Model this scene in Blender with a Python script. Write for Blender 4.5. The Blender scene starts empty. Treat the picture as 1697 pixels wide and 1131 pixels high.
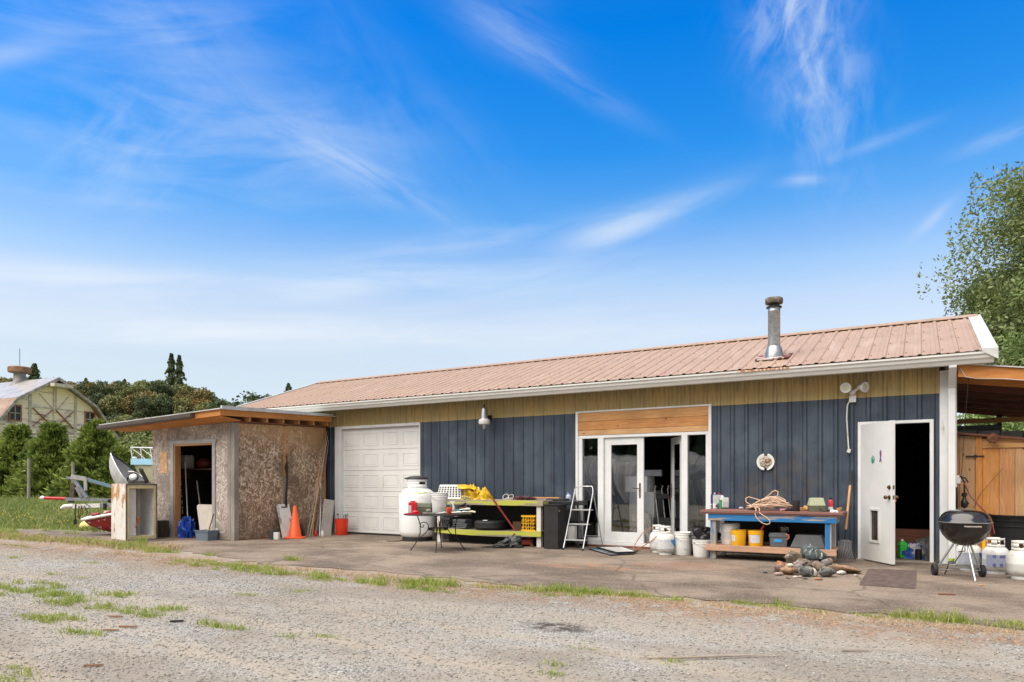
import bpy, math, random
import numpy as np
from mathutils import Vector, Matrix
S = bpy.context.scene
COL = S.collection
R = math.radians
random.seed(7)

# ------------------------------------------------------------------ camera
cam_d = bpy.data.cameras.new('camera')
cam = bpy.data.objects.new('camera', cam_d)
COL.objects.link(cam)
cam.location = (0, -12.08, 1.2)
cam.rotation_euler = (R(90), 0, R(30.43))
cam_d.sensor_width = 36
cam_d.lens = 36 * 1150 / 1697
cam_d.shift_y = (801 - 565.5) / 1697
cam_d.clip_start = 0.1
cam_d.clip_end = 6000
S.camera = cam
S.render.engine = 'CYCLES'
S.view_settings.view_transform = 'Standard'
S.view_settings.look = 'None'
S.view_settings.exposure = 0.74
S.view_settings.gamma = 1
S.render.resolution_x = 1024
S.render.resolution_y = 682
S.cycles.use_denoising = True
S.cycles.max_bounces = 6
S.cycles.transparent_max_bounces = 12

SUN_EL, SUN_AZ = 60, 205       # degrees; azimuth measured from +Y clockwise
sd = bpy.data.lights.new('sun', 'SUN')
sd.energy = 3.7
sd.angle = R(75)
sd.color = (1.0, 0.915, 0.79)
sun = bpy.data.objects.new('sun', sd)
COL.objects.link(sun)
sv = Vector((math.sin(R(SUN_AZ)) * math.cos(R(SUN_EL)), math.cos(R(SUN_AZ)) * math.cos(R(SUN_EL)), math.sin(R(SUN_EL))))
sun.rotation_euler = sv.to_track_quat('Z', 'Y').to_euler()


class NT:
    """small node-graph writer"""
    def __init__(s, tree):
        s.t = tree
    def n(s, typ, **kw):
        o = s.t.nodes.new(typ)
        for k, v in kw.items():
            setattr(o, k, v)
        return o
    def put(s, sock, v):
        if v is None:
            return
        if isinstance(v, bpy.types.NodeSocket):
            s.t.links.new(v, sock)
        else:
            if sock.type == 'RGBA' and not hasattr(v, '__len__'):
                v = (v, v, v, 1)
            if sock.type == 'RGBA' and len(v) == 3:
                v = (*v, 1)
            sock.default_value = v
    def coord(s, k='Object'):
        return s.n('ShaderNodeTexCoord').outputs[k]
    def map(s, v, scale=(1, 1, 1), rot=(0, 0, 0), loc=(0, 0, 0)):
        m = s.n('ShaderNodeMapping')
        s.put(m.inputs['Vector'], v)
        m.inputs['Scale'].default_value = scale
        m.inputs['Rotation'].default_value = rot
        m.inputs['Location'].default_value = loc
        return m.outputs[0]
    def noise(s, v, scale=5, detail=4, rough=.55, dist=0, col=False):
        o = s.n('ShaderNodeTexNoise')
        s.put(o.inputs['Vector'], v)
        o.inputs['Scale'].default_value = scale
        o.inputs['Detail'].default_value = detail
        o.inputs['Roughness'].default_value = rough
        o.inputs['Distortion'].default_value = dist
        return o.outputs['Color' if col else 'Fac']
    def voro(s, v, scale=5, feature='F1', out='Distance', rnd=1):
        o = s.n('ShaderNodeTexVoronoi', feature=feature)
        s.put(o.inputs['Vector'], v)
        o.inputs['Scale'].default_value = scale
        o.inputs['Randomness'].default_value = rnd
        return o.outputs[out]
    def ramp(s, f, stops, mode='LINEAR'):
        o = s.n('ShaderNodeValToRGB')
        s.put(o.inputs[0], f)
        cr = o.color_ramp
        cr.interpolation = mode
        while len(cr.elements) < len(stops):
            cr.elements.new(.5)
        for e, (p, c) in zip(cr.elements, stops):
            e.position = p
            e.color = (c, c, c, 1) if not hasattr(c, '__len__') else (*c[:3], 1)
        return o.outputs[0]
    def mix(s, f, a, b, mode='MIX'):
        o = s.n('ShaderNodeMix', data_type='RGBA', blend_type=mode)
        s.put(o.inputs[0], f)
        s.put(o.inputs[6], a)
        s.put(o.inputs[7], b)
        return o.outputs[2]
    def m(s, op, a, b=None, c=None, clamp=False):
        o = s.n('ShaderNodeMath', operation=op, use_clamp=clamp)
        s.put(o.inputs[0], a)
        if b is not None:
            s.put(o.inputs[1], b)
        if c is not None:
            s.put(o.inputs[2], c)
        return o.outputs[0]
    def vm(s, op, a, b=None):
        o = s.n('ShaderNodeVectorMath', operation=op)
        s.put(o.inputs[0], a)
        if b is not None:
            s.put(o.inputs[1], b)
        return o.outputs[1 if op in ('DOT_PRODUCT', 'LENGTH') else 0]
    def sep(s, v):
        o = s.n('ShaderNodeSeparateXYZ')
        s.put(o.inputs[0], v)
        return o.outputs
    def comb(s, x, y, z):
        o = s.n('ShaderNodeCombineXYZ')
        s.put(o.inputs[0], x); s.put(o.inputs[1], y); s.put(o.inputs[2], z)
        return o.outputs[0]
    def smooth(s, v, a, b):
        o = s.n('ShaderNodeMapRange', interpolation_type='SMOOTHSTEP')
        s.put(o.inputs[0], v)
        o.inputs[1].default_value = a
        o.inputs[2].default_value = b
        return o.outputs[0]
    def bump(s, h, strength=.3, dist=.02, nrm=None):
        o = s.n('ShaderNodeBump')
        s.put(o.inputs['Height'], h)
        o.inputs['Strength'].default_value = strength
        o.inputs['Distance'].default_value = dist
        s.put(o.inputs['Normal'], nrm)
        return o.outputs[0]


# ------------------------------------------------------------------ sky
world = bpy.data.worlds.new('World')
S.world = world
world.use_nodes = True
wt = world.node_tree
wt.nodes.clear()
w = NT(wt)
sky = w.n('ShaderNodeTexSky', sky_type='NISHITA')
sky.sun_disc = False
sky.sun_elevation = R(SUN_EL)
sky.sun_rotation = R(SUN_AZ)
sky.altitude = 50
sky.air_density = 1.0
sky.dust_density = 0.6
sky.ozone_density = 2.0
dirv = w.vm('NORMALIZE', w.coord('Generated'))
dx, dy, dz = w.sep(dirv)
el = w.m('ARCSINE', dz)
az = w.m('ARCTAN2', dx, dy)       # from +Y, clockwise, radians
# deep blue overhead falling to a milky horizon (the air's own colour)
tint = w.ramp(w.m('DIVIDE', el, 1.2), [(0.049, (0.525, 0.500, 0.550)), (0.116, (0.750, 0.610, 0.525)), (0.172, (0.905, 0.715, 0.590)), (0.204, (0.885, 0.740, 0.640)), (0.237, (0.705, 0.725, 0.700)), (0.268, (0.500, 0.645, 0.735)), (0.298, (0.290, 0.590, 0.765)), (0.369, (0.070, 0.495, 0.820)), (0.480, (0.005, 0.430, 0.870)), (0.800, (0.125, 0.375, 0.675))])
base = w.vm('SCALE', w.mix(1.0, sky.outputs[0], tint, 'MULTIPLY'))
base.node.inputs['Scale'].default_value = 1.82


def streak(px, py, length, width, ang, seed, wisp=9.0, thr=.42, soft=.3, stretch=4.0, amt=1.0):
    """a feather of cirrus: centre as azimuth/elevation, size in degrees, long axis tilted by ang"""
    a0, e0 = R(px), R(py)
    u = w.m('MULTIPLY', w.m('SUBTRACT', az, a0), math.cos(e0))
    v = w.m('SUBTRACT', el, e0)
    ca, sa = math.cos(R(ang)), math.sin(R(ang))
    p = w.m('ADD', w.m('MULTIPLY', u, ca), w.m('MULTIPLY', v, sa))
    q = w.m('SUBTRACT', w.m('MULTIPLY', v, ca), w.m('MULTIPLY', u, sa))
    pp = w.m('DIVIDE', p, R(length)); qq = w.m('DIVIDE', q, R(width))
    r2 = w.m('ADD', w.m('MULTIPLY', pp, pp), w.m('MULTIPLY', qq, qq))
    g = w.m('POWER', 2.718, w.m('MULTIPLY', r2, -1.0))
    vec = w.comb(w.m('MULTIPLY', p, wisp / stretch), w.m('MULTIPLY', q, wisp), seed)
    nz = w.noise(vec, 2.2, 6, .56, .5)
    nz = w.smooth(nz, thr + .02, thr + soft + .14)
    return w.m('MULTIPLY', w.m('MULTIPLY', g, nz), amt)


# azimuth / elevation of each cloud as seen over the yard
CL = [(-53.5, 24.6, 11, 4.2, 4, 1.3, 9, .26, .40, 4, .62), (-59.5, 23.2, 4.5, 3.5, 50, 2.7, 13, .32, .34, 2.5, .34), (-43.0, 23.8, 6.5, 1.3, -24, 3.1, 14, .26, .3, 5, .50),
      (-62.0, 19.4, 8, .8, 2, 4.4, 14, .34, .3, 6, .30), (-59.5, 30.2, 8, 1.6, 14, 5.2, 12, .28, .3, 5, .50), (-66.5, 26.6, 3.0, .7, 30, 6.1, 12, .2, .3, 5, .45),
      (-27.5, 31.0, 6.0, .7, -31, 7.9, 14, .22, .35, 7, .42), (-31, 33.6, 4.0, 1.6, -22, 8.4, 14, .28, .3, 5, .34),
      (-8.0, 32.2, 3.0, 2.6, 70, 9.6, 18, .28, .28, 2.0, .85), (-7.0, 28.6, 3.4, 2.4, 105, 10.3, 17, .33, .28, 2.0, .60), (-5.6, 25.4, 4.2, 2.4, 95, 11.8, 15, .32, .3, 2.2, .38),
      (-21.6, 20.0, 4.2, 1.1, 16, 12.1, 14, .22, .3, 4, .75), (-16, 21.6, 4.0, .8, 16, 13.4, 13, .3, .3, 5, .35), (0.9, 18.1, 1.4, .4, 40, 14.2, 16, .26, .3, 3, .40),
      (5.0, 22.2, 2.4, .45, 10, 15.9, 16, .30, .3, 6, .42), (-2.2, 23.6, 2.6, .4, 10, 16.4, 16, .34, .3, 6, .28), (-7.8, 22.0, 1.6, .4, -5, 17.2, 14, .2, .3, 4, .40),
      (-38, 16.2, 15, 1.5, 5, 18.6, 12, .26, .35, 7, .75), (-48, 13.4, 26, 1.6, 3, 28.6, 10, .30, .35, 8, .65), (-36, 19.0, 10, 1.1, 8, 29.1, 12, .30, .35, 6, .40), (-61, 14.0, 11, 1.1, 4, 19.3, 12, .30, .3, 6, .85), (-58, 11, 16, .9, 2, 20.8, 12, .24, .3, 7, .85),
      (-30, 12, 18, 1.8, 2, 21.7, 10, .28, .3, 7, .55), (-55, 29.5, 10, 3.4, -28, 22.9, 7, .30, .5, 3, .30), (-40, 27, 9, 4.0, -45, 23.6, 7, .30, .5, 3, .26)]
dens = None
for c in CL:
    d_ = streak(*c)
    dens = d_ if dens is None else w.m('ADD', dens, d_)
# white cloud cover added out of frame, behind and overhead, for soft neutral fill
fz = w.m('ADD', w.m('MULTIPLY', dx, -.506), w.m('MULTIPLY', dy, .862))
fill_veil = w.m('MAXIMUM', w.smooth(fz, .25, -.35), w.smooth(el, R(40), R(54)))
fill_veil0 = fill_veil
fill_veil = w.m('MULTIPLY', fill_veil, w.smooth(w.noise(dirv, 2.5, 5, .6), .25, .6))
dens = w.m('MINIMUM', w.m('ADD', w.m('MULTIPLY', dens, .78), w.m('MULTIPLY', fill_veil, .88)), .95)
cloud_col = w.mix(w.smooth(el, R(5), R(40)), (5.5, 5.8, 6.1, 1), (3.8, 4.5, 5.6, 1))
cloud_col = w.mix(fill_veil0, cloud_col, (5.4, 5.1, 4.7, 1))
skyc = w.mix(dens, base, cloud_col)
bg = w.n('ShaderNodeBackground')
w.put(bg.inputs[0], skyc)
bg.inputs[1].default_value = 0.10
wo = w.n('ShaderNodeOutputWorld')
wt.links.new(bg.outputs[0], wo.inputs[0])

# ------------------------------------------------------------------ mesh helpers
class MB:
    def __init__(s):
        s.v = []; s.f = []; s.mi = []; s.cur = 0
    def add(s, vs, fs):
        o = len(s.v)
        s.v += [tuple(p) for p in vs]
        s.f += [tuple(i + o for i in f) for f in fs]
        s.mi += [s.cur] * len(fs)
        return s
    def b(s, x0, x1, y0, y1, z0, z1):
        return s.add([(x0, y0, z0), (x1, y0, z0), (x1, y1, z0), (x0, y1, z0), (x0, y0, z1), (x1, y0, z1), (x1, y1, z1), (x0, y1, z1)],
                     [(0, 3, 2, 1), (4, 5, 6, 7), (0, 1, 5, 4), (1, 2, 6, 5), (2, 3, 7, 6), (3, 0, 4, 7)])
    def bx(s, c, sz, rot=(0, 0, 0)):
        M = Matrix.Translation(c) @ (Matrix.Rotation(rot[2], 4, 'Z') @ Matrix.Rotation(rot[1], 4, 'Y') @ Matrix.Rotation(rot[0], 4, 'X'))
        t = MB().b(-sz[0]/2, sz[0]/2, -sz[1]/2, sz[1]/2, -sz[2]/2, sz[2]/2)
        return s.add([M @ Vector(p) for p in t.v], t.f)
    def beam(s, p0, p1, wd, h, up=(0, 0, 1)):
        p0, p1 = Vector(p0), Vector(p1)
        d = (p1 - p0).normalized(); u = Vector(up)
        if abs(d.dot(u)) > .98:
            u = Vector((0, 1, 0))
        a = d.cross(u).normalized(); u = a.cross(d).normalized()
        vs = []
        for p in (p0, p1):
            for sa, su in ((-1, -1), (1, -1), (1, 1), (-1, 1)):
                vs.append(p + a * sa * wd / 2 + u * su * h / 2)
        return s.add(vs, [(0, 1, 2, 3), (7, 6, 5, 4), (0, 4, 5, 1), (1, 5, 6, 2), (2, 6, 7, 3), (3, 7, 4, 0)])
    def tube(s, pts, r, n=8, caps=True):
        pts = [Vector(p) for p in pts]
        k = len(pts)
        rr = r if hasattr(r, '__len__') else [r] * k
        t0 = (pts[1] - pts[0]).normalized()
        a = t0.orthogonal().normalized()
        vs = []
        for i, p in enumerate(pts):
            t = (pts[min(i + 1, k - 1)] - pts[max(i - 1, 0)])
            t = t.normalized() if t.length > 1e-9 else t0
            a = (a - t * a.dot(t))
            a = a.normalized() if a.length > 1e-6 else t.orthogonal().normalized()
            c = t.cross(a)
            for j in range(n):
                q = 2 * math.pi * j / n
                vs.append(p + (a * math.cos(q) + c * math.sin(q)) * rr[i])
        fs = []
        for i in range(k - 1):
            for j in range(n):
                j2 = (j + 1) % n
                fs.append((i*n + j, i*n + j2, (i+1)*n + j2, (i+1)*n + j))
        if caps:
            fs.append(tuple(range(n - 1, -1, -1)))
            fs.append(tuple((k-1)*n + j for j in range(n)))
        return s.add(vs, fs)
    def lathe(s, prof, c=(0, 0, 0), n=24, M=None):
        vs = []; fs = []
        for r, z in prof:
            for j in range(n):
                q = 2 * math.pi * j / n
                p = Vector((r * math.cos(q), r * math.sin(q), z))
                if M is not None:
                    p = M @ p
                vs.append((p[0] + c[0], p[1] + c[1], p[2] + c[2]))
        k = len(prof)
        for i in range(k - 1):
            for j in range(n):
                j2 = (j + 1) % n
                fs.append((i*n + j, i*n + j2, (i+1)*n + j2, (i+1)*n + j))
        if prof[0][0] > 1e-5:
            fs.append(tuple(range(n - 1, -1, -1)))
        if prof[-1][0] > 1e-5:
            fs.append(tuple((k-1)*n + j for j in range(n)))
        return s.add(vs, fs)
    def prism(s, poly, axis, a0, a1):
        """poly of 2-D points; axis = the extruded axis"""
        def P(u, v, a):
            return (a, u, v) if axis == 'x' else ((u, a, v) if axis == 'y' else (u, v, a))
        n = len(poly)
        vs = [P(u, v, a0) for u, v in poly] + [P(u, v, a1) for u, v in poly]
        fs = [tuple(range(n - 1, -1, -1)), tuple(range(n, 2 * n))]
        for i in range(n):
            j = (i + 1) % n
            fs.append((i, j, n + j, n + i))
        return s.add(vs, fs)
    def grid(s, fn, nu, nv):
        vs = [fn(i / nu, j / nv) for j in range(nv + 1) for i in range(nu + 1)]
        fs = [(j*(nu+1) + i, j*(nu+1) + i + 1, (j+1)*(nu+1) + i + 1, (j+1)*(nu+1) + i) for j in range(nv) for i in range(nu)]
        return s.add(vs, fs)
    def ball(s, c, r, sx=1, sy=1, sz=1, n=12, k=8, M=None):
        prof = [(math.sin(math.pi * i / k), -math.cos(math.pi * i / k)) for i in range(k + 1)]
        prof[0] = (1e-6, -1); prof[-1] = (1e-6, 1)
        t = MB().lathe(prof, n=n)
        vs = [Vector((p[0]*r*sx, p[1]*r*sy, p[2]*r*sz)) for p in t.v]
        if M is not None:
            vs = [M @ p for p in vs]
        return s.add([(p[0] + c[0], p[1] + c[1], p[2] + c[2]) for p in vs], t.f)
    def xf(s, M):
        s.v = [tuple(M @ Vector(p)) for p in s.v]
        return s
    def build(s, name, mats, parent=None, smooth=None, bevel=0, solid=0, sub=0, loc=None, rz=0):
        me = bpy.data.meshes.new(name)
        me.from_pydata(s.v, [], s.f)
        if not isinstance(mats, (list, tuple)):
            mats = [mats]
        for m_ in mats:
            me.materials.append(m_)
        if len(mats) > 1:
            me.polygons.foreach_set('material_index', s.mi)
        o = bpy.data.objects.new(name, me)
        COL.objects.link(o)
        if parent is not None:
            o.parent = parent
        if loc is not None:
            o.location = loc
            o.rotation_euler = (0, 0, rz)
        if smooth or sub:
            me.polygons.foreach_set('use_smooth', [True] * len(me.polygons))
            me.set_sharp_from_angle(angle=R(smooth or 60))
        me.update()
        if solid:
            q = o.modifiers.new('solid', 'SOLIDIFY'); q.thickness = solid; q.offset = 0
        if bevel:
            q = o.modifiers.new('bevel', 'BEVEL'); q.width = bevel; q.segments = 2; q.limit_method = 'ANGLE'; q.angle_limit = R(40)
        if sub:
            q = o.modifiers.new('sub', 'SUBSURF'); q.levels = sub; q.render_levels = sub
        return o


def thing(name, label, cat, loc=(0, 0, 0), rz=0, group=None):
    o = bpy.data.objects.new(name, None)
    o.empty_display_size = .2
    COL.objects.link(o)
    o.location = loc
    o.rotation_euler = (0, 0, rz)
    return tag(o, label, cat, group)


def tag(o, label, cat, group=None):
    o['label'] = label; o['category'] = cat
    if group:
        o['group'] = group
    return o


def struct(o, kind='structure', label=None, cat=None):
    o['kind'] = kind
    if label:
        o['label'] = label
    if cat:
        o['category'] = cat
    return o


def copy_tree(o, parent=None):
    c = o.copy()
    COL.objects.link(c)
    if parent is not None:
        c.parent = parent
    for ch in [q for q in bpy.data.objects if q.parent == o]:
        copy_tree(ch, c)
    return c


def fast_mesh(name, verts, faces_n, mat, mi=None, smooth=False):
    """verts: (N,3) array, faces: (M,k) array of equal-sized faces"""
    me = bpy.data.meshes.new(name)
    V = np.asarray(verts, dtype=np.float32); Fc = np.asarray(faces_n, dtype=np.int32)
    me.vertices.add(len(V)); me.vertices.foreach_set('co', V.ravel())
    k = Fc.shape[1]
    me.loops.add(Fc.size); me.loops.foreach_set('vertex_index', Fc.ravel())
    me.polygons.add(len(Fc))
    me.polygons.foreach_set('loop_start', np.arange(0, Fc.size, k, dtype=np.int32))
    me.polygons.foreach_set('loop_total', np.full(len(Fc), k, dtype=np.int32))
    me.update(calc_edges=True)
    for m_ in (mat if isinstance(mat, (list, tuple)) else [mat]):
        me.materials.append(m_)
    return me


def link(name, me, parent=None, loc=(0, 0, 0)):
    o = bpy.data.objects.new(name, me)
    COL.objects.link(o)
    o.location = loc
    if parent is not None:
        o.parent = parent
    return o


# ------------------------------------------------------------------ materials
def newmat(name):
    m_ = bpy.data.materials.new(name)
    m_.use_nodes = True
    m_.node_tree.nodes.clear()
    g = NT(m_.node_tree)
    bs = g.n('ShaderNodeBsdfPrincipled')
    ou = g.n('ShaderNodeOutputMaterial')
    m_.node_tree.links.new(bs.outputs[0], ou.inputs[0])
    return m_, g, bs


def pbr(name, col, rough=.6, metal=0, var=.12, scale=6, bump=.1, bscale=40, bdist=.004, stretch=(1, 1, 1),
        patches=(), col2=None, coat=0, spec=None):
    """base colour with mottling, optional second colour and patches (colour, scale, threshold, softness, stretch)"""
    m_, g, bs = newmat(name)
    co = g.map(g.coord(), stretch)
    n1 = g.noise(co, scale, 5, .6)
    c2 = col2 or tuple(max(0, c * (1 - var * 2.2)) for c in col)
    c = g.mix(g.smooth(n1, .3, .72), col, c2)
    for pt in patches:
        pc, ps, th, so = pt[:4]
        st = pt[4] if len(pt) > 4 else (1, 1, 1)
        pn = g.noise(g.map(g.coord(), st, loc=(ps, 3.1, 7.7)), ps, 6, .62)
        c = g.mix(g.smooth(pn, th, th + so), c, pc)
    g.put(bs.inputs['Base Color'], c)
    bs.inputs['Metallic'].default_value = metal
    rr = g.m('ADD', g.m('MULTIPLY', n1, .18), rough - .09, clamp=True)
    g.put(bs.inputs['Roughness'], rr)
    if coat:
        bs.inputs['Coat Weight'].default_value = coat
        bs.inputs['Coat Roughness'].default_value = .12
    if bump:
        g.put(bs.inputs['Normal'], g.bump(g.noise(co, bscale, 4, .6), bump, bdist))
    return m_


def wood(name, c1, c2, axis='x', knots=True, grey=None, grey_th=.5, planks=0, paint=None, paint_th=.5, scale=1.0):
    """sawn timber with grain along axis; grey weathering and worn paint optional"""
    m_, g, bs = newmat(name)
    st = {'x': (.8, 14, 14), 'y': (14, .8, 14), 'z': (14, 14, .8)}[axis]
    co = g.coord()
    warp = g.vm('ADD', co, g.vm('MULTIPLY', g.noise(co, 2.0, 2, .5, col=True), (.12, .12, .12)))
    v = g.map(warp, tuple(q * scale for q in st))
    n1 = g.noise(v, 3.0, 6, .65, .4)
    c = g.mix(g.smooth(n1, .32, .68), c1, c2)
    n3 = g.noise(co, 1.7, 3, .5)
    c = g.mix(g.m('MULTIPLY', g.smooth(n3, .4, .7), .5), c, tuple(q * .62 for q in c2))
    if knots:
        kd = g.voro(g.map(co, {'x': (1, 2.2, 2.2), 'y': (2.2, 1, 2.2), 'z': (2.2, 2.2, 1)}[axis]), 2.6)
        c = g.mix(g.smooth(kd, .085, .045), c, (.10, .04, .015))
    if grey:
        gn = g.noise(g.map(co, tuple(q * .25 for q in st)), 2.5, 6, .65)
        c = g.mix(g.smooth(gn, grey_th, grey_th + .15), c, grey)
    if paint:
        pn = g.noise(g.map(co, tuple(q * .22 for q in st), loc=(2, 5, 1)), 3.2, 7, .65)
        c = g.mix(g.smooth(pn, paint_th, paint_th + .03), paint, c)
    g.put(bs.inputs['Base Color'], c)
    bs.inputs['Roughness'].default_value = .72
    g.put(bs.inputs['Normal'], g.bump(n1, .3, .004))
    return m_


def osb(name, dark, mid, light, grime=(.10, .075, .06), scale=1.35, weather=None, gold=None, joint=True):
    """pressed strand board: flakes lying in three directions"""
    m_, g, bs = newmat(name)
    x, y, z = g.sep(g.coord())
    u = g.m('ADD', x, g.m('MULTIPLY', y, .97))
    co = g.comb(u, z, g.m('MULTIPLY', y, .0))
    wv = g.vm('ADD', co, g.vm('MULTIPLY', g.noise(co, 14, 2, .5, col=True), (.014, .014, 0)))
    val = None; col = None
    for i, (ang, sx, sy) in enumerate(((.5, 8, 34), (1.75, 7, 26), (2.55, 9, 38), (1.2, 11, 42))):
        vv = g.map(wv, (sx * scale, sy * scale, 1), loc=(i * 3.3, i * 1.7, 0))
        rv = g.map(wv, (1, 1, 1), (0, 0, ang))
        vv = g.map(rv, (sx * scale, sy * scale, 1), loc=(i * 3.3, i * 1.7, 0))
        o = g.n('ShaderNodeTexVoronoi', feature='F1', voronoi_dimensions='2D')
        g.put(o.inputs['Vector'], vv)
        o.inputs['Scale'].default_value = 1
        r_, g_, b_ = g.sep(o.outputs['Color'])
        ht = r_
        if val is None:
            val, col = ht, g_
        else:
            gt = g.m('GREATER_THAN', ht, val)
            col = g.m('ADD', g.m('MULTIPLY', g_, gt), g.m('MULTIPLY', col, g.m('SUBTRACT', 1, gt)))
            val = g.m('MAXIMUM', ht, val)
    c = g.ramp(col, [(0, dark), (.5, mid), (.82, light), (1, tuple(min(1, q * 1.25) for q in light))])
    big = g.noise(co, 1.1, 5, .6)
    c = g.mix(g.m('MULTIPLY', g.smooth(big, .46, .66), .75), c, grime, 'MIX') if weather is None else g.mix(g.m('MULTIPLY', g.smooth(big, .42, .6), .6), c, weather)
    # damp dirt near the foot of the sheet and runs down it
    foot = g.m('MULTIPLY', g.smooth(z, .55, .02), g.smooth(g.noise(co, 6, 4, .6), .3, .6))
    c = g.mix(g.m('MULTIPLY', foot, .75), c, grime)
    if gold:
        c = g.mix(g.m('MULTIPLY', g.smooth(g.m('ADD', z, g.m('MULTIPLY', big, .8)), 2.1, 2.9), .6), c, gold)
    jn = g.m('ABSOLUTE', g.m('SUBTRACT', z, 1.22))
    c = g.mix(g.m('MULTIPLY', g.smooth(jn, .006, .002), .7 if joint else 0.0), c, (.05, .04, .03))
    nl = g.voro(g.comb(g.m('MULTIPLY', u, 1), g.m('MULTIPLY', z, 1), 0), 3.3, rnd=.25)
    c = g.mix(g.smooth(nl, .022, .014), c, (.07, .04, .025))
    runs = g.noise(g.map(co, (7, .5, 1)), 2, 4, .6)
    c = g.mix(g.m('MULTIPLY', g.smooth(runs, .55, .7), .35), c, grime)
    g.put(bs.inputs['Base Color'], c)
    bs.inputs['Roughness'].default_value = .85
    g.put(bs.inputs['Normal'], g.bump(val, .35, .004))
    return m_


def siding(name, col, streakc, stain=None, chalk=None, top_streaks=False, rib_shade=.3):
    m_, g, bs = newmat(name)
    co = g.coord()
    x, y, z = g.sep(co)
    n1 = g.noise(g.map(co, (6, 1, .5)), 2.2, 6, .65)
    c = g.mix(g.smooth(n1, .35, .7), col, streakc)
    n2 = g.noise(co, 1.3, 5, .6)
    if chalk:
        c = g.mix(g.m('MULTIPLY', g.smooth(n2, .42, .62), .7), c, chalk)
    pnl = g.n('ShaderNodeTexWhiteNoise', noise_dimensions='1D')
    g.put(pnl.inputs['W'], g.m('FLOOR', g.m('DIVIDE', x, .2286 * 4)))
    c = g.mix(g.m('MULTIPLY', pnl.outputs[0], .22), c, streakc)
    rb_ = g.m('PINGPONG', g.m('ADD', x, .0), .1143)      # shade line beside each rib, painted into the colour
    gl_ = g.m('MULTIPLY', g.smooth(rb_, .052, .036), g.smooth(rb_, .018, .030))
    c = g.mix(g.m('MULTIPLY', gl_, g.m('ADD', rib_shade, g.m('MULTIPLY', n1, .4 * rib_shade / .3))), c, tuple(q * .38 for q in streakc))
    spl = g.m('MULTIPLY', g.smooth(g.m('ADD', z, g.m('MULTIPLY', g.noise(g.map(co, (2, 1, .3)), 4, 4, .6), .5)), .62, .22), .6)
    c = g.mix(spl, c, (.14, .11, .085))
    sp = g.smooth(g.noise(g.map(co, (1, 1, .5)), 26, 3, .6), .70, .76)
    c = g.mix(g.m('MULTIPLY', sp, .35), c, (.38, .36, .33))
    if top_streaks:      # grey-black vertical streaks, stronger with height
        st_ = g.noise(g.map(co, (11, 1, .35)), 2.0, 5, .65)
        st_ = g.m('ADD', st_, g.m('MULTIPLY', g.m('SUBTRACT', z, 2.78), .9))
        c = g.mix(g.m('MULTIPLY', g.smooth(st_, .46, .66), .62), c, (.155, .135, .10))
    if stain:
        for sx, sz, rr, am in stain:
            d2 = g.m('ADD', g.m('POWER', g.m('ABSOLUTE', g.m('SUBTRACT', x, sx)), 2), g.m('POWER', g.m('MULTIPLY', g.m('ABSOLUTE', g.m('SUBTRACT', z, sz)), .8), 2))
            f = g.m('MULTIPLY', g.smooth(d2, rr * rr, 0), g.smooth(g.noise(co, 5, 5, .65), .35, .62))
            c = g.mix(g.m('MULTIPLY', f, am), c, (.115, .085, .055))
    g.put(bs.inputs['Base Color'], c)
    bs.inputs['Roughness'].default_value = .42
    bs.inputs['Specular IOR Level'].default_value = .35
    g.put(bs.inputs['Normal'], g.bump(g.noise(g.map(co, (3, 3, 1.2)), 2.5, 3, .5), .15, .02))
    return m_


def leafmat(name, c1, c2, c3, rough=.55, trans=.25):
    m_, g, bs = newmat(name)
    gi = g.n('ShaderNodeNewGeometry').outputs['Random Per Island']
    ob = g.n('ShaderNodeObjectInfo').outputs['Random']
    c = g.ramp(g.m('FRACT', g.m('ADD', gi, g.m('MULTIPLY', ob, .0))), [(0, c1), (.5, c2), (1, c3)])
    big = g.noise(g.coord(), .9, 3, .5)
    c = g.mix(g.m('MULTIPLY', g.smooth(big, .4, .65), .45), c, c3)
    g.put(bs.inputs['Base Color'], c)
    bs.inputs['Roughness'].default_value = rough
    tr = g.n('ShaderNodeBsdfTranslucent')
    g.put(tr.inputs[0], c)
    mx = g.n('ShaderNodeMixShader')
    mx.inputs[0].default_value = trans
    m_.node_tree.links.new(bs.outputs[0], mx.inputs[1])
    m_.node_tree.links.new(tr.outputs[0], mx.inputs[2])
    out = [q for q in m_.node_tree.nodes if q.type == 'OUTPUT_MATERIAL'][0]
    m_.node_tree.links.new(mx.outputs[0], out.inputs[0])
    return m_


def glassmat(name, tint=(1, 1, 1), ior=1.5):
    m_ = bpy.data.materials.new(name)
    m_.use_nodes = True
    m_.node_tree.nodes.clear()
    g = NT(m_.node_tree)
    t = g.n('ShaderNodeBsdfTransparent'); t.inputs[0].default_value = (*tint, 1)
    gl = g.n('ShaderNodeBsdfGlossy'); gl.inputs['Roughness'].default_value = .02
    fr = g.n('ShaderNodeFresnel'); fr.inputs[0].default_value = ior
    wob = g.bump(g.noise(g.coord(), 1.6, 2, .5), .12, .02)
    g.put(gl.inputs['Normal'], wob)
    mx = g.n('ShaderNodeMixShader')
    g.put(mx.inputs[0], g.m('MULTIPLY', fr.outputs[0], 2.5, clamp=True))
    L = m_.node_tree.links
    L.new(t.outputs[0], mx.inputs[1]); L.new(gl.outputs[0], mx.inputs[2])
    ou = g.n('ShaderNodeOutputMaterial')
    L.new(mx.outputs[0], ou.inputs[0])
    return m_


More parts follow.
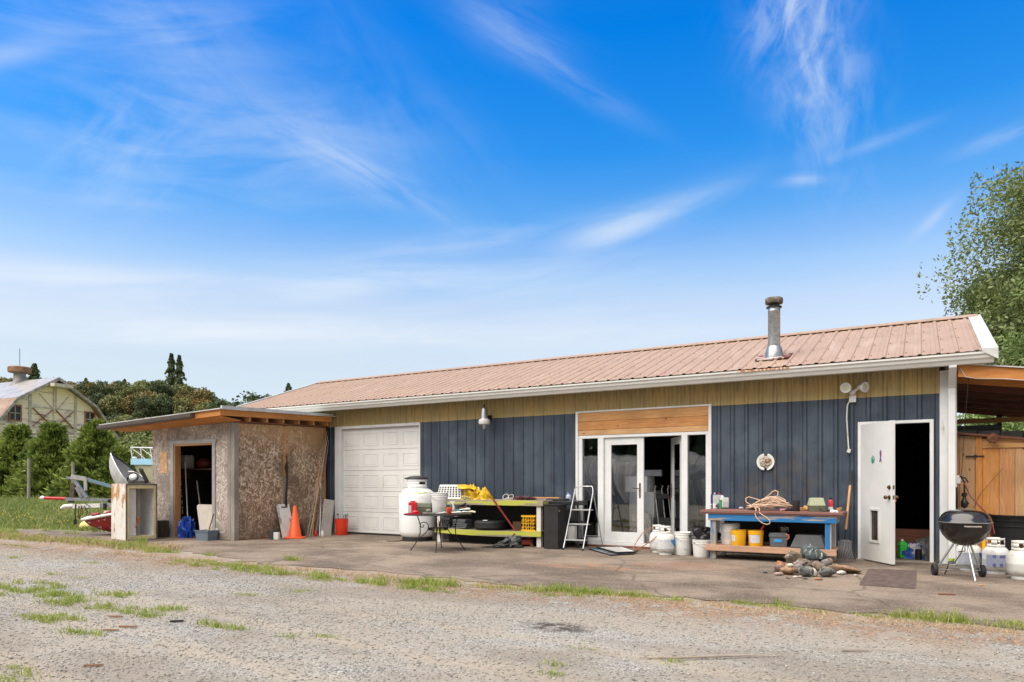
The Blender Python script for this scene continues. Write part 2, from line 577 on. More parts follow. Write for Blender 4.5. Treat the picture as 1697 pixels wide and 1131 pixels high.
M = {}
M['navy'] = siding('navy_metal', (.050, .067, .096), (.034, .045, .066), stain=[(-1.75, 1.15, .6, .35), (-2.3, .95, .45, .45)], chalk=(.084, .110, .136))
M['tan'] = siding('tan_metal', (.42, .325, .14), (.34, .26, .115), chalk=(.50, .35, .12), top_streaks=True, rib_shade=.10)
M['white'] = pbr('white_paint', (.74, .75, .74), .45, var=.05, scale=3, bump=.05, patches=[((.45, .42, .36), 9, .64, .12, (1, 1, .35))])
M['white_old'] = pbr('aged_white_paint', (.68, .67, .63), .5, var=.08, scale=4, patches=[((.40, .36, .29), 7, .6, .12, (1, 1, .3))])
M['gutter'] = pbr('gutter_enamel', (.66, .65, .61), .38, var=.06, scale=3, stretch=(1, 3, 6), patches=[((.42, .39, .33), 5, .60, .12, (.6, 3, 4))])
M['door'] = pbr('door_paint', (.70, .70, .67), .42, var=.05, scale=2, bump=.06, patches=[((.48, .46, .40), 5, .66, .15)])
M['garage'] = pbr('garage_door_paint', (.74, .745, .72), .42, var=.05, scale=2, bump=.03, patches=[((.55, .53, .47), 3, .60, .2, (1, 1, .5)), ((.42, .38, .32), 7, .68, .1, (1, 1, .4))])
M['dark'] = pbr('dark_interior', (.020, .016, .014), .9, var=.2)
M['darkwood'] = wood('dark_interior_timber', (.09, .045, .02), (.05, .022, .01), 'z', knots=False)
M['black'] = pbr('black_plastic', (.012, .012, .013), .4, var=.15, scale=8)
M['blackmat'] = pbr('dull_black', (.018, .017, .016), .75, var=.2, scale=8)
M['rubber'] = pbr('rubber', (.02, .02, .021), .72, var=.2, scale=10, patches=[((.08, .07, .06), 9, .6, .15)])
M['tine'] = pbr('worn_tine_steel', (.24, .24, .25), .5, metal=.2, var=.2)
M['iron'] = pbr('wrought_iron', (.022, .018, .016), .5, metal=.3, var=.2, patches=[((.10, .045, .02), 20, .62, .1)])
M['galv'] = pbr('galvanised_steel', (.42, .43, .43), .42, metal=.85, var=.18, scale=14, patches=[((.24, .22, .20), 8, .58, .14)])
M['alu'] = pbr('aluminium', (.55, .55, .54), .38, metal=.9, var=.12, scale=12)
M['alu_dull'] = pbr('dull_aluminium', (.46, .46, .45), .5, metal=.55, var=.12, scale=9, patches=[((.25, .23, .2), 6, .6, .15)])
M['rust'] = pbr('rusty_steel', (.26, .10, .04), .85, var=.25, scale=12, bump=.3, patches=[((.10, .04, .02), 9, .5, .15)])
M['osb_front'] = osb('strand_board_bleached', (.26, .205, .165), (.37, .31, .26), (.52, .46, .405), (.18, .145, .12))
M['osb_side'] = osb('strand_board_brown', (.15, .09, .05), (.33, .225, .14), (.56, .44, .33), (.13, .09, .06), gold=(.54, .31, .12), scale=1.25)
M['osb_new'] = osb('strand_board_fresh', (.50, .26, .11), (.62, .35, .16), (.72, .45, .24), (.45, .25, .12))
M['pine_b'] = wood('orange_pine', (.60, .29, .10), (.46, .19, .055), 'x')
M['pine_c'] = wood('pale_pine', (.66, .40, .20), (.54, .29, .12), 'x')
M['pine'] = wood('fresh_pine', (.60, .33, .13), (.48, .23, .075), 'x')
M['pine_z'] = wood('fresh_pine_upright', (.56, .30, .13), (.44, .20, .07), 'z')
M['pine_y'] = wood('fresh_pine_deep', (.60, .30, .10), (.46, .20, .06), 'y')
M['fascia'] = wood('orange_fascia', (.62, .26, .06), (.48, .18, .035), 'y', knots=False)
M['fascia_x'] = wood('orange_fascia_long', (.60, .25, .06), (.46, .17, .035), 'x', knots=False)
M['bark_chip'] = wood('dry_bark_chip', (.26, .15, .09), (.17, .10, .06), 'x', knots=False)
M['redwood'] = wood('red_sill_timber', (.24, .09, .05), (.14, .05, .03), 'x', knots=False)
M['greywood'] = wood('weathered_timber', (.34, .30, .26), (.22, .19, .16), 'z')
M['greywood_x'] = wood('weathered_timber_long', (.36, .30, .25), (.24, .19, .15), 'x')
M['lime'] = wood('lime_painted_timber', (.34, .29, .22), (.22, .18, .13), 'x', paint=(.42, .43, .06), paint_th=.50, knots=False)
M['lime_worn'] = wood('worn_lime_rail', (.34, .29, .22), (.22, .18, .13), 'x', paint=(.42, .43, .06), paint_th=.455, knots=False)
M['bench_top'] = wood('worn_bench_top', (.34, .28, .22), (.20, .16, .12), 'x', paint=(.36, .36, .12), paint_th=.40)
M['white_leg'] = wood('white_painted_timber', (.42, .36, .28), (.3, .25, .2), 'z', paint=(.62, .60, .56), paint_th=.60, knots=False)
M['blue_x'] = wood('blue_painted_rail', (.42, .36, .28), (.32, .26, .19), 'x', paint=(.013, .15, .37), paint_th=.56, knots=False)
M['blue_z'] = wood('blue_painted_post', (.44, .39, .31), (.33, .28, .21), 'z', paint=(.013, .15, .37), paint_th=.475, knots=False)
M['maroon'] = wood('maroon_boards', (.22, .085, .065), (.13, .048, .04), 'x', paint=(.21, .10, .08), paint_th=.5, knots=False)
M['shelf'] = wood('salmon_timber', (.52, .31, .20), (.40, .23, .14), 'x')
M['blue'] = pbr('blue_plastic', (.012, .07, .42), .35, var=.25, scale=9)
M['orange'] = pbr('safety_orange', (.82, .10, .015), .45, var=.08, scale=4, patches=[((.45, .08, .03), 10, .68, .1)])
M['bucket_orange'] = pbr('orange_red_plastic', (.75, .045, .012), .35, var=.06)
M['yellow'] = pbr('yellow_plastic', (.80, .42, .01), .38, var=.08, scale=5)
M['yellow_cloth'] = pbr('yellow_rainwear', (.72, .45, .015), .45, var=.2, scale=6)
M['plastic_white'] = pbr('white_plastic', (.70, .70, .67), .4, var=.05, scale=5, patches=[((.42, .39, .33), 8, .64, .12)])
M['bucket_white'] = pbr('scuffed_white_bucket', (.76, .75, .71), .42, var=.07, scale=5, patches=[((.36, .33, .28), 9, .6, .12)])
M['steel_white'] = pbr('white_enamel_cylinder', (.68, .67, .63), .4, var=.05, scale=5, patches=[((.42, .38, .32), 6, .60, .14), ((.25, .12, .06), 16, .70, .05)])
M['tank_white'] = pbr('tank_enamel', (.80, .81, .80), .35, var=.03, scale=3, patches=[((.6, .58, .52), 4, .66, .2)])
M['red'] = pbr('red_plastic', (.55, .01, .02), .35, var=.1)
M['red_steel'] = pbr('red_jack_paint', (.36, .04, .025), .45, var=.2, scale=12, patches=[((.12, .06, .04), 14, .6, .1)])
M['red_hull'] = pbr('red_hull', (.36, .012, .015), .42, var=.2, scale=5, patches=[((.55, .50, .45), 5, .61, .03, (1, 1, 2.2))])
M['brass'] = pbr('aged_brass', (.20, .12, .04), .35, metal=.8, var=.2)
M['grey'] = pbr('grey_plastic', (.11, .12, .13), .5, var=.12)
M['dkgrey'] = pbr('dark_grey_plastic', (.045, .046, .05), .5, var=.15)
M['sage'] = pbr('sage_lid', (.40, .43, .27), .5, var=.06)
M['olive'] = pbr('olive_box', (.14, .15, .09), .5, var=.1)
M['tote'] = pbr('blue_grey_tote', (.15, .20, .24), .45, var=.08)
M['cream'] = pbr('cream_gelcoat', (.58, .54, .40), .4, var=.06)
M['paleblue'] = pbr('pale_blue_paint', (.30, .55, .70), .4, var=.06)
M['kettle'] = pbr('black_enamel', (.010, .010, .011), .22, var=.1, coat=.6, bump=.02, scale=3)
M['green'] = pbr('green_jug', (.04, .50, .06), .35, var=.1)
M['cardbd'] = pbr('cardboard', (.38, .26, .15), .85, var=.12)
M['paper'] = pbr('white_carton', (.78, .78, .76), .7, var=.06)
M['steelgrey'] = pbr('filing_cabinet_grey', (.44, .46, .46), .45, var=.06)
M['cord'] = pbr('cream_rope', (.66, .47, .33), .7, var=.12, scale=30, bscale=200)
M['sheet'] = pbr('hanging_plastic_sheet', (.60, .56, .50), .35, var=.15, scale=3)
M['roofmetal'] = pbr('faded_pink_roof', (.385, .262, .185), .5, var=.06, scale=1.6, bump=.05, patches=[((.31, .205, .145), 3.0, .52, .16, (3, .5, 1)), ((.42, .31, .235), 1.3, .52, .2, (3, .4, 1)), ((.28, .19, .135), 2.2, .66, .1, (2, .6, 1)), ((.30, .12, .05), 5.2, .70, .05, (4, .6, 1))])
M['whitemetal'] = pbr('white_roof_sheet', (.55, .555, .54), .55, metal=.05, var=.12, scale=4, patches=[((.40, .38, .34), 5, .58, .15)])
M['brown_gutter'] = pbr('brown_gutter', (.085, .065, .055), .5, var=.12)
M['glass'] = glassmat('window_glass')
M['amber'] = pbr('amber_jar', (.75, .14, .02), .2, var=.2)
M['blade'] = leafmat('weed_blades', (.16, .24, .035), (.29, .37, .06), (.44, .44, .13), trans=.35)
M['meadow'] = leafmat('meadow_blades', (.11, .17, .03), (.19, .25, .05), (.30, .33, .10), trans=.35)
M['bark'] = pbr('bark', (.11, .085, .065), .9, var=.25, scale=10, bump=.5, bdist=.03)
M['dirt'] = pbr('dirt', (.14, .10, .07), .95, var=.3, scale=20, bump=.5)
M['label'] = pbr('printed_label', (.50, .50, .49), .5, var=.35, scale=40, stretch=(1, 1, 4), bump=0)
M['label_blue'] = pbr('blue_label', (.02, .07, .30), .4, var=.2, bump=0)
M['label_red'] = pbr('red_label', (.55, .02, .04), .4, var=.2, bump=0)
M['label_cyan'] = pbr('cyan_label', (.03, .28, .60), .5, var=.12, bump=0)

# ------------------------------------------------------------------ ground
def ground_mat():
    m_, g, bs = newmat('ground')
    co = g.coord()
    x, y, z = g.sep(co)
    vor = g.voro(co, 105, out='Color')
    r_, g_, b_ = g.sep(vor)
    stone = g.ramp(r_, [(0, (.085, .082, .076)), (.3, (.20, .193, .178)), (.6, (.305, .293, .268)), (.88, (.39, .375, .345)), (1, (.54, .525, .49))])
    vorb = g.voro(co, 190, out='Color'); rb1, rb2, rb3 = g.sep(vorb)
    stone = g.mix(g.m('GREATER_THAN', g_, .55), stone, g.ramp(rb1, [(0, (.075, .07, .06)), (.35, (.22, .205, .18)), (.7, (.34, .32, .285)), (1, (.52, .50, .46))]))
    vor2 = g.voro(co, 240, out='Color')
    r2, g2, b2 = g.sep(vor2)
    fine = g.ramp(r2, [(0, (.13, .115, .095)), (.5, (.28, .25, .21)), (1, (.42, .385, .335))])
    n = g.noise(co, .55, 6, .62)
    n2 = g.noise(g.map(co, (.35, 1.6, 1)), .8, 5, .6)
    sand = g.m('MAXIMUM', g.smooth(n, .44, .57), g.smooth(n2, .46, .60))
    c = g.mix(g.m('MULTIPLY', sand, .78), stone, g.mix(.45, fine, (.31, .25, .18)))
    big_ = g.noise(g.map(co, (.5, 1.3, 1), (0, 0, .25), (3, 8, 0)), .55, 6, .68)
    c = g.mix(g.m('MULTIPLY', g.smooth(big_, .50, .60), .62), c, g.mix(g_, (.145, .118, .090), (.26, .22, .17)))
    lane = g.m('ABSOLUTE', g.m('SUBTRACT', g.m('PINGPONG', g.m('ADD', g.m('ADD', y, g.m('MULTIPLY', x, .10)), g.m('MULTIPLY', n, .9)), .85), .42))
    c = g.mix(g.m('MULTIPLY', g.m('MULTIPLY', g.smooth(lane, .16, .03), g.smooth(y, -6.2, -7.6)), .42), c, (.36, .30, .225))
    d1 = g.m('ADD', g.m('POWER', g.m('MULTIPLY', g.m('ADD', x, 2.6), 1.6), 2), g.m('POWER', g.m('MULTIPLY', g.m('ADD', y, 6.9), 2.6), 2))
    dark = g.m('MULTIPLY', g.smooth(d1, .42, .02), g.smooth(g.noise(co, 9, 5, .65), .38, .55))
    c = g.mix(g.m('MULTIPLY', dark, .95), c, (.035, .024, .018))
    # reddish leaf litter and soil along the edge of the hardstanding
    edge = g.m('MULTIPLY', g.smooth(g.m('ABSOLUTE', g.m('ADD', y, g.m('ADD', 5.15, g.m('MULTIPLY', n, .5)))), 1.0, .10), g.smooth(g.noise(co, 3.3, 5, .65), .36, .54))
    c = g.mix(g.m('MULTIPLY', edge, .80), c, g.mix(g.smooth(g.noise(co, 26, 4, .7), .38, .62), (.10, .06, .035), (.36, .20, .10)))
    # rough meadow beyond the yard on the left and everywhere far off
    wav = g.m('MULTIPLY', g.m('SUBTRACT', g.noise(co, .8, 3, .5), .5), 1.6)
    yy = g.m('ADD', y, wav); xx = g.m('ADD', x, wav)
    fld = g.m('MULTIPLY', g.smooth(yy, -3.7, -2.7), g.smooth(xx, -17.3, -18.6))
    fld = g.m('MAXIMUM', fld, g.smooth(yy, 6.5, 8))
    fld = g.m('MAXIMUM', fld, g.smooth(xx, -30, -36))
    gr = g.mix(g.smooth(g.noise(co, .5, 5, .6), .35, .65), (.12, .17, .035), (.24, .22, .075))
    c = g.mix(fld, c, gr)
    g.put(bs.inputs['Base Color'], c)
    bs.inputs['Roughness'].default_value = .95
    h = g.m('ADD', g.m('MULTIPLY', g.voro(co, 105), -.6), g.m('MULTIPLY', g.noise(co, 5, 5, .6), .6))
    g.put(bs.inputs['Normal'], g.bump(h, .28, .008))
    return m_


def apron_mat():
    m_, g, bs = newmat('hardstanding')
    co = g.coord()
    x, y, z = g.sep(co)
    n = g.noise(co, .7, 6, .65)
    c = g.mix(g.smooth(n, .38, .60), (.235, .178, .130), (.095, .066, .045))
    n7 = g.noise(g.map(co, (.5, 1.1, 1), loc=(9, 4, 0)), .9, 7, .7)
    c = g.mix(g.m('MULTIPLY', g.smooth(n7, .50, .60), .5), c, (.145, .100, .070))
    n2 = g.noise(g.map(co, (.4, 1.5, 1), loc=(5, 1, 0)), 1.6, 6, .65)
    c = g.mix(g.m('MULTIPLY', g.smooth(n2, .5, .68), .6), c, (.26, .205, .155))
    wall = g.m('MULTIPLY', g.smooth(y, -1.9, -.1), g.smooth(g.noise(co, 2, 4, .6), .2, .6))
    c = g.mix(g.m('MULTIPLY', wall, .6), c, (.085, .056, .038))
    rs = g.m('ADD', g.m('POWER', g.m('ADD', x, 2.9), 2), g.m('POWER', g.m('MULTIPLY', g.m('ADD', y, 2.2), 1.5), 2))
    c = g.mix(g.m('MULTIPLY', g.m('MULTIPLY', g.smooth(rs, 1.1, .05), g.smooth(n, .3, .6)), .45), c, (.30, .13, .075))
    rs = g.m('ADD', g.m('POWER', g.m('MULTIPLY', g.m('ADD', x, 4.1), .8), 2), g.m('POWER', g.m('MULTIPLY', g.m('ADD', y, 3.0), 2.2), 2))
    c = g.mix(g.m('MULTIPLY', g.m('MULTIPLY', g.smooth(rs, .9, .05), g.smooth(g.noise(co, 3, 5, .6), .4, .6)), .5), c, (.36, .17, .08))
    sp = g.voro(co, 90, out='Color')
    r_, g_, b_ = g.sep(sp)
    c = g.mix(g.m('MULTIPLY', g.smooth(r_, .55, 1), .40), c, (.38, .34, .29))
    c = g.mix(g.m('MULTIPLY', g.smooth(g_, .80, .98), .55), c, (.07, .055, .045))
    crk = g.voro(g.vm('ADD', co, g.vm('MULTIPLY', g.noise(co, 1.5, 4, .6, col=True), (.5, .5, 0))), .42, feature='DISTANCE_TO_EDGE')
    c = g.mix(g.m('MULTIPLY', g.smooth(crk, .012, .003), .6), c, (.06, .05, .035))
    dk = g.smooth(g.noise(co, 4.2, 6, .7), .60, .70)
    c = g.mix(g.m('MULTIPLY', dk, .5), c, (.085, .062, .048))
    g.put(bs.inputs['Base Color'], c)
    g.put(bs.inputs['Roughness'], g.m('ADD', .72, g.m('MULTIPLY', n, .25)))
    h = g.m('ADD', g.m('MULTIPLY', g.noise(co, 60, 4, .7), .5), g.noise(co, 6, 4, .6))
    g.put(bs.inputs['Normal'], g.bump(h, .35, .012))
    return m_


gm = ground_mat()
me = MB()
me.add([(-2500, -400, 0), (1500, -400, 0), (1500, 2500, 0), (-2500, 2500, 0)], [(0, 1, 2, 3)])
struct(me.build('ground', gm))
rng = np.random.default_rng(3)
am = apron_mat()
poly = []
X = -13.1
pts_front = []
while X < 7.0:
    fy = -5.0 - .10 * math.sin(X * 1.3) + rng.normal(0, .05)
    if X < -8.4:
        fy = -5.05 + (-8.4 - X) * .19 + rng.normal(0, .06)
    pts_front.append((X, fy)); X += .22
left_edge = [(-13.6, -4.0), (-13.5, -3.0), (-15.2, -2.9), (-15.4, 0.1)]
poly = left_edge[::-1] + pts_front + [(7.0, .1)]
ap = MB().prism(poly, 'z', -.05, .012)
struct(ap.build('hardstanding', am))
pv = [(-19.9, -2.95), (-19.2, -3.75), (-17.4, -4.05), (-15.4, -3.95), (-13.7, -3.95), (-13.6, -2.9), (-15.3, -2.4), (-16.9, -2.35), (-18.3, -2.75)]
struct(MB().prism(pv, 'z', -.05, .008).build('old_concrete_path', am))


# loose stones lying on the gravel: one mesh of low stones
def stones(n, name, r0, r1, xr, yr, keep, mats, dens=None):
    xs = rng.uniform(*xr, n); ys = rng.uniform(*yr, n)
    k = keep(xs, ys)
    xs, ys = xs[k], ys[k]; n = len(xs)
    base = np.array([(1, 0, 0), (0, 1, 0), (-1, 0, 0), (0, -1, 0), (.1, .05, .8), (0, 0, -.6)], float)
    fc = np.array([(0, 1, 4), (1, 2, 4), (2, 3, 4), (3, 0, 4), (1, 0, 5), (2, 1, 5), (3, 2, 5), (0, 3, 5)])
    r = r0 * (r1 / r0) ** rng.random(n) ** 1.6
    V = base[None] * (1 + rng.normal(0, .18, (n, 6, 3)))
    V[:, :, 0] *= rng.uniform(.7, 1.4, n)[:, None]
    V[:, :, 2] *= rng.uniform(.3, .6, n)[:, None]
    a = rng.uniform(0, 6.28, n)
    ca, sa = np.cos(a)[:, None], np.sin(a)[:, None]
    vx = V[:, :, 0] * ca - V[:, :, 1] * sa; vy = V[:, :, 0] * sa + V[:, :, 1] * ca
    V[:, :, 0] = vx * r[:, None] + xs[:, None]; V[:, :, 1] = vy * r[:, None] + ys[:, None]
    V[:, :, 2] = V[:, :, 2] * r[:, None] + r[:, None] * .22
    F = (fc[None] + (np.arange(n) * 6)[:, None, None]).reshape(-1, 3)
    return fast_mesh(name, V.reshape(-1, 3), F, mats)


m_, g, bs = newmat('gravel_stone')
rp = g.n('ShaderNodeNewGeometry').outputs['Random Per Island']
g.put(bs.inputs['Base Color'], g.ramp(rp, [(0, (.13, .122, .108)), (.15, (.21, .198, .176)), (.6, (.31, .292, .26)), (.9, (.40, .38, .34)), (1, (.54, .52, .48))]))
bs.inputs['Roughness'].default_value = .85
M['stone'] = m_


def hashn(x, y, f):
    return np.sin(x * f * 1.3 + 1.7 * np.sin(y * f)) * np.cos(y * f * 1.9 + np.sin(x * f * .7))


def keep_g(x, y):
    # the part the camera can see, thinner where the surface has worn to sand
    vx, vy = x, y + 12.08
    d = -.5064 * vx + .8624 * vy; l = .8624 * vx + .5064 * vy
    vis = (d > 3.4) & (np.abs(l) < d * .80 + .4) & (y < -5.25 - np.clip(-x - 16, 0, 3) * .0)
    p = np.clip(9.0 / np.maximum(d, 1) ** 1.1, .05, 1) * (.55 + .45 * np.clip(hashn(x, y, 1.1) + .45, 0, 1))
    return vis & (rng.random(len(x)) < p)


struct(link('loose_gravel', stones(330000, 'loose_gravel', .0035, .012, (-22, 5), (-12, -5.1), keep_g, M['stone'])), 'stuff',
       'loose grey gravel stones strewn over the yard', 'gravel')


# ------------------------------------------------------------------ grass
def blades(pts, hts, name, mat, lean=.45, wd=.0045):
    pts = np.asarray(pts); hts = np.asarray(hts); n = len(pts)
    a = rng.uniform(0, 6.28, n); b = rng.uniform(0, 6.28, n)
    wv = np.stack([np.cos(a), np.sin(a), np.zeros(n)], 1) * (wd * (1 + hts * 4))[:, None]
    ln = np.stack([np.cos(b), np.sin(b), np.zeros(n)], 1) * (hts * rng.uniform(.1, lean * 2, n))[:, None]
    up = np.stack([np.zeros(n), np.zeros(n), hts], 1)
    V = np.stack([pts - wv, pts + wv, pts + ln * .35 + up * .6 + wv * .7, pts + ln * .35 + up * .6 - wv * .7, pts + ln + up, pts + ln + up + wv * .1], 1)
    base = np.arange(n)[:, None] * 6
    F = np.concatenate([base + np.array([0, 1, 2, 3]), base + np.array([3, 2, 5, 4])])
    return fast_mesh(name, V.reshape(-1, 3), F, mat)


# meadow on the left
n = 120000
px_ = rng.uniform(-52, -17.2, n); py_ = rng.uniform(-4.2, 12, n)
d = -.5064 * px_ + .8624 * (py_ + 12.08); l = .8624 * px_ + .5064 * (py_ + 12.08)
wv_ = .5 * hashn(px_, py_, 1.5)
k = (l / d > -.86) & (l / d < -.48) & (py_ + wv_ > -3.2 + .0 * px_) & (rng.random(n) < np.clip(22 / d, .25, 1) ** 1.2) & ~((px_ > -20) & (py_ < -2.6 + .3 * wv_) & (px_ > -19.5 + wv_))
P3 = np.stack([px_[k], py_[k], np.zeros(k.sum())], 1)
hh = rng.uniform(.08, .26, k.sum()) * (1 + .35 * hashn(P3[:, 0], P3[:, 1], .9)) * (1 + np.clip((d[k] - 20) / 25, 0, .8))
hh *= np.clip((P3[:, 1] + 4.2) / 2.2, .25, 1)
struct(link('meadow_grass', blades(P3, hh, 'meadow_grass', M['meadow'], wd=.0075)), 'stuff', 'rough uncut meadow grass at the left of the yard', 'grass')

# weeds along the edge and tufts in the gravel: (x, y, rx, ry, blades, height)
PT = [(-8.94, -8.13, .5, .3, 900, .05), (-8.3, -8.22, .42, .16, 900, .05), (-7.6, -8.2, .32, .12, 500, .05), (-7.2, -8.35, .45, .14, 900, .045), (-6.72, -8.88, .42, .1, 800, .045),
      (-7.25, -7.87, .22, .1, 350, .045), (-6.3, -8.2, .35, .12, 600, .05), (-5.9, -8.35, .2, .06, 250, .04), (-5.7, -9.04, .2, .05, 260, .04), (-5.04, -8.31, .16, .07, 300, .05),
      (-4.72, -8.29, .12, .05, 160, .04), (-8.9, -8.6, .25, .1, 300, .04), (-4.79, -9.9, .2, .07, 200, .04), (-4.29, -8.3, .2, .07, 120, .03), (-3.95, -8.2, .12, .05, 80, .03),
      (-1.34, -4.98, .26, .06, 420, .06), (-.85, -5.08, .5, .05, 420, .04), (.08, -4.98, .20, .06, 560, .08), (.62, -5.0, .5, .06, 600, .05), (1.4, -5.05, .5, .08, 500, .06),
      (-5.62, -5.75, .35, .10, 700, .06), (-5.1, -5.5, .30, .13, 1100, .08), (-4.7, -5.85, .22, .09, 500, .05), (-6.3, -5.85, .40, .12, 500, .04), (-7.2, -5.7, .9, .12, 1500, .06),
      (-8.3, -5.55, .8, .18, 1600, .05), (-9.2, -5.45, .9, .2, 900, .035), (-4.0, -5.35, .7, .06, 800, .04), (-3.3, -5.2, .5, .10, 1100, .07), (-2.8, -5.1, .45, .07, 700, .06),
      (-2.2, -5.15, .3, .05, 300, .04), (-3.5, -5.6, .5, .06, 250, .025), (-8.35, -4.62, .09, .06, 260, .10), (-10.1, -4.75, .14, .06, 140, .05), (-11.4, -4.78, .5, .1, 700, .06),
      (-12.2, -4.62, .6, .14, 1300, .07), (-13.2, -4.45, .8, .16, 2000, .09), (-14.4, -4.4, .9, .18, 2200, .08), (-15.6, -4.5, .9, .2, 2000, .07), (-16.9, -4.6, .9, .25, 2000, .07),
      (-18.2, -4.35, .9, .35, 2400, .08), (-19.4, -4.0, .9, .5, 2600, .10), (-13.0, -4.05, .10, .08, 120, .16), (-14.9, -4.1, .5, .1, 500, .08), (-17.2, -3.2, .25, .08, 250, .06),
      (-1.6, -9.05, .25, .08, 160, .03), (-1.1, -9.0, .3, .06, 160, .03), (-1.3, -9.35, .2, .06, 130, .03), (-.85, -9.1, .12, .05, 100, .03), (-.8, -9.5, .12, .05, 120, .03),
      (-.05, -8.55, .16, .06, 260, .035), (.35, -8.4, .2, .08, 420, .04), (.6, -8.4, .2, .06, 160, .03), (-2.0, -8.1, .3, .1, 130, .025), (-1.7, -7.5, .3, .1, 110, .025), (-2.4, -8.9, .2, .1, 100, .025),
      (-12.5, -6.5, .5, .06, 150, .03), (-10.9, -6.3, .6, .05, 160, .025), (-9.5, -7.3, .3, .05, 80, .03), (-15.6, -5.5, 1.2, .12, 500, .03), (-6.2, -7.1, .3, .06, 150, .03), (-6.0, -6.7, .25, .06, 150, .03)]
pp = []; ph = []
for (cx_, cy_, rx, ry, nb, ht) in PT:
    nb = int(nb * .95)
    for sub in range(max(2, nb // 60)):
        sx = cx_ + rng.normal(0, rx * .62); sy = cy_ + rng.normal(0, ry * .75)
        q = np.clip(rng.standard_t(3, (60, 2)), -6, 6) * (min(.05, rx * .35) * 1.1, .028) + (sx, sy)
        pp.append(np.column_stack([q, np.full(60, .004)])); ph.append(rng.uniform(.25, 1.2, 60) * ht * rng.uniform(.45, 1.35))
pp = np.concatenate(pp); ph = np.concatenate(ph)
struct(link('weeds', blades(pp, ph, 'weeds', M['blade'], lean=.6, wd=.0030)), 'stuff', 'low weeds and grass tufts growing along the edge of the hardstanding and in the gravel', 'weeds')
# dry straw-coloured stems mixed in by the path
m_, g, bs = newmat('dry_stem'); bs.inputs['Base Color'].default_value = (.42, .32, .16, 1); bs.inputs['Roughness'].default_value = .8
M['straw'] = m_
n = 9000
q = np.stack([rng.uniform(-20, -11.5, n), rng.normal(-4.45, .22, n), np.full(n, .004)], 1)
q2 = np.stack([rng.uniform(-12, 3, n), rng.normal(-5.3, .12, n), np.full(n, .004)], 1)[:3500]
q3 = np.stack([rng.uniform(-45, -19, n), rng.uniform(-3, 10, n), np.zeros(n)], 1)[:3500]
struct(link('dry_grass', blades(np.concatenate([q, q2, q3]), np.concatenate([rng.uniform(.02, .09, n), rng.uniform(.01, .03, 3500), rng.uniform(.15, .36, 3500)]), 'dry_grass', M['straw'], lean=.8, wd=.003)),
       'stuff', 'straw-coloured dry grass among the weeds', 'dry grass')
# white and yellow flower heads in the meadow
n = 260
fx = rng.uniform(-30, -19, n); fy = rng.uniform(-2.6, 3, n)
V = []; F = []
for i in range(n):
    c = Vector((fx[i], fy[i], rng.uniform(.15, .28)))
    o = len(V); s_ = .016
    V += [c + Vector((s_, 0, 0)), c + Vector((0, s_, 0)), c + Vector((-s_, 0, 0)), c + Vector((0, -s_, 0)), c + Vector((0, 0, s_)), c + Vector((0, 0, -s_))]
    F += [(o+0, o+1, o+4), (o+1, o+2, o+4), (o+2, o+3, o+4), (o+3, o+0, o+4), (o+1, o+0, o+5), (o+2, o+1, o+5), (o+3, o+2, o+5), (o+0, o+3, o+5)]
m_, g, bs = newmat('dandelion_yellow'); bs.inputs['Base Color'].default_value = (.75, .55, .03, 1)
struct(link('meadow_flowers', fast_mesh('meadow_flowers', [tuple(v) for v in V], F, m_)), 'stuff', 'small yellow flower heads dotted through the meadow grass', 'flowers')

# ------------------------------------------------------------------ workshop
SP = .2286
def corr_x(mb, x0, x1, fn, depth=.019):
    """ribbed sheet between x0 and x1; fn(x, off) gives the list of points from bottom to top at that x"""
    xs = []
    k0 = math.floor(x0 / SP) - 1; k1 = math.ceil(x1 / SP) + 1
    for k in range(k0, k1 + 1):
        for dx_, o in ((-.034, 0), (-.016, depth), (.016, depth), (.034, 0), (.085, 0), (.092, .004), (.137, .004), (.144, 0)):
            xs.append((k * SP + dx_, o))
    xs = [q for q in xs if x0 + .001 < q[0] < x1 - .001]
    xs = [(x0, xs[0][1] if xs else 0)] + xs + [(x1, xs[-1][1] if xs else 0)]
    cols = [fn(x_, o_) for x_, o_ in xs]
    m_ = len(cols[0])
    vs = [p for c in cols for p in c]
    fs = [(i*m_ + j, (i+1)*m_ + j, (i+1)*m_ + j + 1, i*m_ + j + 1) for i in range(len(cols) - 1) for j in range(m_ - 1)]
    return mb.add(vs, fs)


WS = thing('workshop', 'long low workshop with navy and tan ribbed metal walls and a faded pink metal roof', 'workshop')
XL, XR = -14.9, .31
B0, T0 = 2.54, 3.0     # bottom and top of the tan band
GX0, GX1, GZ = -11.95, -9.41, 2.53
FX0, FX1, FZ = -5.67, -3.095, 2.565
DX0, DX1, DZ = -.83, .18, 2.15
wallf = lambda z0, z1: (lambda x_, o: [(x_, -o, z0), (x_, -o, z1)])
for a, b_, z0, z1 in ((XL, GX0, .02, B0), (GX1, FX0, .02, B0), (FX1, DX0, .02, B0), (DX0, DX1, DZ, B0), (DX1, XR - .05, .02, B0)):
    nv = MB(); corr_x(nv, a, b_, wallf(z0, z1)); nv.build('lower_siding', M['navy'], WS)
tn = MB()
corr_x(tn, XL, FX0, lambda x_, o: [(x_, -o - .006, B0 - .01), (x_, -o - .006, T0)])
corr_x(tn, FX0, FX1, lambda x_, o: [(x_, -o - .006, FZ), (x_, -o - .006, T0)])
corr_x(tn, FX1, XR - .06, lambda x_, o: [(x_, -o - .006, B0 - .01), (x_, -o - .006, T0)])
tn.build('upper_siding', M['tan'], WS)
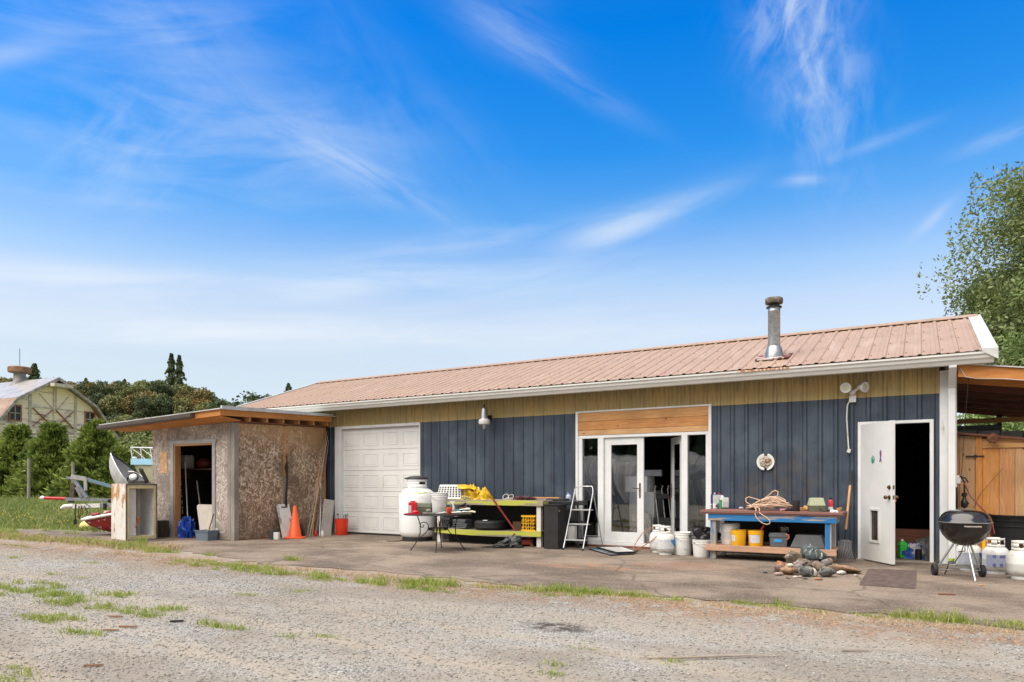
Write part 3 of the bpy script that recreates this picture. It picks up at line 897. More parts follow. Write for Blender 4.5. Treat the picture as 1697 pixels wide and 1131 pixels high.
# screws through the lower siding
sc = MB()
x_ = math.ceil(XL / SP) * SP
while x_ < XR:
    for zz in (.35, 1.05, 1.75):
        if not (GX0 < x_ < GX1 or FX0 < x_ < FX1 or DX0 - .02 < x_ < DX1):
            sc.ball((x_ + .05, -.004, zz), .006, n=6, k=4)
    x_ += SP
struct(sc.build('siding_screws', M['blackmat'], WS), 'stuff')
sb = MB()
for a, b_, z0, z1 in ((XL, GX0, 0, T0), (GX1, FX0, 0, T0), (FX1, DX0, 0, T0), (DX1, XR, 0, T0), (GX0, GX1, GZ, T0), (FX0, FX1, FZ, T0), (DX0, DX1, DZ, T0)):
    sb.b(a, b_, .006, .14, z0, z1)
sb.b(XL, XL + .14, .14, 5.4, 0, T0); sb.b(XR - .14, XR, .14, 5.4, 0, T0); sb.b(XL, XR, 5.4, 5.54, 0, T0)
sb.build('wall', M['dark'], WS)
# gables and end walls clad outside
for xx, nm in ((XL - .012, 'left'), (XR + .012, 'right')):
    e = MB().prism([(0, 0), (5.54, 0), (5.54, 3.0), (2.7, 4.02), (0, 3.02)], 'x', xx - .006, xx + .006)
    e.build('gable_wall', M['navy'], WS)
MB().b(XL + .15, XR - .15, .15, 5.39, .0, .03).build('floor_slab', pbr('workshop_floor', (.13, .115, .10), .85, var=.2), WS)
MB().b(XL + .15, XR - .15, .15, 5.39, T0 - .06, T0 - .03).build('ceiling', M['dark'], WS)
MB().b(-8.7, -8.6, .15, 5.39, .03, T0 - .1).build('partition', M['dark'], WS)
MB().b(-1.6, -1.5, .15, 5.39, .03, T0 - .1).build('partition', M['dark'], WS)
# roof
EY, EZ, RY, RZ = -.52, 3.035, 2.7, 4.15
RX0, RX1 = -15.25, .74
sl = (RZ - EZ) / (RY - EY)
nrm = Vector((0, -sl, 1)).normalized()
rf = MB()
def rfn(x_, o):
    return [(x_, EY + (RY - EY) * t + nrm.y * o, EZ + (RZ - EZ) * t + nrm.z * o) for t in (0, .5, 1)]
corr_x(rf, RX0, RX1, rfn, .017)
corr_x(rf, RX0, RX1, lambda x_, o: [(x_, 2*RY - p[1], p[2]) for p in rfn(x_, o)], .022)
roof = rf.build('roof', M['roofmetal'], WS, solid=.004)
rs = MB()
x_ = math.ceil(RX0 / SP) * SP
while x_ < RX1:
    for t in (.08, .36, .64, .92):
        y_ = EY + (RY - EY) * t; z_ = EZ + (RZ - EZ) * t
        rs.ball((x_ + .055, y_, z_ + .008), .009, n=6, k=4)
    x_ += SP
struct(rs.build('roof_screws', M['rust'], roof), 'stuff')
rc = MB()
rc.prism([(RY - .17, RZ - .03), (RY - .17, RZ - .018), (RY, RZ + .052), (RY + .17, RZ - .018), (RY + .17, RZ - .03), (RY, RZ + .035)], 'x', RX0, RX1 + .14)
rc.build('ridge_cap', M['roofmetal'], roof)
# rake trim, right end wide and white
for x0_, x1_ in ((RX1, .925), (RX0 - .09, RX0)):
    t = MB()
    for (ya, za), (yb, zb) in (((EY - .06, EZ - .02), (RY, RZ)), ((RY, RZ), (2*RY - EY, EZ))):
        t.add([(x0_, ya, za + .035), (x1_, ya, za + .035), (x1_, yb, zb + .035), (x0_, yb, zb + .035), (x0_, ya, za - .0), (x1_, ya, za - .12), (x1_, yb, zb - .12), (x0_, yb, zb - .0)],
              [(0, 1, 2, 3), (1, 5, 6, 2), (0, 3, 7, 4), (4, 5, 1, 0), (4, 7, 6, 5), (3, 2, 6, 7)])
    t.build('rake_trim', M['whitemetal'], roof)
# soffit
MB().add([(XL, -.02, T0 + .0), (RX1 + .1, -.02, T0 + .0), (RX1 + .1, EY, T0 - .02), (XL, EY, T0 - .02)], [(0, 1, 2, 3)]).build('soffit', M['white_old'], WS, solid=.012)
# gutter: K profile along the eave, open at the top
gp_ = [(-.40, 2.865), (-.50, 2.865), (-.522, 2.905), (-.545, 2.93), (-.552, 2.965), (-.575, 2.985), (-.575, 3.012), (-.562, 3.012), (-.562, 2.993), (-.54, 2.972), (-.53, 2.93), (-.508, 2.908), (-.492, 2.877), (-.408, 2.877), (-.408, 3.0), (-.40, 3.0)]
mg = M['gutter']
gg = MB().prism(gp_, 'x', -15.0, .88)
gut = gg.build('gutter', None or mg, WS)
gut2 = MB().prism([(-.56, 3.0), (-.40, 3.0), (-.40, 2.868), (-.50, 2.868), (-.56, 2.96)], 'x', .876, .884).build('end_cap', mg, gut)
# rust that has run over the gutter lip below the flue
m_, g, bs = newmat('gutter_rust')
co = g.coord(); xx, yy, zz = g.sep(co)
g.put(bs.inputs['Base Color'], g.mix(g.smooth(g.noise(g.map(co, (9, 1, 3)), 2, 5, .7), .42, .6), (.36, .11, .03), (.62, .55, .45)))
bs.inputs['Roughness'].default_value = .8
MB().prism([(-.5785, 2.984), (-.576, 2.984), (-.576, 3.012), (-.5785, 3.013)], 'x', -2.55, -1.75).build('rust_stain', m_, gut)
# frost-white corner trim and boxed downpipe
MB().b(XR - .055, XR + .02, -.035, -.006 + .02, 0, 2.86).build('corner_trim', M['white'], WS)
dp = MB()
dp.b(.36, .45, -.14, -.04, 0, 2.55)
dp.b(.357, .453, -.143, -.037, 2.50, 2.585); dp.prism([(-.14, 2.58), (-.04, 2.58), (-.40, 2.83), (-.50, 2.83)], 'x', .358, .452); dp.b(.358, .452, -.50, -.40, 2.83, 2.885)
dp.build('downpipe', M['white'], WS, bevel=.006)
MB().b(XR + .02, XR + .16, -.035, .10, 0, 2.86).build('corner_post', M['white'], WS)

# ---- garage door
gd = MB()
gd.b(GX0, GX0 + .19, -.03, .006, 0, GZ); gd.b(GX1 - .03, GX1, -.03, .006, 0, GZ); gd.b(GX0 + .19, GX1 - .03, -.03, .006, GZ - .06, GZ)
fr = gd.build('garage_door_frame', M['white'], WS, bevel=.004)
MB().b(GX0 + .10, GX1, .056, .10, GZ - .10, GZ).build('head_stop', M['white'], fr)
MB().b(GX0 + .17, GX0 + .20, .0065, .054, 0, GZ - .061).build('stop', M['white'], fr)
gp = MB()
gx0, gx1 = GX0 + .17, GX1 - .025
ph_ = .481
yd = .055
npan = 5
for r_ in range(5):
    z0 = .05 + r_ * ph_ + .003; z1 = .05 + (r_ + 1) * ph_ - .003
    gp.b(gx0, gx1, yd, yd + .045, z0, z1)
    pw = (gx1 - gx0) / 4.0
    for c_ in range(4):
        a = gx0 + pw * c_ + .07; b_ = gx0 + pw * (c_ + 1) - .07
        za, zb = z0 + .09, z1 - .09
        # raised moulding round a sunk field
        for (p, q, r, s_) in ((a, b_, za, za + .02), (a, b_, zb - .02, zb), (a, a + .02, za + .02, zb - .02), (b_ - .02, b_, za + .02, zb - .02)):
            gp.b(p, q, yd - .0075, yd, r, s_)
        gp.b(a + .045, b_ - .045, yd - .005, yd, za + .042, zb - .042)
gdoor = gp.build('garage_door', M['garage'], WS, bevel=.004)
MB().b(gx0, gx1, yd + .003, yd + .04, .012, .05).build('bottom_seal', M['rubber'], gdoor)

# ---- french doors, side lights and the boarded transom
fr_ = MB()
fr_.b(FX0, FX0 + .05, -.035, .01, .0, FZ); fr_.b(FX1 - .05, FX1, -.035, .01, .0, FZ); fr_.b(FX0 + .05, FX1 - .05, -.035, .01, FZ - .03, FZ)
fr_.b(FX0 + .05, FX1 - .05, -.02, .10, 2.045, 2.10)     # head under the boards
fr_.b(FX0 + .05, FX0 + .13, -.015, .10, .10, 2.045); fr_.b(FX1 - .10, FX1 - .05, -.015, .10, .10, 2.045)
fr_.b(-5.215, -5.10, -.02, .10, .10, 2.045); fr_.b(-3.62, -3.515, -.02, .10, .10, 2.045)
fr_.b(FX0 + .13, -5.215, -.015, .08, .10, .17); fr_.b(-3.515, FX1 - .10, -.015, .08, .10, .17)
fr_.b(FX0 + .05, FX1 - .05, -.012, .11, .045, .10)
FF = fr_.build('french_door_frame', M['white'], WS, bevel=.004)
zz = [2.102, 2.20, 2.365, 2.533]
for i in range(3):
    MB().b(FX0 + .052, FX1 - .052, -.028 - .002 * i, .0, zz[i] + .002, zz[i + 1] - .002).build('transom_board', (M['pine_c'], M['pine_b'], M['pine'])[i], FF, bevel=.003)
MB().b(FX0 + .02, FX1 - .02, -.06, .10, .0, .045).build('sill', M['redwood'], FF, bevel=.004)
MB().b(FX0 + .13, -5.215, .03, .036, .17, 2.045).build('side_light', M['glass'], FF)
MB().b(-3.515, FX1 - .10, .03, .036, .17, 2.045).build('side_light', M['glass'], FF)


def glazed_leaf(parent, hinge, angle, width, flip, label):
    """a glazed door leaf hinged at x=hinge; local x runs from the hinge to the free edge"""
    L = MB(); s = -1 if flip else 1
    z0, z1 = .105, 2.04; st = .135
    Mx = Matrix.Translation((hinge, .02, 0)) @ Matrix.Rotation(angle, 4, 'Z')
    def bb(mb, a, b_, y0, y1, za, zb):
        t = MB().b(min(s*a, s*b_), max(s*a, s*b_), y0, y1, za, zb).xf(Mx)
        mb.add(t.v, t.f)
    bb(L, 0, st, 0, .045, z0, z1); bb(L, width - st + .01, width, 0, .045, z0, z1)
    bb(L, st, width - st + .01, 0, .045, z1 - .13, z1); bb(L, st, width - st + .01, 0, .045, z0, z0 + .19)
    o = L.build('door_leaf', M['white'], parent, bevel=.003); o['label'] = label
    G_ = MB(); bb(G_, st, width - st + .01, .018, .024, z0 + .19, z1 - .13)
    G_.build('glass_pane', M['glass'], o)
    H = MB()
    for side in (-.006, .045):
        bb(H, width - .085, width - .055, side, side + .006, .93, 1.20)
    hx = width - .07
    t = MB().tube([(s*hx, -.002, 1.10), (s*hx, -.04, 1.10), (s*(hx - .02), -.05, 1.10), (s*(hx - .12), -.05, 1.105)], .008).xf(Mx); H.add(t.v, t.f)
    t = MB().tube([(s*hx, .047, 1.10), (s*hx, .09, 1.10), (s*(hx - .12), .095, 1.105)], .008).xf(Mx); H.add(t.v, t.f)
    H.build('handle', M['brass'], o)
    return o


glazed_leaf(FF, -5.098, 0, .768, False, 'closed glazed leaf on the left with lever handle')
glazed_leaf(FF, -3.622, R(-57), .72, True, 'glazed leaf swung inwards on the right')

# ---- steel door standing open
df = MB()
df.b(DX0, DX0 + .06, -.035, .10, .0, DZ); df.b(DX1 - .05, DX1, -.035, .10, .0, DZ); df.b(DX0 + .06, DX1 - .05, -.035, .10, DZ - .045, DZ)
DF = df.build('door_frame', M['white'], WS, bevel=.004)
MB().b(DX0 - .02, DX1 + .02, -.13, .10, .0, .028).build('threshold', M['greywood_x'], DF, bevel=.004)
lx, ly = -.77, -.035
ang = math.atan2(-.73 - ly, -.33 - lx)
Mx = Matrix.Translation((lx, ly, 0)) @ Matrix.Rotation(ang, 4, 'Z')
L = MB(); W_ = .84; lz0, lz1 = .035, 2.10
# leaf with an opening cut for the pet flap (x .25-.50, z .30-.80)
fx0, fx1, fz0, fz1 = .27, .50, .33, .80
for a, b_, za, zb in ((0, fx0, lz0, lz1), (fx1, W_, lz0, lz1), (fx0, fx1, lz0, fz0), (fx0, fx1, fz1, lz1)):
    L.b(a, b_, -.022, .022, za, zb)
L.xf(Mx)
leaf = L.build('door_leaf', M['door'], DF)
leaf['label'] = 'white steel leaf swung outwards with a pet flap and two stickers'
pf = MB()
for a, b_, za, zb in ((fx0 - .025, fx0 + .012, fz0 - .025, fz1 + .025), (fx1 - .012, fx1 + .025, fz0 - .025, fz1 + .025), (fx0 + .012, fx1 - .012, fz0 - .025, fz0 + .012), (fx0 + .012, fx1 - .012, fz1 - .012, fz1 + .025)):
    pf.b(a, b_, -.034, .034, za, zb)
pf.xf(Mx)
pf.build('pet_flap_frame', M['white_old'], leaf, bevel=.003)
pf = MB()
for k in range(4):
    pf.b(fx0 + .014 + k * .052, fx0 + .014 + k * .052 + .049, -.008 + .004 * (k % 2), -.004 + .004 * (k % 2), fz0 + .013, fz1 - .013)
pf.xf(Mx)
pf.build('pet_flap', pbr('smoky_vinyl', (.06, .045, .035), .25, var=.3, scale=6), leaf)
for zz_, rr in ((1.14, .026), (.995, .024)):
    hw = MB()
    t = MB().tube([(W_ - .065, -.024, zz_), (W_ - .065, -.030, zz_)], .032, 16); t.xf(Mx); hw.add(t.v, t.f)
    if zz_ > 1.1:
        t = MB().tube([(W_ - .065, -.030, zz_), (W_ - .065, -.048, zz_)], .02, 14).xf(Mx); hw.add(t.v, t.f)
    else:
        for sd_ in (-1, 1):
            t = MB().lathe([(.010, .0), (.010, .03), (.026, .045), (.030, .06), (.024, .075), (.006, .08)], n=14, M=Matrix.Rotation(R(90 * sd_), 4, 'X'))
            t.xf(Matrix.Translation((W_ - .065, -.022 * -sd_ * -1 if sd_ > 0 else .022, zz_))); t.xf(Mx); hw.add(t.v, t.f)
    t = MB().b(W_ - .001, W_ + .002, -.012, .012, zz_ - .028, zz_ + .028).xf(Mx); hw.add(t.v, t.f)
    hw.build('deadbolt' if zz_ > 1.1 else 'door_knob', M['brass'], leaf, smooth=40)
for zz_ in (.30, 1.08, 1.85):
    MB().tube([(lx - .006, ly - .008, zz_ - .05), (lx - .006, ly - .008, zz_ + .05)], .009, 8).build('hinge', M['rust'], DF)
# stickers: a round green badge and a looped ribbon
stk = MB().lathe([(1e-6, 0), (.045, 0), (.045, .0015), (1e-6, .0015)], n=24, M=Matrix.Rotation(R(90), 4, 'X') @ Matrix.Diagonal((1, 1.35, 1, 1)))
stk.xf(Matrix.Translation((.345, -.0245, 1.555))).xf(Mx)
m_, g, bs = newmat('green_badge'); co = g.coord()
g.put(bs.inputs['Base Color'], g.mix(g.smooth(g.noise(co, 30, 2, .5), .56, .60), (.02, .25, .18), (.50, .60, .55)))
bs.inputs['Roughness'].default_value = .4
stk.build('round_sticker', m_, leaf)
rb = MB()
path = [(-.022, -.085), (.0, -.03), (.012, .02), (.012, .06), (.0, .085), (-.012, .06), (-.012, .02), (.0, -.03), (.022, -.085)]
pts = [Mx @ Vector((.555 + a, -.0275 - .0012 * (i % 2), 1.60 + b_)) for i, (a, b_) in enumerate(path)]
rb.tube(pts, .006, 6)
rb.build('ribbon_sticker', pbr('ribbon_print', (.34, .05, .12), .4, var=.1, patches=[((.04, .05, .25), 30, .5, .05)]), leaf)

# ---- flue
CX_, CY_ = -2.12, .27
zr = EZ + sl * (CY_ - EY)
FL = thing('stove_flue', 'galvanised stove flue with rain cap rising through the pink roof', 'flue', (CX_, CY_, zr))
FL.scale = (1, 1, .91)
MB().lathe([(.155, -.02), (.150, .05), (.118, .20), (.104, .215), (.102, .22)], n=28).build('flashing_cone', M['galv'], FL, smooth=40)
fl = MB().add([(-.27, -.24, -.24*sl + .03), (.27, -.24, -.24*sl + .03), (.27, .22, .22*sl + .03), (-.27, .22, .22*sl + .03)], [(0, 1, 2, 3)])
fl.build('base_flashing', pbr('red_flashing_sealant', (.22, .055, .04), .7, var=.3, scale=9, patches=[((.55, .50, .46), 7, .5, .06)]), FL, solid=.02)
MB().lathe([(.098, .2), (.098, .86), (.101, .865), (.101, .875), (.098, .88), (.098, .93)], n=28).build('pipe', M['galv'], FL, smooth=40)
MB().lathe([(.098, .93), (.125, .935), (.125, .955), (.10, .96), (.08, .97), (.08, 1.02), (.10, 1.03)], n=28).build('collar', M['iron'], FL, smooth=40)
MB().lathe([(.08, 1.0), (.135, 1.01), (.142, 1.02), (.142, 1.10), (.13, 1.115), (1e-6, 1.125)], n=28).build('rain_cap', pbr('weathered_cap', (.22, .20, .17), .7, metal=.4, var=.3, scale=14, patches=[((.12, .07, .045), 12, .5, .1)]), FL, smooth=40)

# ---- lamps on the wall
FLD = thing('floodlight', 'white twin-headed floodlight on the tan band above the steel door', 'floodlight', (-.90, -.03, 2.52))
MB().b(-.05, .05, -.05, .004, -.06, .045).build('junction_box', M['white_old'], FLD, bevel=.005)
t = MB(); t.ball((0, -.05, .09), .05, 1, .8, .9); t.tube([(0, -.05, .09), (.08, -.08, .14)], .016)
t.build('sensor_body', M['white_old'], FLD, smooth=50)
for (p, dr, nm) in (((-.085, -.14, .16), (-.15, -1, -.12), 'head'), ((.16, -.11, .155), (.75, -.5, -.1), 'head')):
    Mh = Matrix.Translation(p) @ Vector(dr).to_track_quat('Z', 'Y').to_matrix().to_4x4()
    h_ = MB().lathe([(.02, -.10), (.035, -.09), (.045, -.05), (.078, -.005), (.082, .03), (.078, .034), (.076, .02)], n=22).xf(Mh)
    h_.tube([(0, -.06, .10), Mh @ Vector((0, 0, -.08))], .014)
    hh_ = h_.build('lamp_head', M['white'], FLD, smooth=40)
    MB().lathe([(1e-6, .026), (.05, .022), (.074, .012)], n=22).xf(Mh).build('lens', pbr('frosted_lens', (.62, .62, .42), .25, var=.05), hh_, smooth=60)
cd = MB().tube([(-.04, -.02, -.03), (-.075, -.02, -.10), (-.085, -.02, -.3), (-.06, -.018, -.76), (-.052, -.015, -.80)], .011, 10)
cd.build('cable_sleeve', M['white_old'], FLD, smooth=60)
MB().bx((-.055, -.012, -.815), (.05, .022, .06), (0, .3, 0)).build('outlet_plate', M['white_old'], FLD, bevel=.004)

WL = thing('barn_light', 'grey dusk-to-dawn lamp on the tan band between garage door and french doors', 'wall lamp', (-7.6, -.03, 2.54))
MB().lathe([(.035, .23), (.05, .22), (.062, .19), (.075, .0), (.078, -.01)], c=(0, -.22, -.03), n=20).build('housing', M['galv'], WL, smooth=40)
MB().lathe([(.078, -.01), (.11, -.03), (.118, -.09), (.10, -.12), (.06, -.125)], c=(0, -.22, -.03), n=22).build('reflector', M['plastic_white'], WL, smooth=40)
MB().lathe([(.035, -.11), (.04, -.15), (.03, -.20), (1e-6, -.23)], c=(0, -.22, -.03), n=16).build('bulb', pbr('bulb_glass', (.45, .45, .43), .15, metal=.3), WL, smooth=60)
t = MB().tube([(0, 0, .0), (0, -.10, .03), (0, -.16, .05)], .016); t.bx((0, 0.0, 0), (.08, .03, .11))
t.build('bracket', M['iron'], WL)
MB().tube([(0, -.22, .19), (0, -.22, .25)], .016).build('photocell', M['iron'], WL)

VT = thing('round_vent', 'round white wall vent with a rag-stuffed mouth on the navy wall above the blue bench', 'vent', (-2.20, -.02, 1.55))
MR = Matrix.Rotation(R(90), 4, 'X')
v_ = MB()
for a0, a1 in ((100, 262), (-80, 74)):
    pts_o = []; n_ = 20
    for i in range(n_ + 1):
        q = R(a0 + (a1 - a0) * i / n_)
        pts_o.append((math.cos(q), math.sin(q)))
    vs = [(c_ * r_, y_, s_ * r_) for c_, s_ in pts_o for r_, y_ in ((.072, -.012), (.10, -.034), (.138, -.036), (.142, -.024), (.136, -.018))]
    fs = [(i*5 + j, i*5 + j + 1, (i+1)*5 + j + 1, (i+1)*5 + j) for i in range(n_) for j in range(4)]
    v_.add(vs, fs)
v_.build('flange', M['white'], VT, smooth=50, solid=.003)
rg = MB().grid(lambda u, v: ((.012 + .088 * u) * math.cos(6.2832 * v) if u > 0 else 0, -.035 - .035 * (1 - u*u) + .012 * math.sin(17 * v * 2) * math.sin(9 * u + 2), (.012 + .088 * u) * math.sin(6.2832 * v) if u > 0 else 0), 10, 40)
rg.build('rag', pbr('stained_rag', (.55, .48, .40), .9, var=.25, scale=18, patches=[((.26, .11, .05), 16, .54, .08), ((.10, .07, .05), 22, .62, .05)]), VT, smooth=80)

# ------------------------------------------------------------------ shed lean-to on the left
SH = thing('osb_shed', 'lean-to shed clad in weathered strand board at the left end of the workshop', 'shed', (0, 0, 0))
SX0, SX1, SY = -14.97, -12.18, -2.65
sdx0, sdx1, sdz = -14.30, -12.77, 2.05     # outer edge of the door trim
zt = lambda x_, y_: 2.46 + .03 * (x_ - SX1) * .6 + .028 * (y_ - SY)
fw_ = MB()
for a, b_ in ((SX0, sdx0 + .02), (sdx1 - .02, SX1)):
    fw_.prism([(a, .02), (b_, .02), (b_, zt(b_, SY)), (a, zt(a, SY))], 'y', SY, SY + .012)
fw_.prism([(sdx0 + .02, sdz), (sdx1 - .02, sdz), (sdx1 - .02, zt(sdx1, SY)), (sdx0 + .02, zt(sdx0, SY))], 'y', SY, SY + .012)
fw_.build('front_wall', M['osb_front'], SH)
t = MB(); t.b(-14.66, -14.44, SY - .008, SY - .0015, 1.42, 1.90)
t.build('patch_board', M['osb_new'], SH)
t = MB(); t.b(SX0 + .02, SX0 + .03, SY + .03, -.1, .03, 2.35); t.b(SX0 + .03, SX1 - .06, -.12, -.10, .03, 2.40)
t.build('shade_lining', M['dark'], SH)  # near-black sheets added so the shed's inside looks dark
t = MB(); t.b(SX0 - .012, SX0, SY, -.03, .02, 2.40)
t.build('side_wall', M['osb_side'], SH)
for y0, y1, m__ in ((SY + .10, -1.36, M['osb_side']), (-1.30, -.10, M['osb_side'])):
    MB().prism([(y0, .03), (y1, .03), (y1, zt(SX1, y1) - .02), (y0, zt(SX1, y0) - .02)], 'x', SX1 - .012, SX1).build('side_panel', m__, SH)
t = MB()
t.prism([(-1.375, 1.35), (-1.295, 1.35), (-1.295, 2.47), (-1.375, 2.45)], 'x', SX1 - .03, SX1 + .012)
t.prism([(-.16, .03), (-.10, .03), (-.10, 2.5), (-.16, 2.5)], 'x', SX1 - .03, SX1 + .010)
t.build('stud', M['pine_z'], SH)
t = MB(); t.prism([(-1.375, .03), (-1.295, .03), (-1.295, 1.35), (-1.375, 1.35)], 'x', SX1 - .03, SX1 + .004); t.build('stud', M['greywood'], SH)
t = MB(); t.b(SX1 - .09, SX1 + .02, SY - .014, SY + .10, .0, zt(SX1, SY) - .01)
t.b(SX1 - .20, SX1 - .10, SY - .012, SY, .02, zt(SX1, SY) - .02)
t.build('corner_board', M['greywood'], SH, bevel=.003)
t = MB(); t.b(sdx0, sdx0 + .11, SY - .022, SY, .0, sdz); t.b(sdx1 - .09, sdx1, SY - .022, SY, .0, sdz); t.b(sdx0 - .04, sdx1 + .03, SY - .022, SY, sdz, sdz + .085)
t.build('door_trim', pbr('grey_trim_paint', (.34, .34, .33), .6, var=.1), SH, bevel=.003)
t = MB(); t.b(sdx0 + .11, sdx0 + .14, SY, SY + .14, .0, sdz); t.b(sdx1 - .12, sdx1 - .09, SY, SY + .14, .0, sdz); t.b(sdx0 + .14, sdx1 - .12, SY, SY + .14, sdz - .035, sdz)
t.build('door_jamb', M['pine_z'], SH)
MB().b(SX1 - .02, SX1 + .015, SY + .02, -.1, .0, .035).build('sole_plate', M['redwood'], SH)
MB().b(SX0, SX1 - .02, SY + .02, -.04, .012, .04).build('shed_floor', M['darkwood'], SH)
# top plate, rafters ends with gaps, fascia boards
MB().prism([(SY + .02, zt(SX1, SY) - .01), (-.06, zt(SX1, -.06) - .01), (-.06, zt(SX1, -.06) + .025), (SY + .02, zt(SX1, SY) + .025)], 'x', SX1 - .06, SX1 + .035).build('top_plate', M['redwood'], SH)
tr_ = lambda x_, y_: 2.66 + .035 * (x_ + 12) + .032 * (y_ + 3.2)       # underside of the roof deck
for i in range(6):
    y_ = -2.40 + i * .44
    MB().prism([(-15.6, tr_(-15.6, y_) - .13), (-12.4, tr_(-12.4, y_) - .19), (-12.03, tr_(-12.03, y_) - .20), (-12.03, tr_(-12.03, y_)), (-15.6, tr_(-15.6, y_))], 'y', y_, y_ + .05).build('rafter', M['pine'], SH)
RXa, RXb, RYa = -16.15, -11.95, -3.15
t = MB()
t.prism([(RYa, tr_(RXb, RYa) - .12), (-.12, tr_(RXb, -.12) - .12), (-.12, tr_(RXb, -.12)), (RYa, tr_(RXb, RYa))], 'x', RXb - .03, RXb)
t.build('fascia', M['fascia'], SH)
MB().prism([(RYa, tr_(RXb, RYa) + .022), (-.12, tr_(RXb, -.12) + .022), (-.12, tr_(RXb, -.12) + .065), (RYa, tr_(RXb, RYa) + .075)], 'x', RXb + .004, RXb + .05).build('white_flashing', M['whitemetal'], SH)
t = MB()
t.prism([(RXa + .3, tr_(RXa + .3, RYa) - .12), (RXb - .03, tr_(RXb, RYa) - .12), (RXb - .03, tr_(RXb, RYa)), (RXa + .3, tr_(RXa + .3, RYa))], 'y', RYa, RYa + .03)
t.build('fascia', M['fascia_x'], SH)
t = MB()   # boarded soffit under the overhang
t.add([(RXa + .35, RYa + .03, tr_(RXa + .3, RYa) - .125), (RXb - .03, RYa + .03, tr_(RXb, RYa) - .125), (RXb - .03, SY + .0, zt(SX1, SY) + .02), (RXa + .35, SY, zt(SX1, SY) - .07)], [(0, 1, 2, 3)])
t.build('soffit', M['fascia_x'], SH, solid=.012)
t = MB()
t.add([(RXa, RYa - .05, tr_(RXa, RYa) + .012), (RXb + .05, RYa - .05, tr_(RXb, RYa) + .012), (RXb + .05, -.03, tr_(RXb, 0) + .012), (RXa, -.03, tr_(RXa, 0) + .012)], [(0, 1, 2, 3)])
t.build('roof_sheet', M['whitemetal'], SH, solid=.02)
gz = lambda x_: tr_(x_, RYa)
t = MB()
for (xa, xb) in ((RXa, -12.75),):
    prof = [(-.005, -.11), (-.075, -.11), (-.10, -.08), (-.11, -.01), (-.005, .0)]
    vs = [(xx, RYa + a, gz(xx) + b_) for xx in (xa, xb) for a, b_ in prof]
    t.add(vs, [(0, 1, 6, 5), (1, 2, 7, 6), (2, 3, 8, 7), (3, 4, 9, 8), (4, 0, 5, 9), (4, 3, 2, 1, 0), (5, 6, 7, 8, 9)])
t.build('brown_gutter', M['brown_gutter'], SH)
t = MB(); t.tube([(SX1 + .02, -1.32, 1.86), (SX1 + .05, -1.32, 1.84), (SX1 + .03, -1.32, 1.78)], .006)
t.build('hook', M['iron'], SH)

# ------------------------------------------------------------------ carport and board store on the right
CP = thing('carport', 'open timber carport with a brown boarded ceiling joined to the right end of the workshop', 'carport', (0, 0, 0))
cz = lambda x_: 2.80 - .15 * (x_ - .68)       # underside of the roof by x
t = MB(); t.prism([(.40, cz(.40) + .05), (4.3, cz(4.3) + .05), (4.3, cz(4.3) + .066), (.40, cz(.40) + .066)], 'y', -.42, 5.4)
t.build('roof_sheet', M['whitemetal'], CP)
t = MB(); t.prism([(.47, cz(.47) - .12), (4.2, cz(4.2) - .12), (4.2, cz(4.2) + .045), (.47, cz(.47) + .045)], 'y', -.38, -.34)
t.build('front_beam', M['fascia_x'], CP)
t = MB(); t.prism([(.47, cz(.47) + .02), (4.2, cz(4.2) + .02), (4.2, cz(4.2) + .04), (.47, cz(.47) + .04)], 'y', -.33, 5.3)
t.build('ceiling_boards', wood('ceiling_ply', (.22, .10, .05), (.12, .05, .025), 'x', grey=(.25, .20, .16), grey_th=.6), CP)
for y_ in (.35, 1.2, 2.1, 3.0, 3.9, 5.2):
    MB().prism([(.47, cz(.47) - .12), (4.2, cz(4.2) - .12), (4.2, cz(4.2) + .015), (.47, cz(.47) + .015)], 'y', y_, y_ + .045).build('rafter', M['redwood'] if y_ > 1 else M['fascia_x'], CP)
MB().b(.47, 1.70, 2.9, 2.99, 2.28, 2.36).build('tie_beam', M['pine'], CP)
for (x_, y_, m__) in ((1.62, 2.94, M['pine_z']), (1.36, 5.2, M['darkwood']), (3.9, -.3, M['greywood']), (3.9, 5.2, M['greywood'])):
    MB().b(x_, x_ + .09, y_, y_ + .09, 0, cz(x_) - .1).build('post', m__, CP)
MB().beam((1.66, 2.98, 1.95), (2.3, 2.98, 2.5), .05, .09).build('brace', M['darkwood'], CP)

BF = thing('board_store', 'orange cedar board enclosure with a batten door behind the kettle grill', 'store', (0, 0, 0))
YB = .42
x0 = .33; ws = [.19, .20, .085, .21, .19, .20, .19, .21, .20, .19, .2, .2, .2, .2]
top = lambda x_: 1.965 - .135 * (x_ - .45)
cw = [wood('cedar_board_' + n_, a, b_, 'z', grey=(.40, .28, .19), grey_th=th) for n_, a, b_, th in
      (('tan', (.60, .30, .12), (.46, .20, .07), .56), ('orange', (.66, .29, .07), (.50, .19, .04), .60), ('pale', (.58, .35, .18), (.45, .25, .11), .54))]
xx = x0
for i, w_ in enumerate(ws):
    fr0 = i == 2
    zb, zt_ = .03, top(xx + w_ / 2) - .03
    if i >= 3:
        zt_ = 1.72
    MB().b(xx + .002, xx + w_ - .002, YB - (.022 if fr0 else 0), YB + .02, zb, zt_).build('board', cw[(i * 2 + i // 3) % 3], BF, bevel=.002)
    xx += w_
t = MB(); t.b(x0 + .475, xx, YB - .028, YB + .012, 1.722, 1.79); t.b(x0 + .475, xx, YB - .004, YB + .016, 1.79, 1.86)
t.build('door_head', M['pine'], BF)
t = MB(); t.prism([(x0, top(x0) - .02), (xx, top(xx) - .02), (xx, top(xx) + .01), (x0, top(x0) + .01)], 'y', YB - .09, YB + 1.2)
t.build('lid', M['redwood'], BF)
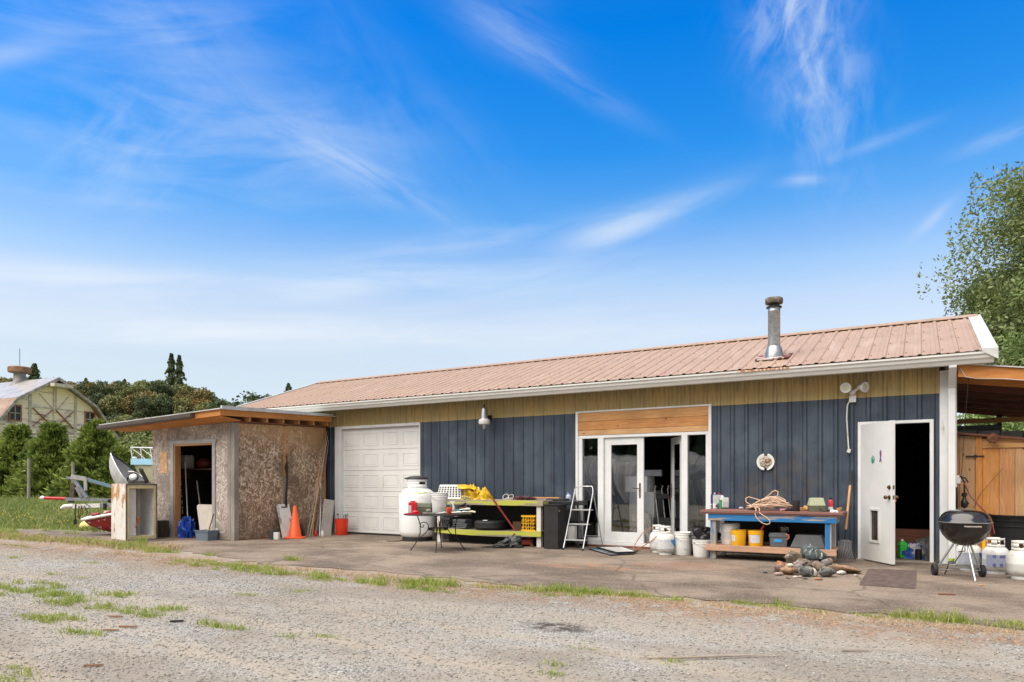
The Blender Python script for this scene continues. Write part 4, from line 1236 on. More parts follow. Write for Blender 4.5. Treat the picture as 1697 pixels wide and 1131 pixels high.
t = MB(); t.b(.60, .83, YB - .034, YB - .023, 1.592, 1.612); t.bx((.72, YB - .04, 1.602), (.03, .02, .05))
for k in range(5):
    t.ball((.61 + k * .05, YB - .036, 1.602), .008, n=6, k=4)
t.build('strap_hinge', M['iron'], BF)
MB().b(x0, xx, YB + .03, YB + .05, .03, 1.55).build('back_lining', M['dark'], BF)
st = MB(); st.b(.42, 1.12, YB + .9, YB + 1.35, 1.9, 2.13)
tag(st.build('storage_box', M['black'], bevel=.01), 'long black box lying on the lid of the cedar board enclosure', 'box')
for i in range(4):
    t = MB(); t.b(.50 + i * .29, .50 + i * .29 + .28, YB + .60, YB + .85, top(.6 + i * .29) + .01, 2.035 - .015 * i)
    tag(t.build('grey_block', pbr('grey_block_%d' % i, (.22, .22, .20), .85, var=.15), bevel=.006), 'grey block in the row along the lid of the cedar board enclosure', 'block', 'grey blocks on the board enclosure')
t = MB()
for k in range(90):
    q = random.uniform(0, 6.283); r_ = random.uniform(.075, .092)
    d_ = Vector((math.cos(q), random.uniform(-.35, .35), math.sin(q))).normalized() * r_
    t.tube([d_ * .2, d_], .0022, 4)
t.lathe([(.062, -.02), (.066, 0), (.062, .02)], n=20, M=MR); t.lathe([(1e-6, -.035), (.014, -.032), (.014, .03)], n=10, M=MR)
o = t.build('wire_brush', M['rust'], loc=(.925, YB - .16, 1.86)); tag(o, 'round rust-brown wire brush wheel hanging at the top edge of the cedar boards', 'wire brush')
t = MB().tube([(.925, YB - .16, 1.87), (.925, YB - .14, 1.935), (.925, YB - .09, 1.94)], .003, 5)
t.build('hanger', M['iron'], o, loc=(-.925, -(YB - .16), -1.86))


# ------------------------------------------------------------------ barn
BA = thing('barn', 'old cream gambrel barn with peeling boards and rusty crossed braces behind the hedge', 'barn', (-70.95, 22.80, 0), R(96))
# local x runs along the gable (left to right), local y runs away along the ridge
hw1, hz1, hw2, hz2, az_ = 3.6, 8.85, 5.7, 6.0, 11.0
prof = [(-hw2 - .3, 0), (-hw2 - .3, 1.5), (-hw2 - .3, 3.9), (-hw2, hz2), (-hw1, hz1), (0, az_), (hw1, hz1), (hw2, hz2), (hw2 + .3, 3.9), (hw2 + .3, 0)]
m_, g, bs = newmat('barn_boards')
co = g.coord(); x_, y_, z_ = g.sep(co)
lap = g.m('FRACT', g.m('MULTIPLY', z_, 4.2))
pn = g.noise(g.map(co, (.35, 1, 2.2)), 1.7, 7, .68)
low = g.m('MULTIPLY', g.smooth(z_, 9.2, 6.2), .11)
wear = g.smooth(g.m('ADD', pn, low), .58, .66)
c = g.mix(wear, (.84, .73, .57), g.mix(g.noise(g.map(co, (.4, 1, 6)), 3, 5, .6), (.20, .17, .16), (.42, .37, .34)))
c = g.mix(g.m('MULTIPLY', g.smooth(lap, .10, .0), .5), c, (.16, .14, .12))
g.put(bs.inputs['Base Color'], c); bs.inputs['Roughness'].default_value = .85
g.put(bs.inputs['Normal'], g.bump(lap, .4, .04))
M['barn'] = m_
MB().prism([(p[0] * .985, p[1]) for p in prof], 'y', 0, 24).build('walls', M['barn'], BA)
roofp = [(-hw2 - .45, hz2 - .35), (-hw1 - .1, hz1 + .02), (0, az_ + .18), (hw1 + .1, hz1 + .02), (hw2 + .45, hz2 - .35)]
M['barn_roof'] = pbr('barn_roof_metal', (.42, .40, .385), .4, metal=.2, var=.15, scale=1.2, patches=[((.34, .29, .25), .8, .58, .2)])
M['barn_side'] = pbr('barn_lower_roof', (.34, .235, .17), .7, var=.2, scale=1.2, patches=[((.22, .12, .07), 1.4, .5, .2)])
for i, nm in ((0, 'lower_roof'), (1, 'upper_roof'), (2, 'upper_roof'), (3, 'lower_roof')):
    (xa, za), (xb, zb) = roofp[i], roofp[i + 1]
    MB().add([(xa, -.7, za + .02), (xb, -.7, zb + .02), (xb, 24.5, zb + .02), (xa, 24.5, za + .02)], [(0, 1, 2, 3)]).build(nm, M['barn_roof'] if 'upper' in nm else M['barn_side'], BA, solid=.10)
    MB().beam((xa, -.72, za - .10), (xb, -.72, zb - .10), .08, .22, up=(0, 0, 1)).build('barge_board', pbr('barge_%d' % i, (.36, .33, .29), .8, var=.25, scale=3), BA)
mt = pbr('barn_trim', (.60, .55, .45), .8, var=.2, scale=4)
mr_ = pbr('rusty_brown_trim', (.40, .18, .11), .8, var=.25, scale=5)
t = MB()
for xp in (-2.25, 2.0):
    t.b(xp - .13, xp + .13, -.07, -.01, 0, az_ - abs(xp) * .56 - .15)
t.b(-2.12, 1.87, -.07, -.012, 6.30, 6.45); t.b(-2.12, 1.87, -.06, -.012, 8.22, 8.30); t.b(-.16, -.06, -.06, -.012, 6.45, 10.5); t.b(.08, .17, -.062, -.012, 8.3, 10.6)
t.beam((-1.45, -.04, 9.55), (-.3, -.04, 8.35), .03, .10, up=(0, 1, 0)); t.beam((1.3, -.04, 9.55), (.35, -.04, 8.35), .03, .10, up=(0, 1, 0))
t.build('hay_door_trim', mt, BA)
for (xa, xb) in ((-2.05, -.2), (.05, 1.75)):
    for za, zb in ((6.5, 8.15), (8.15, 6.5)):
        MB().beam((xa, -.09 - .02 * (za > zb), za), (xb, -.09 - .02 * (za > zb), zb), .03, .21, up=(0, 1, 0)).build('cross_brace', mr_, BA)
t = MB(); t.b(-.9, .9, -1.4, 0, az_ - .75, az_ - .45); t.build('hay_hood_beam', mt, BA)
for xc, zc, w2 in ((-3.55, 7.55, .42), (3.45, 7.55, .42)):
    t = MB(); h_ = .62
    t.b(xc - w2 - .14, xc - w2, -.09, -.01, zc - h_ - .14, zc + h_ + .14); t.b(xc + w2, xc + w2 + .14, -.09, -.01, zc - h_ - .14, zc + h_ + .14)
    t.b(xc - w2, xc + w2, -.09, -.01, zc - h_ - .14, zc - h_); t.b(xc - w2, xc + w2, -.09, -.01, zc + h_, zc + h_ + .14)
    wn = t.build('window', mr_, BA)
    MB().b(xc - w2, xc + w2, -.03, -.012, zc - h_, zc + h_).build('pane', M['black'], wn)
    t = MB(); t.b(xc - .03, xc + .03, -.06, -.03, zc - h_, zc + h_); t.b(xc - w2, xc - .03, -.055, -.03, zc - .03, zc + .03); t.b(xc + .03, xc + w2, -.055, -.03, zc - .03, zc + .03)
    t.build('glazing_bar', mt, wn)
CU = MB().lathe([(1.15, 0), (1.12, .5), (.55, 1.55), (.52, 2.1), (.52, 2.3)], c=(-.1, 5.2, az_ - 1.3), n=20)
cup = CU.build('ventilator', pbr('ventilator_metal', (.30, .28, .26), .6, metal=.3, var=.2, scale=2), BA, smooth=40)
MB().lathe([(.55, 0), (.95, .02), (1.0, .1), (1.0, .5), (.9, .58), (1e-6, .66)], c=(-.1, 5.2, az_ + 1.0), n=20).build('ventilator_cap', pbr('rusted_cap', (.34, .18, .11), .8, var=.25, scale=2), cup, smooth=40)
MB().tube([(-.1, 5.2, az_ + 1.6), (-.1, 5.2, az_ + 3.4)], .025, 6).build('lightning_rod', M['iron'], cup)


# ------------------------------------------------------------------ trees
def leaf_quads(C, N_, sz, asp=.45, droop=0.0):
    """C centres, N_ normals-ish directions (n,3), returns verts/faces of pointed leaves"""
    n = len(C)
    d1 = rng.normal(0, 1, (n, 3)); d1 += N_ * .8; d1[:, 2] -= droop
    d1 /= np.linalg.norm(d1, axis=1)[:, None]
    d2 = np.cross(d1, rng.normal(0, 1, (n, 3))); d2 /= np.maximum(np.linalg.norm(d2, axis=1), 1e-6)[:, None]
    s_ = (sz * rng.uniform(.6, 1.3, n))[:, None]
    a = C; b_ = C + d1 * s_ * .5 + d2 * s_ * asp * .5; c = C + d1 * s_; d_ = C + d1 * s_ * .5 - d2 * s_ * asp * .5
    V = np.stack([a, b_, c, d_], 1).reshape(-1, 3)
    F = np.arange(4 * n).reshape(-1, 4)
    return V, F


def big_tree(name, label, loc, height, crown_r, z_low, nclump, nleaf, lsz, mat, seed, asp=.42, squash=1.0, group=None):
    global rng
    rng = np.random.default_rng(seed); rd = random.Random(seed)
    T = thing(name, label, 'tree', loc, 0, group)
    tb = MB(); tips = []
    trunk = [Vector((0, 0, 0))]
    nseg = 7
    for i in range(1, nseg + 1):
        trunk.append(Vector((rd.uniform(-.15, .15) * i * .4, rd.uniform(-.15, .15) * i * .4, height * .82 * i / nseg)))
    r0 = height * .026
    tb.tube(trunk, [r0 * (1.25 - 1.1 * i / nseg) for i in range(nseg + 1)], 9)
    for i in range(34):
        t_ = rd.uniform(.16, .98); k = t_ * nseg; i0 = min(int(k), nseg - 1)
        p = trunk[i0].lerp(trunk[i0 + 1], k - i0)
        a = rd.uniform(0, 6.283); L_ = crown_r * rd.uniform(.6, 1.0) * (1.15 - .55 * t_)
        dirn = Vector((math.cos(a), math.sin(a), rd.uniform(.35, .9)))
        pts = [p]
        for s_ in range(1, 6):
            dirn = (dirn + Vector((rd.uniform(-.25, .25), rd.uniform(-.25, .25), rd.uniform(-.1, .15)))).normalized()
            pts.append(pts[-1] + dirn * L_ / 5)
        rb_ = r0 * .42 * (1.1 - t_ * .6)
        tb.tube(pts, [rb_ * (1 - .17 * s_) for s_ in range(6)], 6)
        tips += pts[2:]
        for s_ in (1, 2, 3, 4, 5, 2, 3, 4, 5):
            q = pts[s_]; dd = Vector((rd.uniform(-1, 1), rd.uniform(-1, 1), rd.uniform(-.3, .9))).normalized()
            e = q + dd * L_ * .35
            tb.tube([q, q.lerp(e, .5) + Vector((0, 0, .08)), e], [rb_ * .35, rb_ * .22, rb_ * .08], 4)
            tips += [e, q.lerp(e, .5)]
    tb.build('trunk', M['bark'], T, smooth=60)
    C = []; Nn = []
    zc = (z_low + height) / 2; hz_ = (height - z_low) / 2
    for k in range(nclump):
        while True:
            if rd.random() < .8 and tips:
                q = rd.choice(tips); q = np.array(q) + rng.normal(0, crown_r * .045, 3)
            else:
                u = rng.normal(0, 1, 3); u /= np.linalg.norm(u)
                f = rd.uniform(.55, 1.0)
                q = np.array([u[0] * crown_r * f, u[1] * crown_r * f, zc + u[2] * hz_ * f])
            # irregular envelope
            rel = (q[2] - z_low) / (height - z_low)
            a = math.atan2(q[1], q[0])
            env = crown_r * (1 + .22 * math.sin(3 * a + seed) * math.cos(5 * rel * 2 + seed) + .15 * math.sin(7 * a + 9 * rel)) * math.sqrt(max(.02, 1 - abs(rel * 1.9 - .78) ** 2.4 * .8)) * squash
            if math.hypot(q[0], q[1]) < env and 0 <= rel <= 1.0:
                break
        rr = crown_r * rd.uniform(.05, .13)
        m_l = int(nleaf * rd.uniform(.5, 1.4) * (rr / crown_r / .09) ** 1.5)
        cc = np.clip(rng.normal(0, 1, (m_l, 3)), -1.7, 1.7) * (rr, rr, rr * .55)
        C.append(q + cc); Nn.append(cc / (np.linalg.norm(cc, axis=1)[:, None] + 1e-6))
    C = np.concatenate(C); Nn = np.concatenate(Nn)
    V, F = leaf_quads(C, Nn, lsz, asp)
    link('crown', fast_mesh('crown', V, F, mat), T)
    return T


M['leaf_a'] = leafmat('leaves_dark', (.09, .135, .035), (.15, .20, .055), (.25, .28, .11))
M['leaf_b'] = leafmat('leaves_fresh', (.10, .17, .035), (.16, .24, .06), (.24, .31, .11))
M['leaf_s'] = leafmat('leaves_shade', (.03, .045, .015), (.05, .065, .02), (.07, .08, .03), trans=.1)
big_tree('broadleaf_tree', 'tall olive-green tree towering behind the right end of the pink roof', (6.1, 18.0, 0), 13.4, 5.2, 2.0, 2100, 320, .155, M['leaf_a'], 11)
big_tree('ash_tree', 'fresh green leafy tree growing close behind the carport', (4.6, 9.6, 0), 8.0, 2.9, .8, 420, 260, .13, M['leaf_b'], 23, asp=.34)
for i, (x_, y_, h_) in enumerate(((-2.5, 24, 4.2), (2.6, 15, 3.6), (8.5, 22, 6.0))):
    big_tree('garden_tree', ['low dense tree far behind the chimney end of the workshop, hidden by its roof', 'bushy green tree seen through the gap under the carport roof', 'wide green tree at the far right behind the carport'][i], (x_, y_, 0), h_, 3.0, .2, 160, 130, .17, M['leaf_b'], 40 + i) if i > 0 else None


# arborvitae hedge
def at0(px, d):
    t = (px - 848.5) / 1150
    return (-.5064 + t * .8624) * d, (.8624 + t * .5064) * d - 12.08
def cone_tree_mesh(h, r, n, sz, seed, asp=.35):
    g_ = np.random.default_rng(seed)
    rel = g_.random(n) ** 1.25 * .97
    a = g_.uniform(0, 6.283, n)
    lob = 1 + .20 * np.sin(3 * a + 11 * rel + seed) + .20 * np.sin(7 * a - 23 * rel + seed) + .12 * np.sin(13 * a + 47 * rel) + g_.normal(0, .09, n)
    prof = np.clip((1 - rel) ** .85, .05, 1) * (0.80 + .2 * np.minimum(rel / .12, 1))
    rad = r * prof * lob * (1 - .45 * g_.random(n) ** 2.5)
    C = np.stack([rad * np.cos(a), rad * np.sin(a), rel * h + g_.normal(0, .06, n)], 1)
    out = np.stack([np.cos(a), np.sin(a), np.full(n, 1.0)], 1)
    nb = 110      # side branches that push out past the cone
    rb = g_.random(nb) ** 1.1 * .93; ab = g_.uniform(0, 6.283, nb); m_ = n // 2
    ib = g_.integers(0, nb, m_); tt = g_.uniform(.55, 1.0, m_)
    Rb = r * np.clip((1 - rb) ** .85, .07, 1) * g_.uniform(.8, 1.5, nb)
    zb = rb * h
    C[:m_, 0] = Rb[ib] * tt * np.cos(ab[ib]) + g_.normal(0, .05, m_); C[:m_, 1] = Rb[ib] * tt * np.sin(ab[ib]) + g_.normal(0, .05, m_)
    C[:m_, 2] = zb[ib] + (tt - .5) * .55 + g_.normal(0, .04, m_)
    out[:m_, 0] = np.cos(ab[ib]); out[:m_, 1] = np.sin(ab[ib])
    # each spray is a small fan of pointed scales
    V = []; nf = 4
    for k in range(nf):
        d1 = out + g_.normal(0, .55, (n, 3)); d1 /= np.linalg.norm(d1, axis=1)[:, None]
        d2 = np.cross(d1, g_.normal(0, 1, (n, 3))); d2 /= np.linalg.norm(d2, axis=1)[:, None]
        s_ = (sz * g_.uniform(.6, 1.4, n))[:, None]
        V.append(np.stack([C, C + d1 * s_ * .6 + d2 * s_ * asp * .4, C + d1 * s_, C + d1 * s_ * .6 - d2 * s_ * asp * .4], 1))
    V = np.concatenate(V).reshape(-1, 3)
    return V, np.arange(len(V)).reshape(-1, 4)


M['thuja'] = leafmat('hedge_sprays', (.04, .07, .018), (.13, .20, .035), (.34, .40, .09), trans=.25)
_hp = [at0(30, 47), at0(66, 46), at0(88, 44), at0(158, 42), at0(196, 41.5)]
hspec = [(*_hp[0], 4.9, 2.2, 'first tall arborvitae at the left edge, its loose top against the barn wall'), (*_hp[1], 3.9, 1.6, 'shorter arborvitae squeezed between its two taller neighbours at the left'),
         (*_hp[2], 4.75, 1.9, 'pointed arborvitae in front of the crossed barn door'), (*_hp[3], 4.75, 2.0, 'broad arborvitae beside the boat trailer, its tip under the right barn window'),
         (*_hp[4], 3.1, 1.3, 'small arborvitae at the right end of the hedge behind the grey boat')]
for i, (x_, y_, h_, r_, lb) in enumerate(hspec):
    T = thing('arborvitae', lb, 'tree', (x_, y_, 0), 0, 'arborvitae hedge in front of the barn')
    V, F = cone_tree_mesh(h_, r_ * .92, 8500, .42, 60 + i)
    link('crown', fast_mesh('crown', V, F, M['thuja']), T)
    tb = MB().tube([(0, 0, 0), (.03, .02, h_ * .5), (0, 0, h_ * .85)], [.10, .06, .02], 6)
    for k in range(14):
        a = k * 2.4; z_ = .2 + k * h_ * .05
        tb.tube([(0, 0, z_), (math.cos(a) * r_ * .5, math.sin(a) * r_ * .5, z_ + .4)], [.03, .01], 4)
    tb.build('trunk', M['bark'], T)
t = MB().tube([(0, 0, 0), (.02, 0, 1.3), (0.02, 0, 2.55)], [.09, .085, .08], 9)
tag(t.build('fence_post', M['greywood'], loc=(-42.1, 7.3, 0), smooth=50), 'weathered round wooden post in the meadow before the hedge', 'post')
t = MB().tube([(0, 0, 0), (0, 0, 2.3)], [.08, .075], 9)
tag(t.build('fence_post', M['greywood'], loc=(-38.2, 7.6, 0), smooth=50), 'weathered post beside the hedge, half hidden by the boat trailer', 'post')

# ------------------------------------------------------------------ hill and woodland
def hill_z(u, v):
    # u: metres along the ridge (image right), v: metres away
    return 0
m_, g, bs = newmat('hillside')
g.put(bs.inputs['Base Color'], g.mix(g.noise(g.coord(), .03, 4, .6), (.05, .07, .02), (.10, .10, .035)))
bs.inputs['Roughness'].default_value = 1
fwv = np.array([-.5064, .8624]); rtv = np.array([.8624, .5064])
def cam2w(lat, dep):
    p = rtv * lat + fwv * dep
    return p[0], p[1] - 12.08


def ridge(lat, dep):
    """height of the wooded hill at lateral/depth distance from the camera"""
    t1 = np.clip((dep - 240) / 160, 0, 1); t1 = t1 * t1 * (3 - 2 * t1)
    px = 848.5 + lat / np.maximum(dep, 1) * 1150
    hgt = np.interp(px, [-300, 60, 150, 250, 300, 340, 380, 440, 520, 700], [50, 48, 45, 47, 45, 41, 34, 18, 7, 2])
    return t1 * hgt


nu, nv_ = 80, 26
hv = []
for j in range(nv_ + 1):
    dep = 200 + j * 16
    for i in range(nu + 1):
        lat = -620 + i * 10.5
        x_, y_ = cam2w(lat, dep)
        hv.append((x_, y_, float(ridge(lat, dep)) - .3 + 1.2 * math.sin(lat * .05) * min(1, max(0, (dep - 240) / 60))))
hf = [(j*(nu+1)+i, j*(nu+1)+i+1, (j+1)*(nu+1)+i+1, (j+1)*(nu+1)+i) for j in range(nv_) for i in range(nu)]
struct(link('hill', fast_mesh('hill', hv, hf, m_)))


def crown_mesh(name, h, r, kind, n, sz, mat, seed):
    g_ = np.random.default_rng(seed)
    if kind == 'round':
        ncl = 26; C = []
        for k in range(ncl):
            u = g_.normal(0, 1, 3); u /= np.linalg.norm(u); u[2] = u[2] * .9
            c = np.array([u[0] * r * .72, u[1] * r * .72, h * .58 + u[2] * h * .34]) * (1, 1, 1)
            q = g_.normal(0, 1, (n // ncl, 3)); q /= np.linalg.norm(q, axis=1)[:, None]
            C.append(c + q * r * g_.uniform(.25, .42) * g_.uniform(.6, 1, (n // ncl, 1)))
        C = np.concatenate(C)
    else:
        rel = g_.random(n) ** 1.15
        lay = np.floor(rel * 15) / 15
        fr = (rel - lay) * 15
        a = g_.uniform(0, 6.283, n)
        armlen = .55 + .45 * np.abs(np.sin(a * 2.5 + lay * 37)) if kind == 'fir' else .4 + .6 * (np.sin(a * 1.5 + lay * 53) > .1)
        rad = r * (1 - rel) ** .75 * armlen * g_.random(n) ** .5 * (1.1 - .5 * fr) + .15
        C = np.stack([rad * np.cos(a), rad * np.sin(a), h * (.12 + .88 * rel) - rad * .18], 1)
    n = len(C)
    d1 = g_.normal(0, 1, (n, 3)); d1[:, 2] *= .6; d1 /= np.linalg.norm(d1, axis=1)[:, None]
    d2 = np.cross(d1, g_.normal(0, 1, (n, 3))); d2 /= np.linalg.norm(d2, axis=1)[:, None]
    s_ = (sz * g_.uniform(.6, 1.4, n))[:, None]
    V = np.stack([C - d1 * s_ * .5, C + d2 * s_ * .4, C + d1 * s_ * .5, C - d2 * s_ * .4], 1).reshape(-1, 3)
    return fast_mesh(name, V, np.arange(4 * n).reshape(-1, 4), mat)


def fol(name, a, b_, c):
    return leafmat(name, a, b_, c, rough=.8, trans=.1)


FO = {'olive': fol('foliage_olive', (.13, .15, .045), (.18, .195, .065), (.23, .235, .09)),
      'brown': fol('foliage_russet', (.16, .13, .045), (.21, .165, .06), (.26, .21, .08)),
      'dark': fol('foliage_dark', (.055, .08, .035), (.08, .11, .045), (.11, .145, .06)),
      'orange': fol('foliage_orange', (.20, .12, .035), (.27, .16, .045), (.33, .21, .07)),
      'pale': fol('foliage_pale', (.14, .18, .055), (.20, .24, .08), (.26, .30, .12))}
wood_name = {'olive': 'olive-green rounded tree', 'brown': 'russet-brown rounded tree', 'dark': 'dark green rounded tree', 'orange': 'orange autumn tree', 'pale': 'pale green bushy tree'}
protos = {}
def far_tree(kind, colr, lat, dep, h, group, label, z=None, thin=1.0):
    key = (kind, colr)
    x_, y_ = cam2w(lat, dep)
    zz_ = float(ridge(lat, dep)) - .5 if z is None else z
    if key not in protos:
        T = thing('fir_tree' if kind != 'round' else 'broadleaf_tree', label, 'tree', (x_, y_, zz_), 0, group)
        link('crown', crown_mesh('crown', 1.0 * 10, {'round': 4.6, 'fir': 2.6, 'snag': 2.3}[kind], kind, 2600 if kind == 'round' else 3000, .62 if kind == 'round' else .42, FO[colr], hash(key[0]) % 7 + len(colr) * 3), T)
        MB().tube([(0, 0, 0), (0.1, 0, 5), (0, 0, 9.6 if kind != 'round' else 7)], [.28, .18, .05], 6).build('trunk', M['bark'], T)
        protos[key] = T
    else:
        T = copy_tree(protos[key]); T.location = (x_, y_, zz_)
        T['label'] = label
        if group: T['group'] = group
        elif 'group' in T: del T['group']
    s_ = h / 10
    T.scale = (thin * s_ * rdw.uniform(.85, 1.2), thin * s_ * rdw.uniform(.85, 1.2), s_)
    T.rotation_euler = (0, 0, rdw.uniform(0, 6.28))
    return T


rdw = random.Random(5)
def at_px(px, dep):
    return (px - 848.5) / 1150 * dep
# woodland face: rows from back (ridge) to front
for row, (dep, hmin, hmax, step) in enumerate(((405, 11, 16, 10.5), (372, 11, 15, 13), (345, 10, 14, 15), (318, 9, 13, 17))):
    px = -10 + rdw.uniform(0, 10)
    while px < 445 - row * 8:
        c_ = rdw.choice(['olive', 'brown', 'dark', 'olive', 'brown', 'pale', 'olive', 'brown', 'orange'] if px < 330 else ['olive', 'dark', 'orange', 'brown', 'dark'])
        if 135 < px < 185 and rdw.random() < .5: c_ = 'dark'
        k_ = 'fir' if (c_ == 'dark' and rdw.random() < .3) else 'round'
        lb = {'round': wood_name[c_], 'fir': 'dark conifer'}[k_] + ' in the wooded hillside behind the shed and barn'
        far_tree(k_, c_, at_px(px, dep), dep + rdw.uniform(-8, 8), rdw.uniform(hmin, hmax) * (1.25 if k_ == 'fir' else 1), 'trees of the wooded hillside', lb)
        px += step * rdw.uniform(.8, 1.3)
for dep, hmin in ((300, 12), (282, 12), (266, 12)):
    px = 95 + rdw.uniform(0, 10)
    while px < 450:
        c_ = 'pale' if rdw.random() < .7 else 'olive'
        far_tree('round', c_, at_px(px, dep), dep + rdw.uniform(-5, 5), rdw.uniform(.85, 1.15) * hmin, 'lighter trees low on the wooded slope', {'pale': 'pale green tree low on the wooded slope', 'olive': 'olive tree low on the wooded slope'}[c_])
        px += 17 * rdw.uniform(.8, 1.3)
# the front band of young pale trees on the flat
for dep, h_ in ((252, 11), (226, 10), (200, 10), (176, 10), (150, 9.5)):
    px = 90 + rdw.uniform(0, 10)
    while px < 560:
        far_tree('round', 'pale' if rdw.random() < .8 else 'olive', at_px(px, dep), dep + rdw.uniform(-5, 5), rdw.uniform(.85, 1.15) * h_, 'young trees at the foot of the wooded hill', 'pale green young tree at the foot of the wooded hill', z=-.3)
        px += h_ * .55 * 1150 / dep * rdw.uniform(.75, 1.1)
# skyline individuals
far_tree('fir', 'dark', at_px(57, 330), 330, 30, None, 'tall conifer rising above the woods just right of the barn ventilator', z=28)
far_tree('snag', 'dark', at_px(284, 402), 402, 46, None, 'left one of the twin tall ragged conifers on the skyline', z=30, thin=.66)
far_tree('snag', 'dark', at_px(297, 402), 402, 45, None, 'right one of the twin tall ragged conifers on the skyline', z=30, thin=.66)
far_tree('fir', 'dark', at_px(304, 398), 398, 26, None, 'lower dense conifer beside the twin ragged conifers', z=32, thin=.8)
far_tree('fir', 'dark', at_px(315, 405), 405, 15, None, 'small conifer right of the twin ragged conifers', z=33)
far_tree('fir', 'orange', at_px(326, 380), 380, 17, None, 'pointed orange-brown conifer on the skyline', z=27)
far_tree('snag', 'dark', at_px(268, 405), 405, 14, None, 'thin bare-topped snag left of the twin ragged conifers', z=40)
far_tree('round', 'dark', at_px(365, 300), 300, 13, None, 'dark round tree low on the skyline right of the orange conifer', z=24)
far_tree('round', 'dark', at_px(421, 160), 160, 13.5, None, 'dark round tree peeking over the left slope of the pink roof', z=8.3)
far_tree('fir', 'dark', at_px(478, 200), 200, 10, None, 'tip of a conifer just above the pink ridge', z=20)
# belt of trees behind the workshop on the right and behind the viewer (seen in the glass)
for i, (x_, y_) in enumerate(((-2, 38), (6, 36), (14, 40), (22, 34), (13, 24), (20, 22))):
    T = copy_tree(protos[('round', 'pale')]); T.location = (x_, y_, -.3); T.scale = (1, 1, .62)
    T['label'] = 'pale green tree in the belt behind the carport'; T['group'] = 'tree belt behind the carport'
for i, x_ in enumerate((-30, -21, -13, -4, 6, 15)):
    T = copy_tree(protos[('round', 'dark')]); T.location = (x_, -46 + (i % 3) * 3, -.3); T.scale = (1.2, 1.2, 1.15 + .1 * (i % 2))
    T['label'] = 'dark tree across the yard, mirrored in the door glass'; T['group'] = 'trees mirrored in the glass'

# ------------------------------------------------------------------ placing helpers (where a sight line meets a level or a wall)
from mathutils import noise as mno
_fw = (-.5064, .8624); _rt = (.8624, .5064)
def on(px, py, z=0.0):
    """x, y on the level z, the depth, and metres per photo pixel there"""
    d = (1.2 - z) * 1150 / (py - 801); t = (px - 848.5) / 1150
    return (_fw[0] + t * _rt[0]) * d, (_fw[1] + t * _rt[1]) * d - 12.08, d, d / 1150
def at(px, d):
    t = (px - 848.5) / 1150
    return (_fw[0] + t * _rt[0]) * d, (_fw[1] + t * _rt[1]) * d - 12.08
def wx(px, Y):
    t = (px - 848.5) / 1150
    d = (Y + 12.08) / (_fw[1] + t * _rt[1])
    return (_fw[0] + t * _rt[0]) * d
CAMR = R(30.43)


def crumple(rx, ry, h, seed, nu=44, nv=18, freq=3.2, amp=.35, squash=.8):
    """a heap of creased cloth or film, rounded, folded and lying on the level z=0"""
    mb = MB()
    def fn(u, v):
        a = u * 2 * math.pi; e = v
        r_ = math.cos(e * math.pi / 2) ** .6 if e < 1 else 0
        p = Vector((math.cos(a) * r_, math.sin(a) * r_, math.sin(e * math.pi / 2)))
        q = p * freq + Vector((seed * 7.1, seed * 3.3, 0))
        n1 = 1 - abs(mno.noise(q)) * 2.4; n2 = 1 - abs(mno.noise(q * 2.3)) * 2.2
        k = 1 + amp * (n1 * .7 + n2 * .4 - .6) + .25 * mno.noise(p * 1.3 + Vector((seed, 0, 5)))
        return (p.x * rx * k, p.y * ry * k, max(0, p.z * h * (k if e > .1 else 1)))
    return mb.grid(fn, nu, nv)


def rock(name, label, px, py, wpx, hpx, mat, z=0.0, seed=0, dd=0.0, group=None, flat=None, tilt=0.0):
    x_, y_, d, mp = on(px, py, 0)
    if dd:
        x_, y_ = at(px, d + dd); mp = (d + dd) / 1150
    kk = 1.22 if name == 'rock' else .95
    a = wpx * mp / 2 * kk; c = hpx * mp / 2 * kk
    rr = random.Random(seed)
    b_ = a * rr.uniform(.65, .9) if flat is None else flat
    mb = MB(); mb.ball((0, 0, 0), 1, n=18, k=12)
    vs = []
    for p in mb.v:
        p = Vector(p)
        q = p * 1.25 + Vector((seed * 3.7, seed * 1.9, 0))
        cell = mno.cell(q * 1.1)
        k = 1 + (.30 * mno.noise(q) + .16 * mno.noise(q * 2.7) + .06 * mno.noise(q * 6)) * (1 if name == 'rock' else .3)
        p = p * k
        for s_ in range(8 if name == 'rock' else 0):      # planed faces
            rr2 = random.Random(seed * 31 + s_)
            n_ = Vector((rr2.uniform(-1, 1), rr2.uniform(-1, 1), rr2.uniform(-.6, 1))).normalized()
            lim = rr2.uniform(.50, .85)
            e = p.dot(n_)
            if e > lim:
                p -= n_ * (e - lim) * .85
        vs.append((p.x * a, p.y * b_, p.z * c))
    zmin = min(v[2] for v in vs)
    mb.v = [(v[0], v[1], v[2] - zmin - .004) for v in vs]
    mb.xf(Matrix.Rotation(tilt, 4, 'Y'))
    o = mb.build(name, mat, smooth=32, loc=(x_, y_, z + .012), rz=CAMR)
    return tag(o, label, 'rock' if name == 'rock' else 'pebble', group)


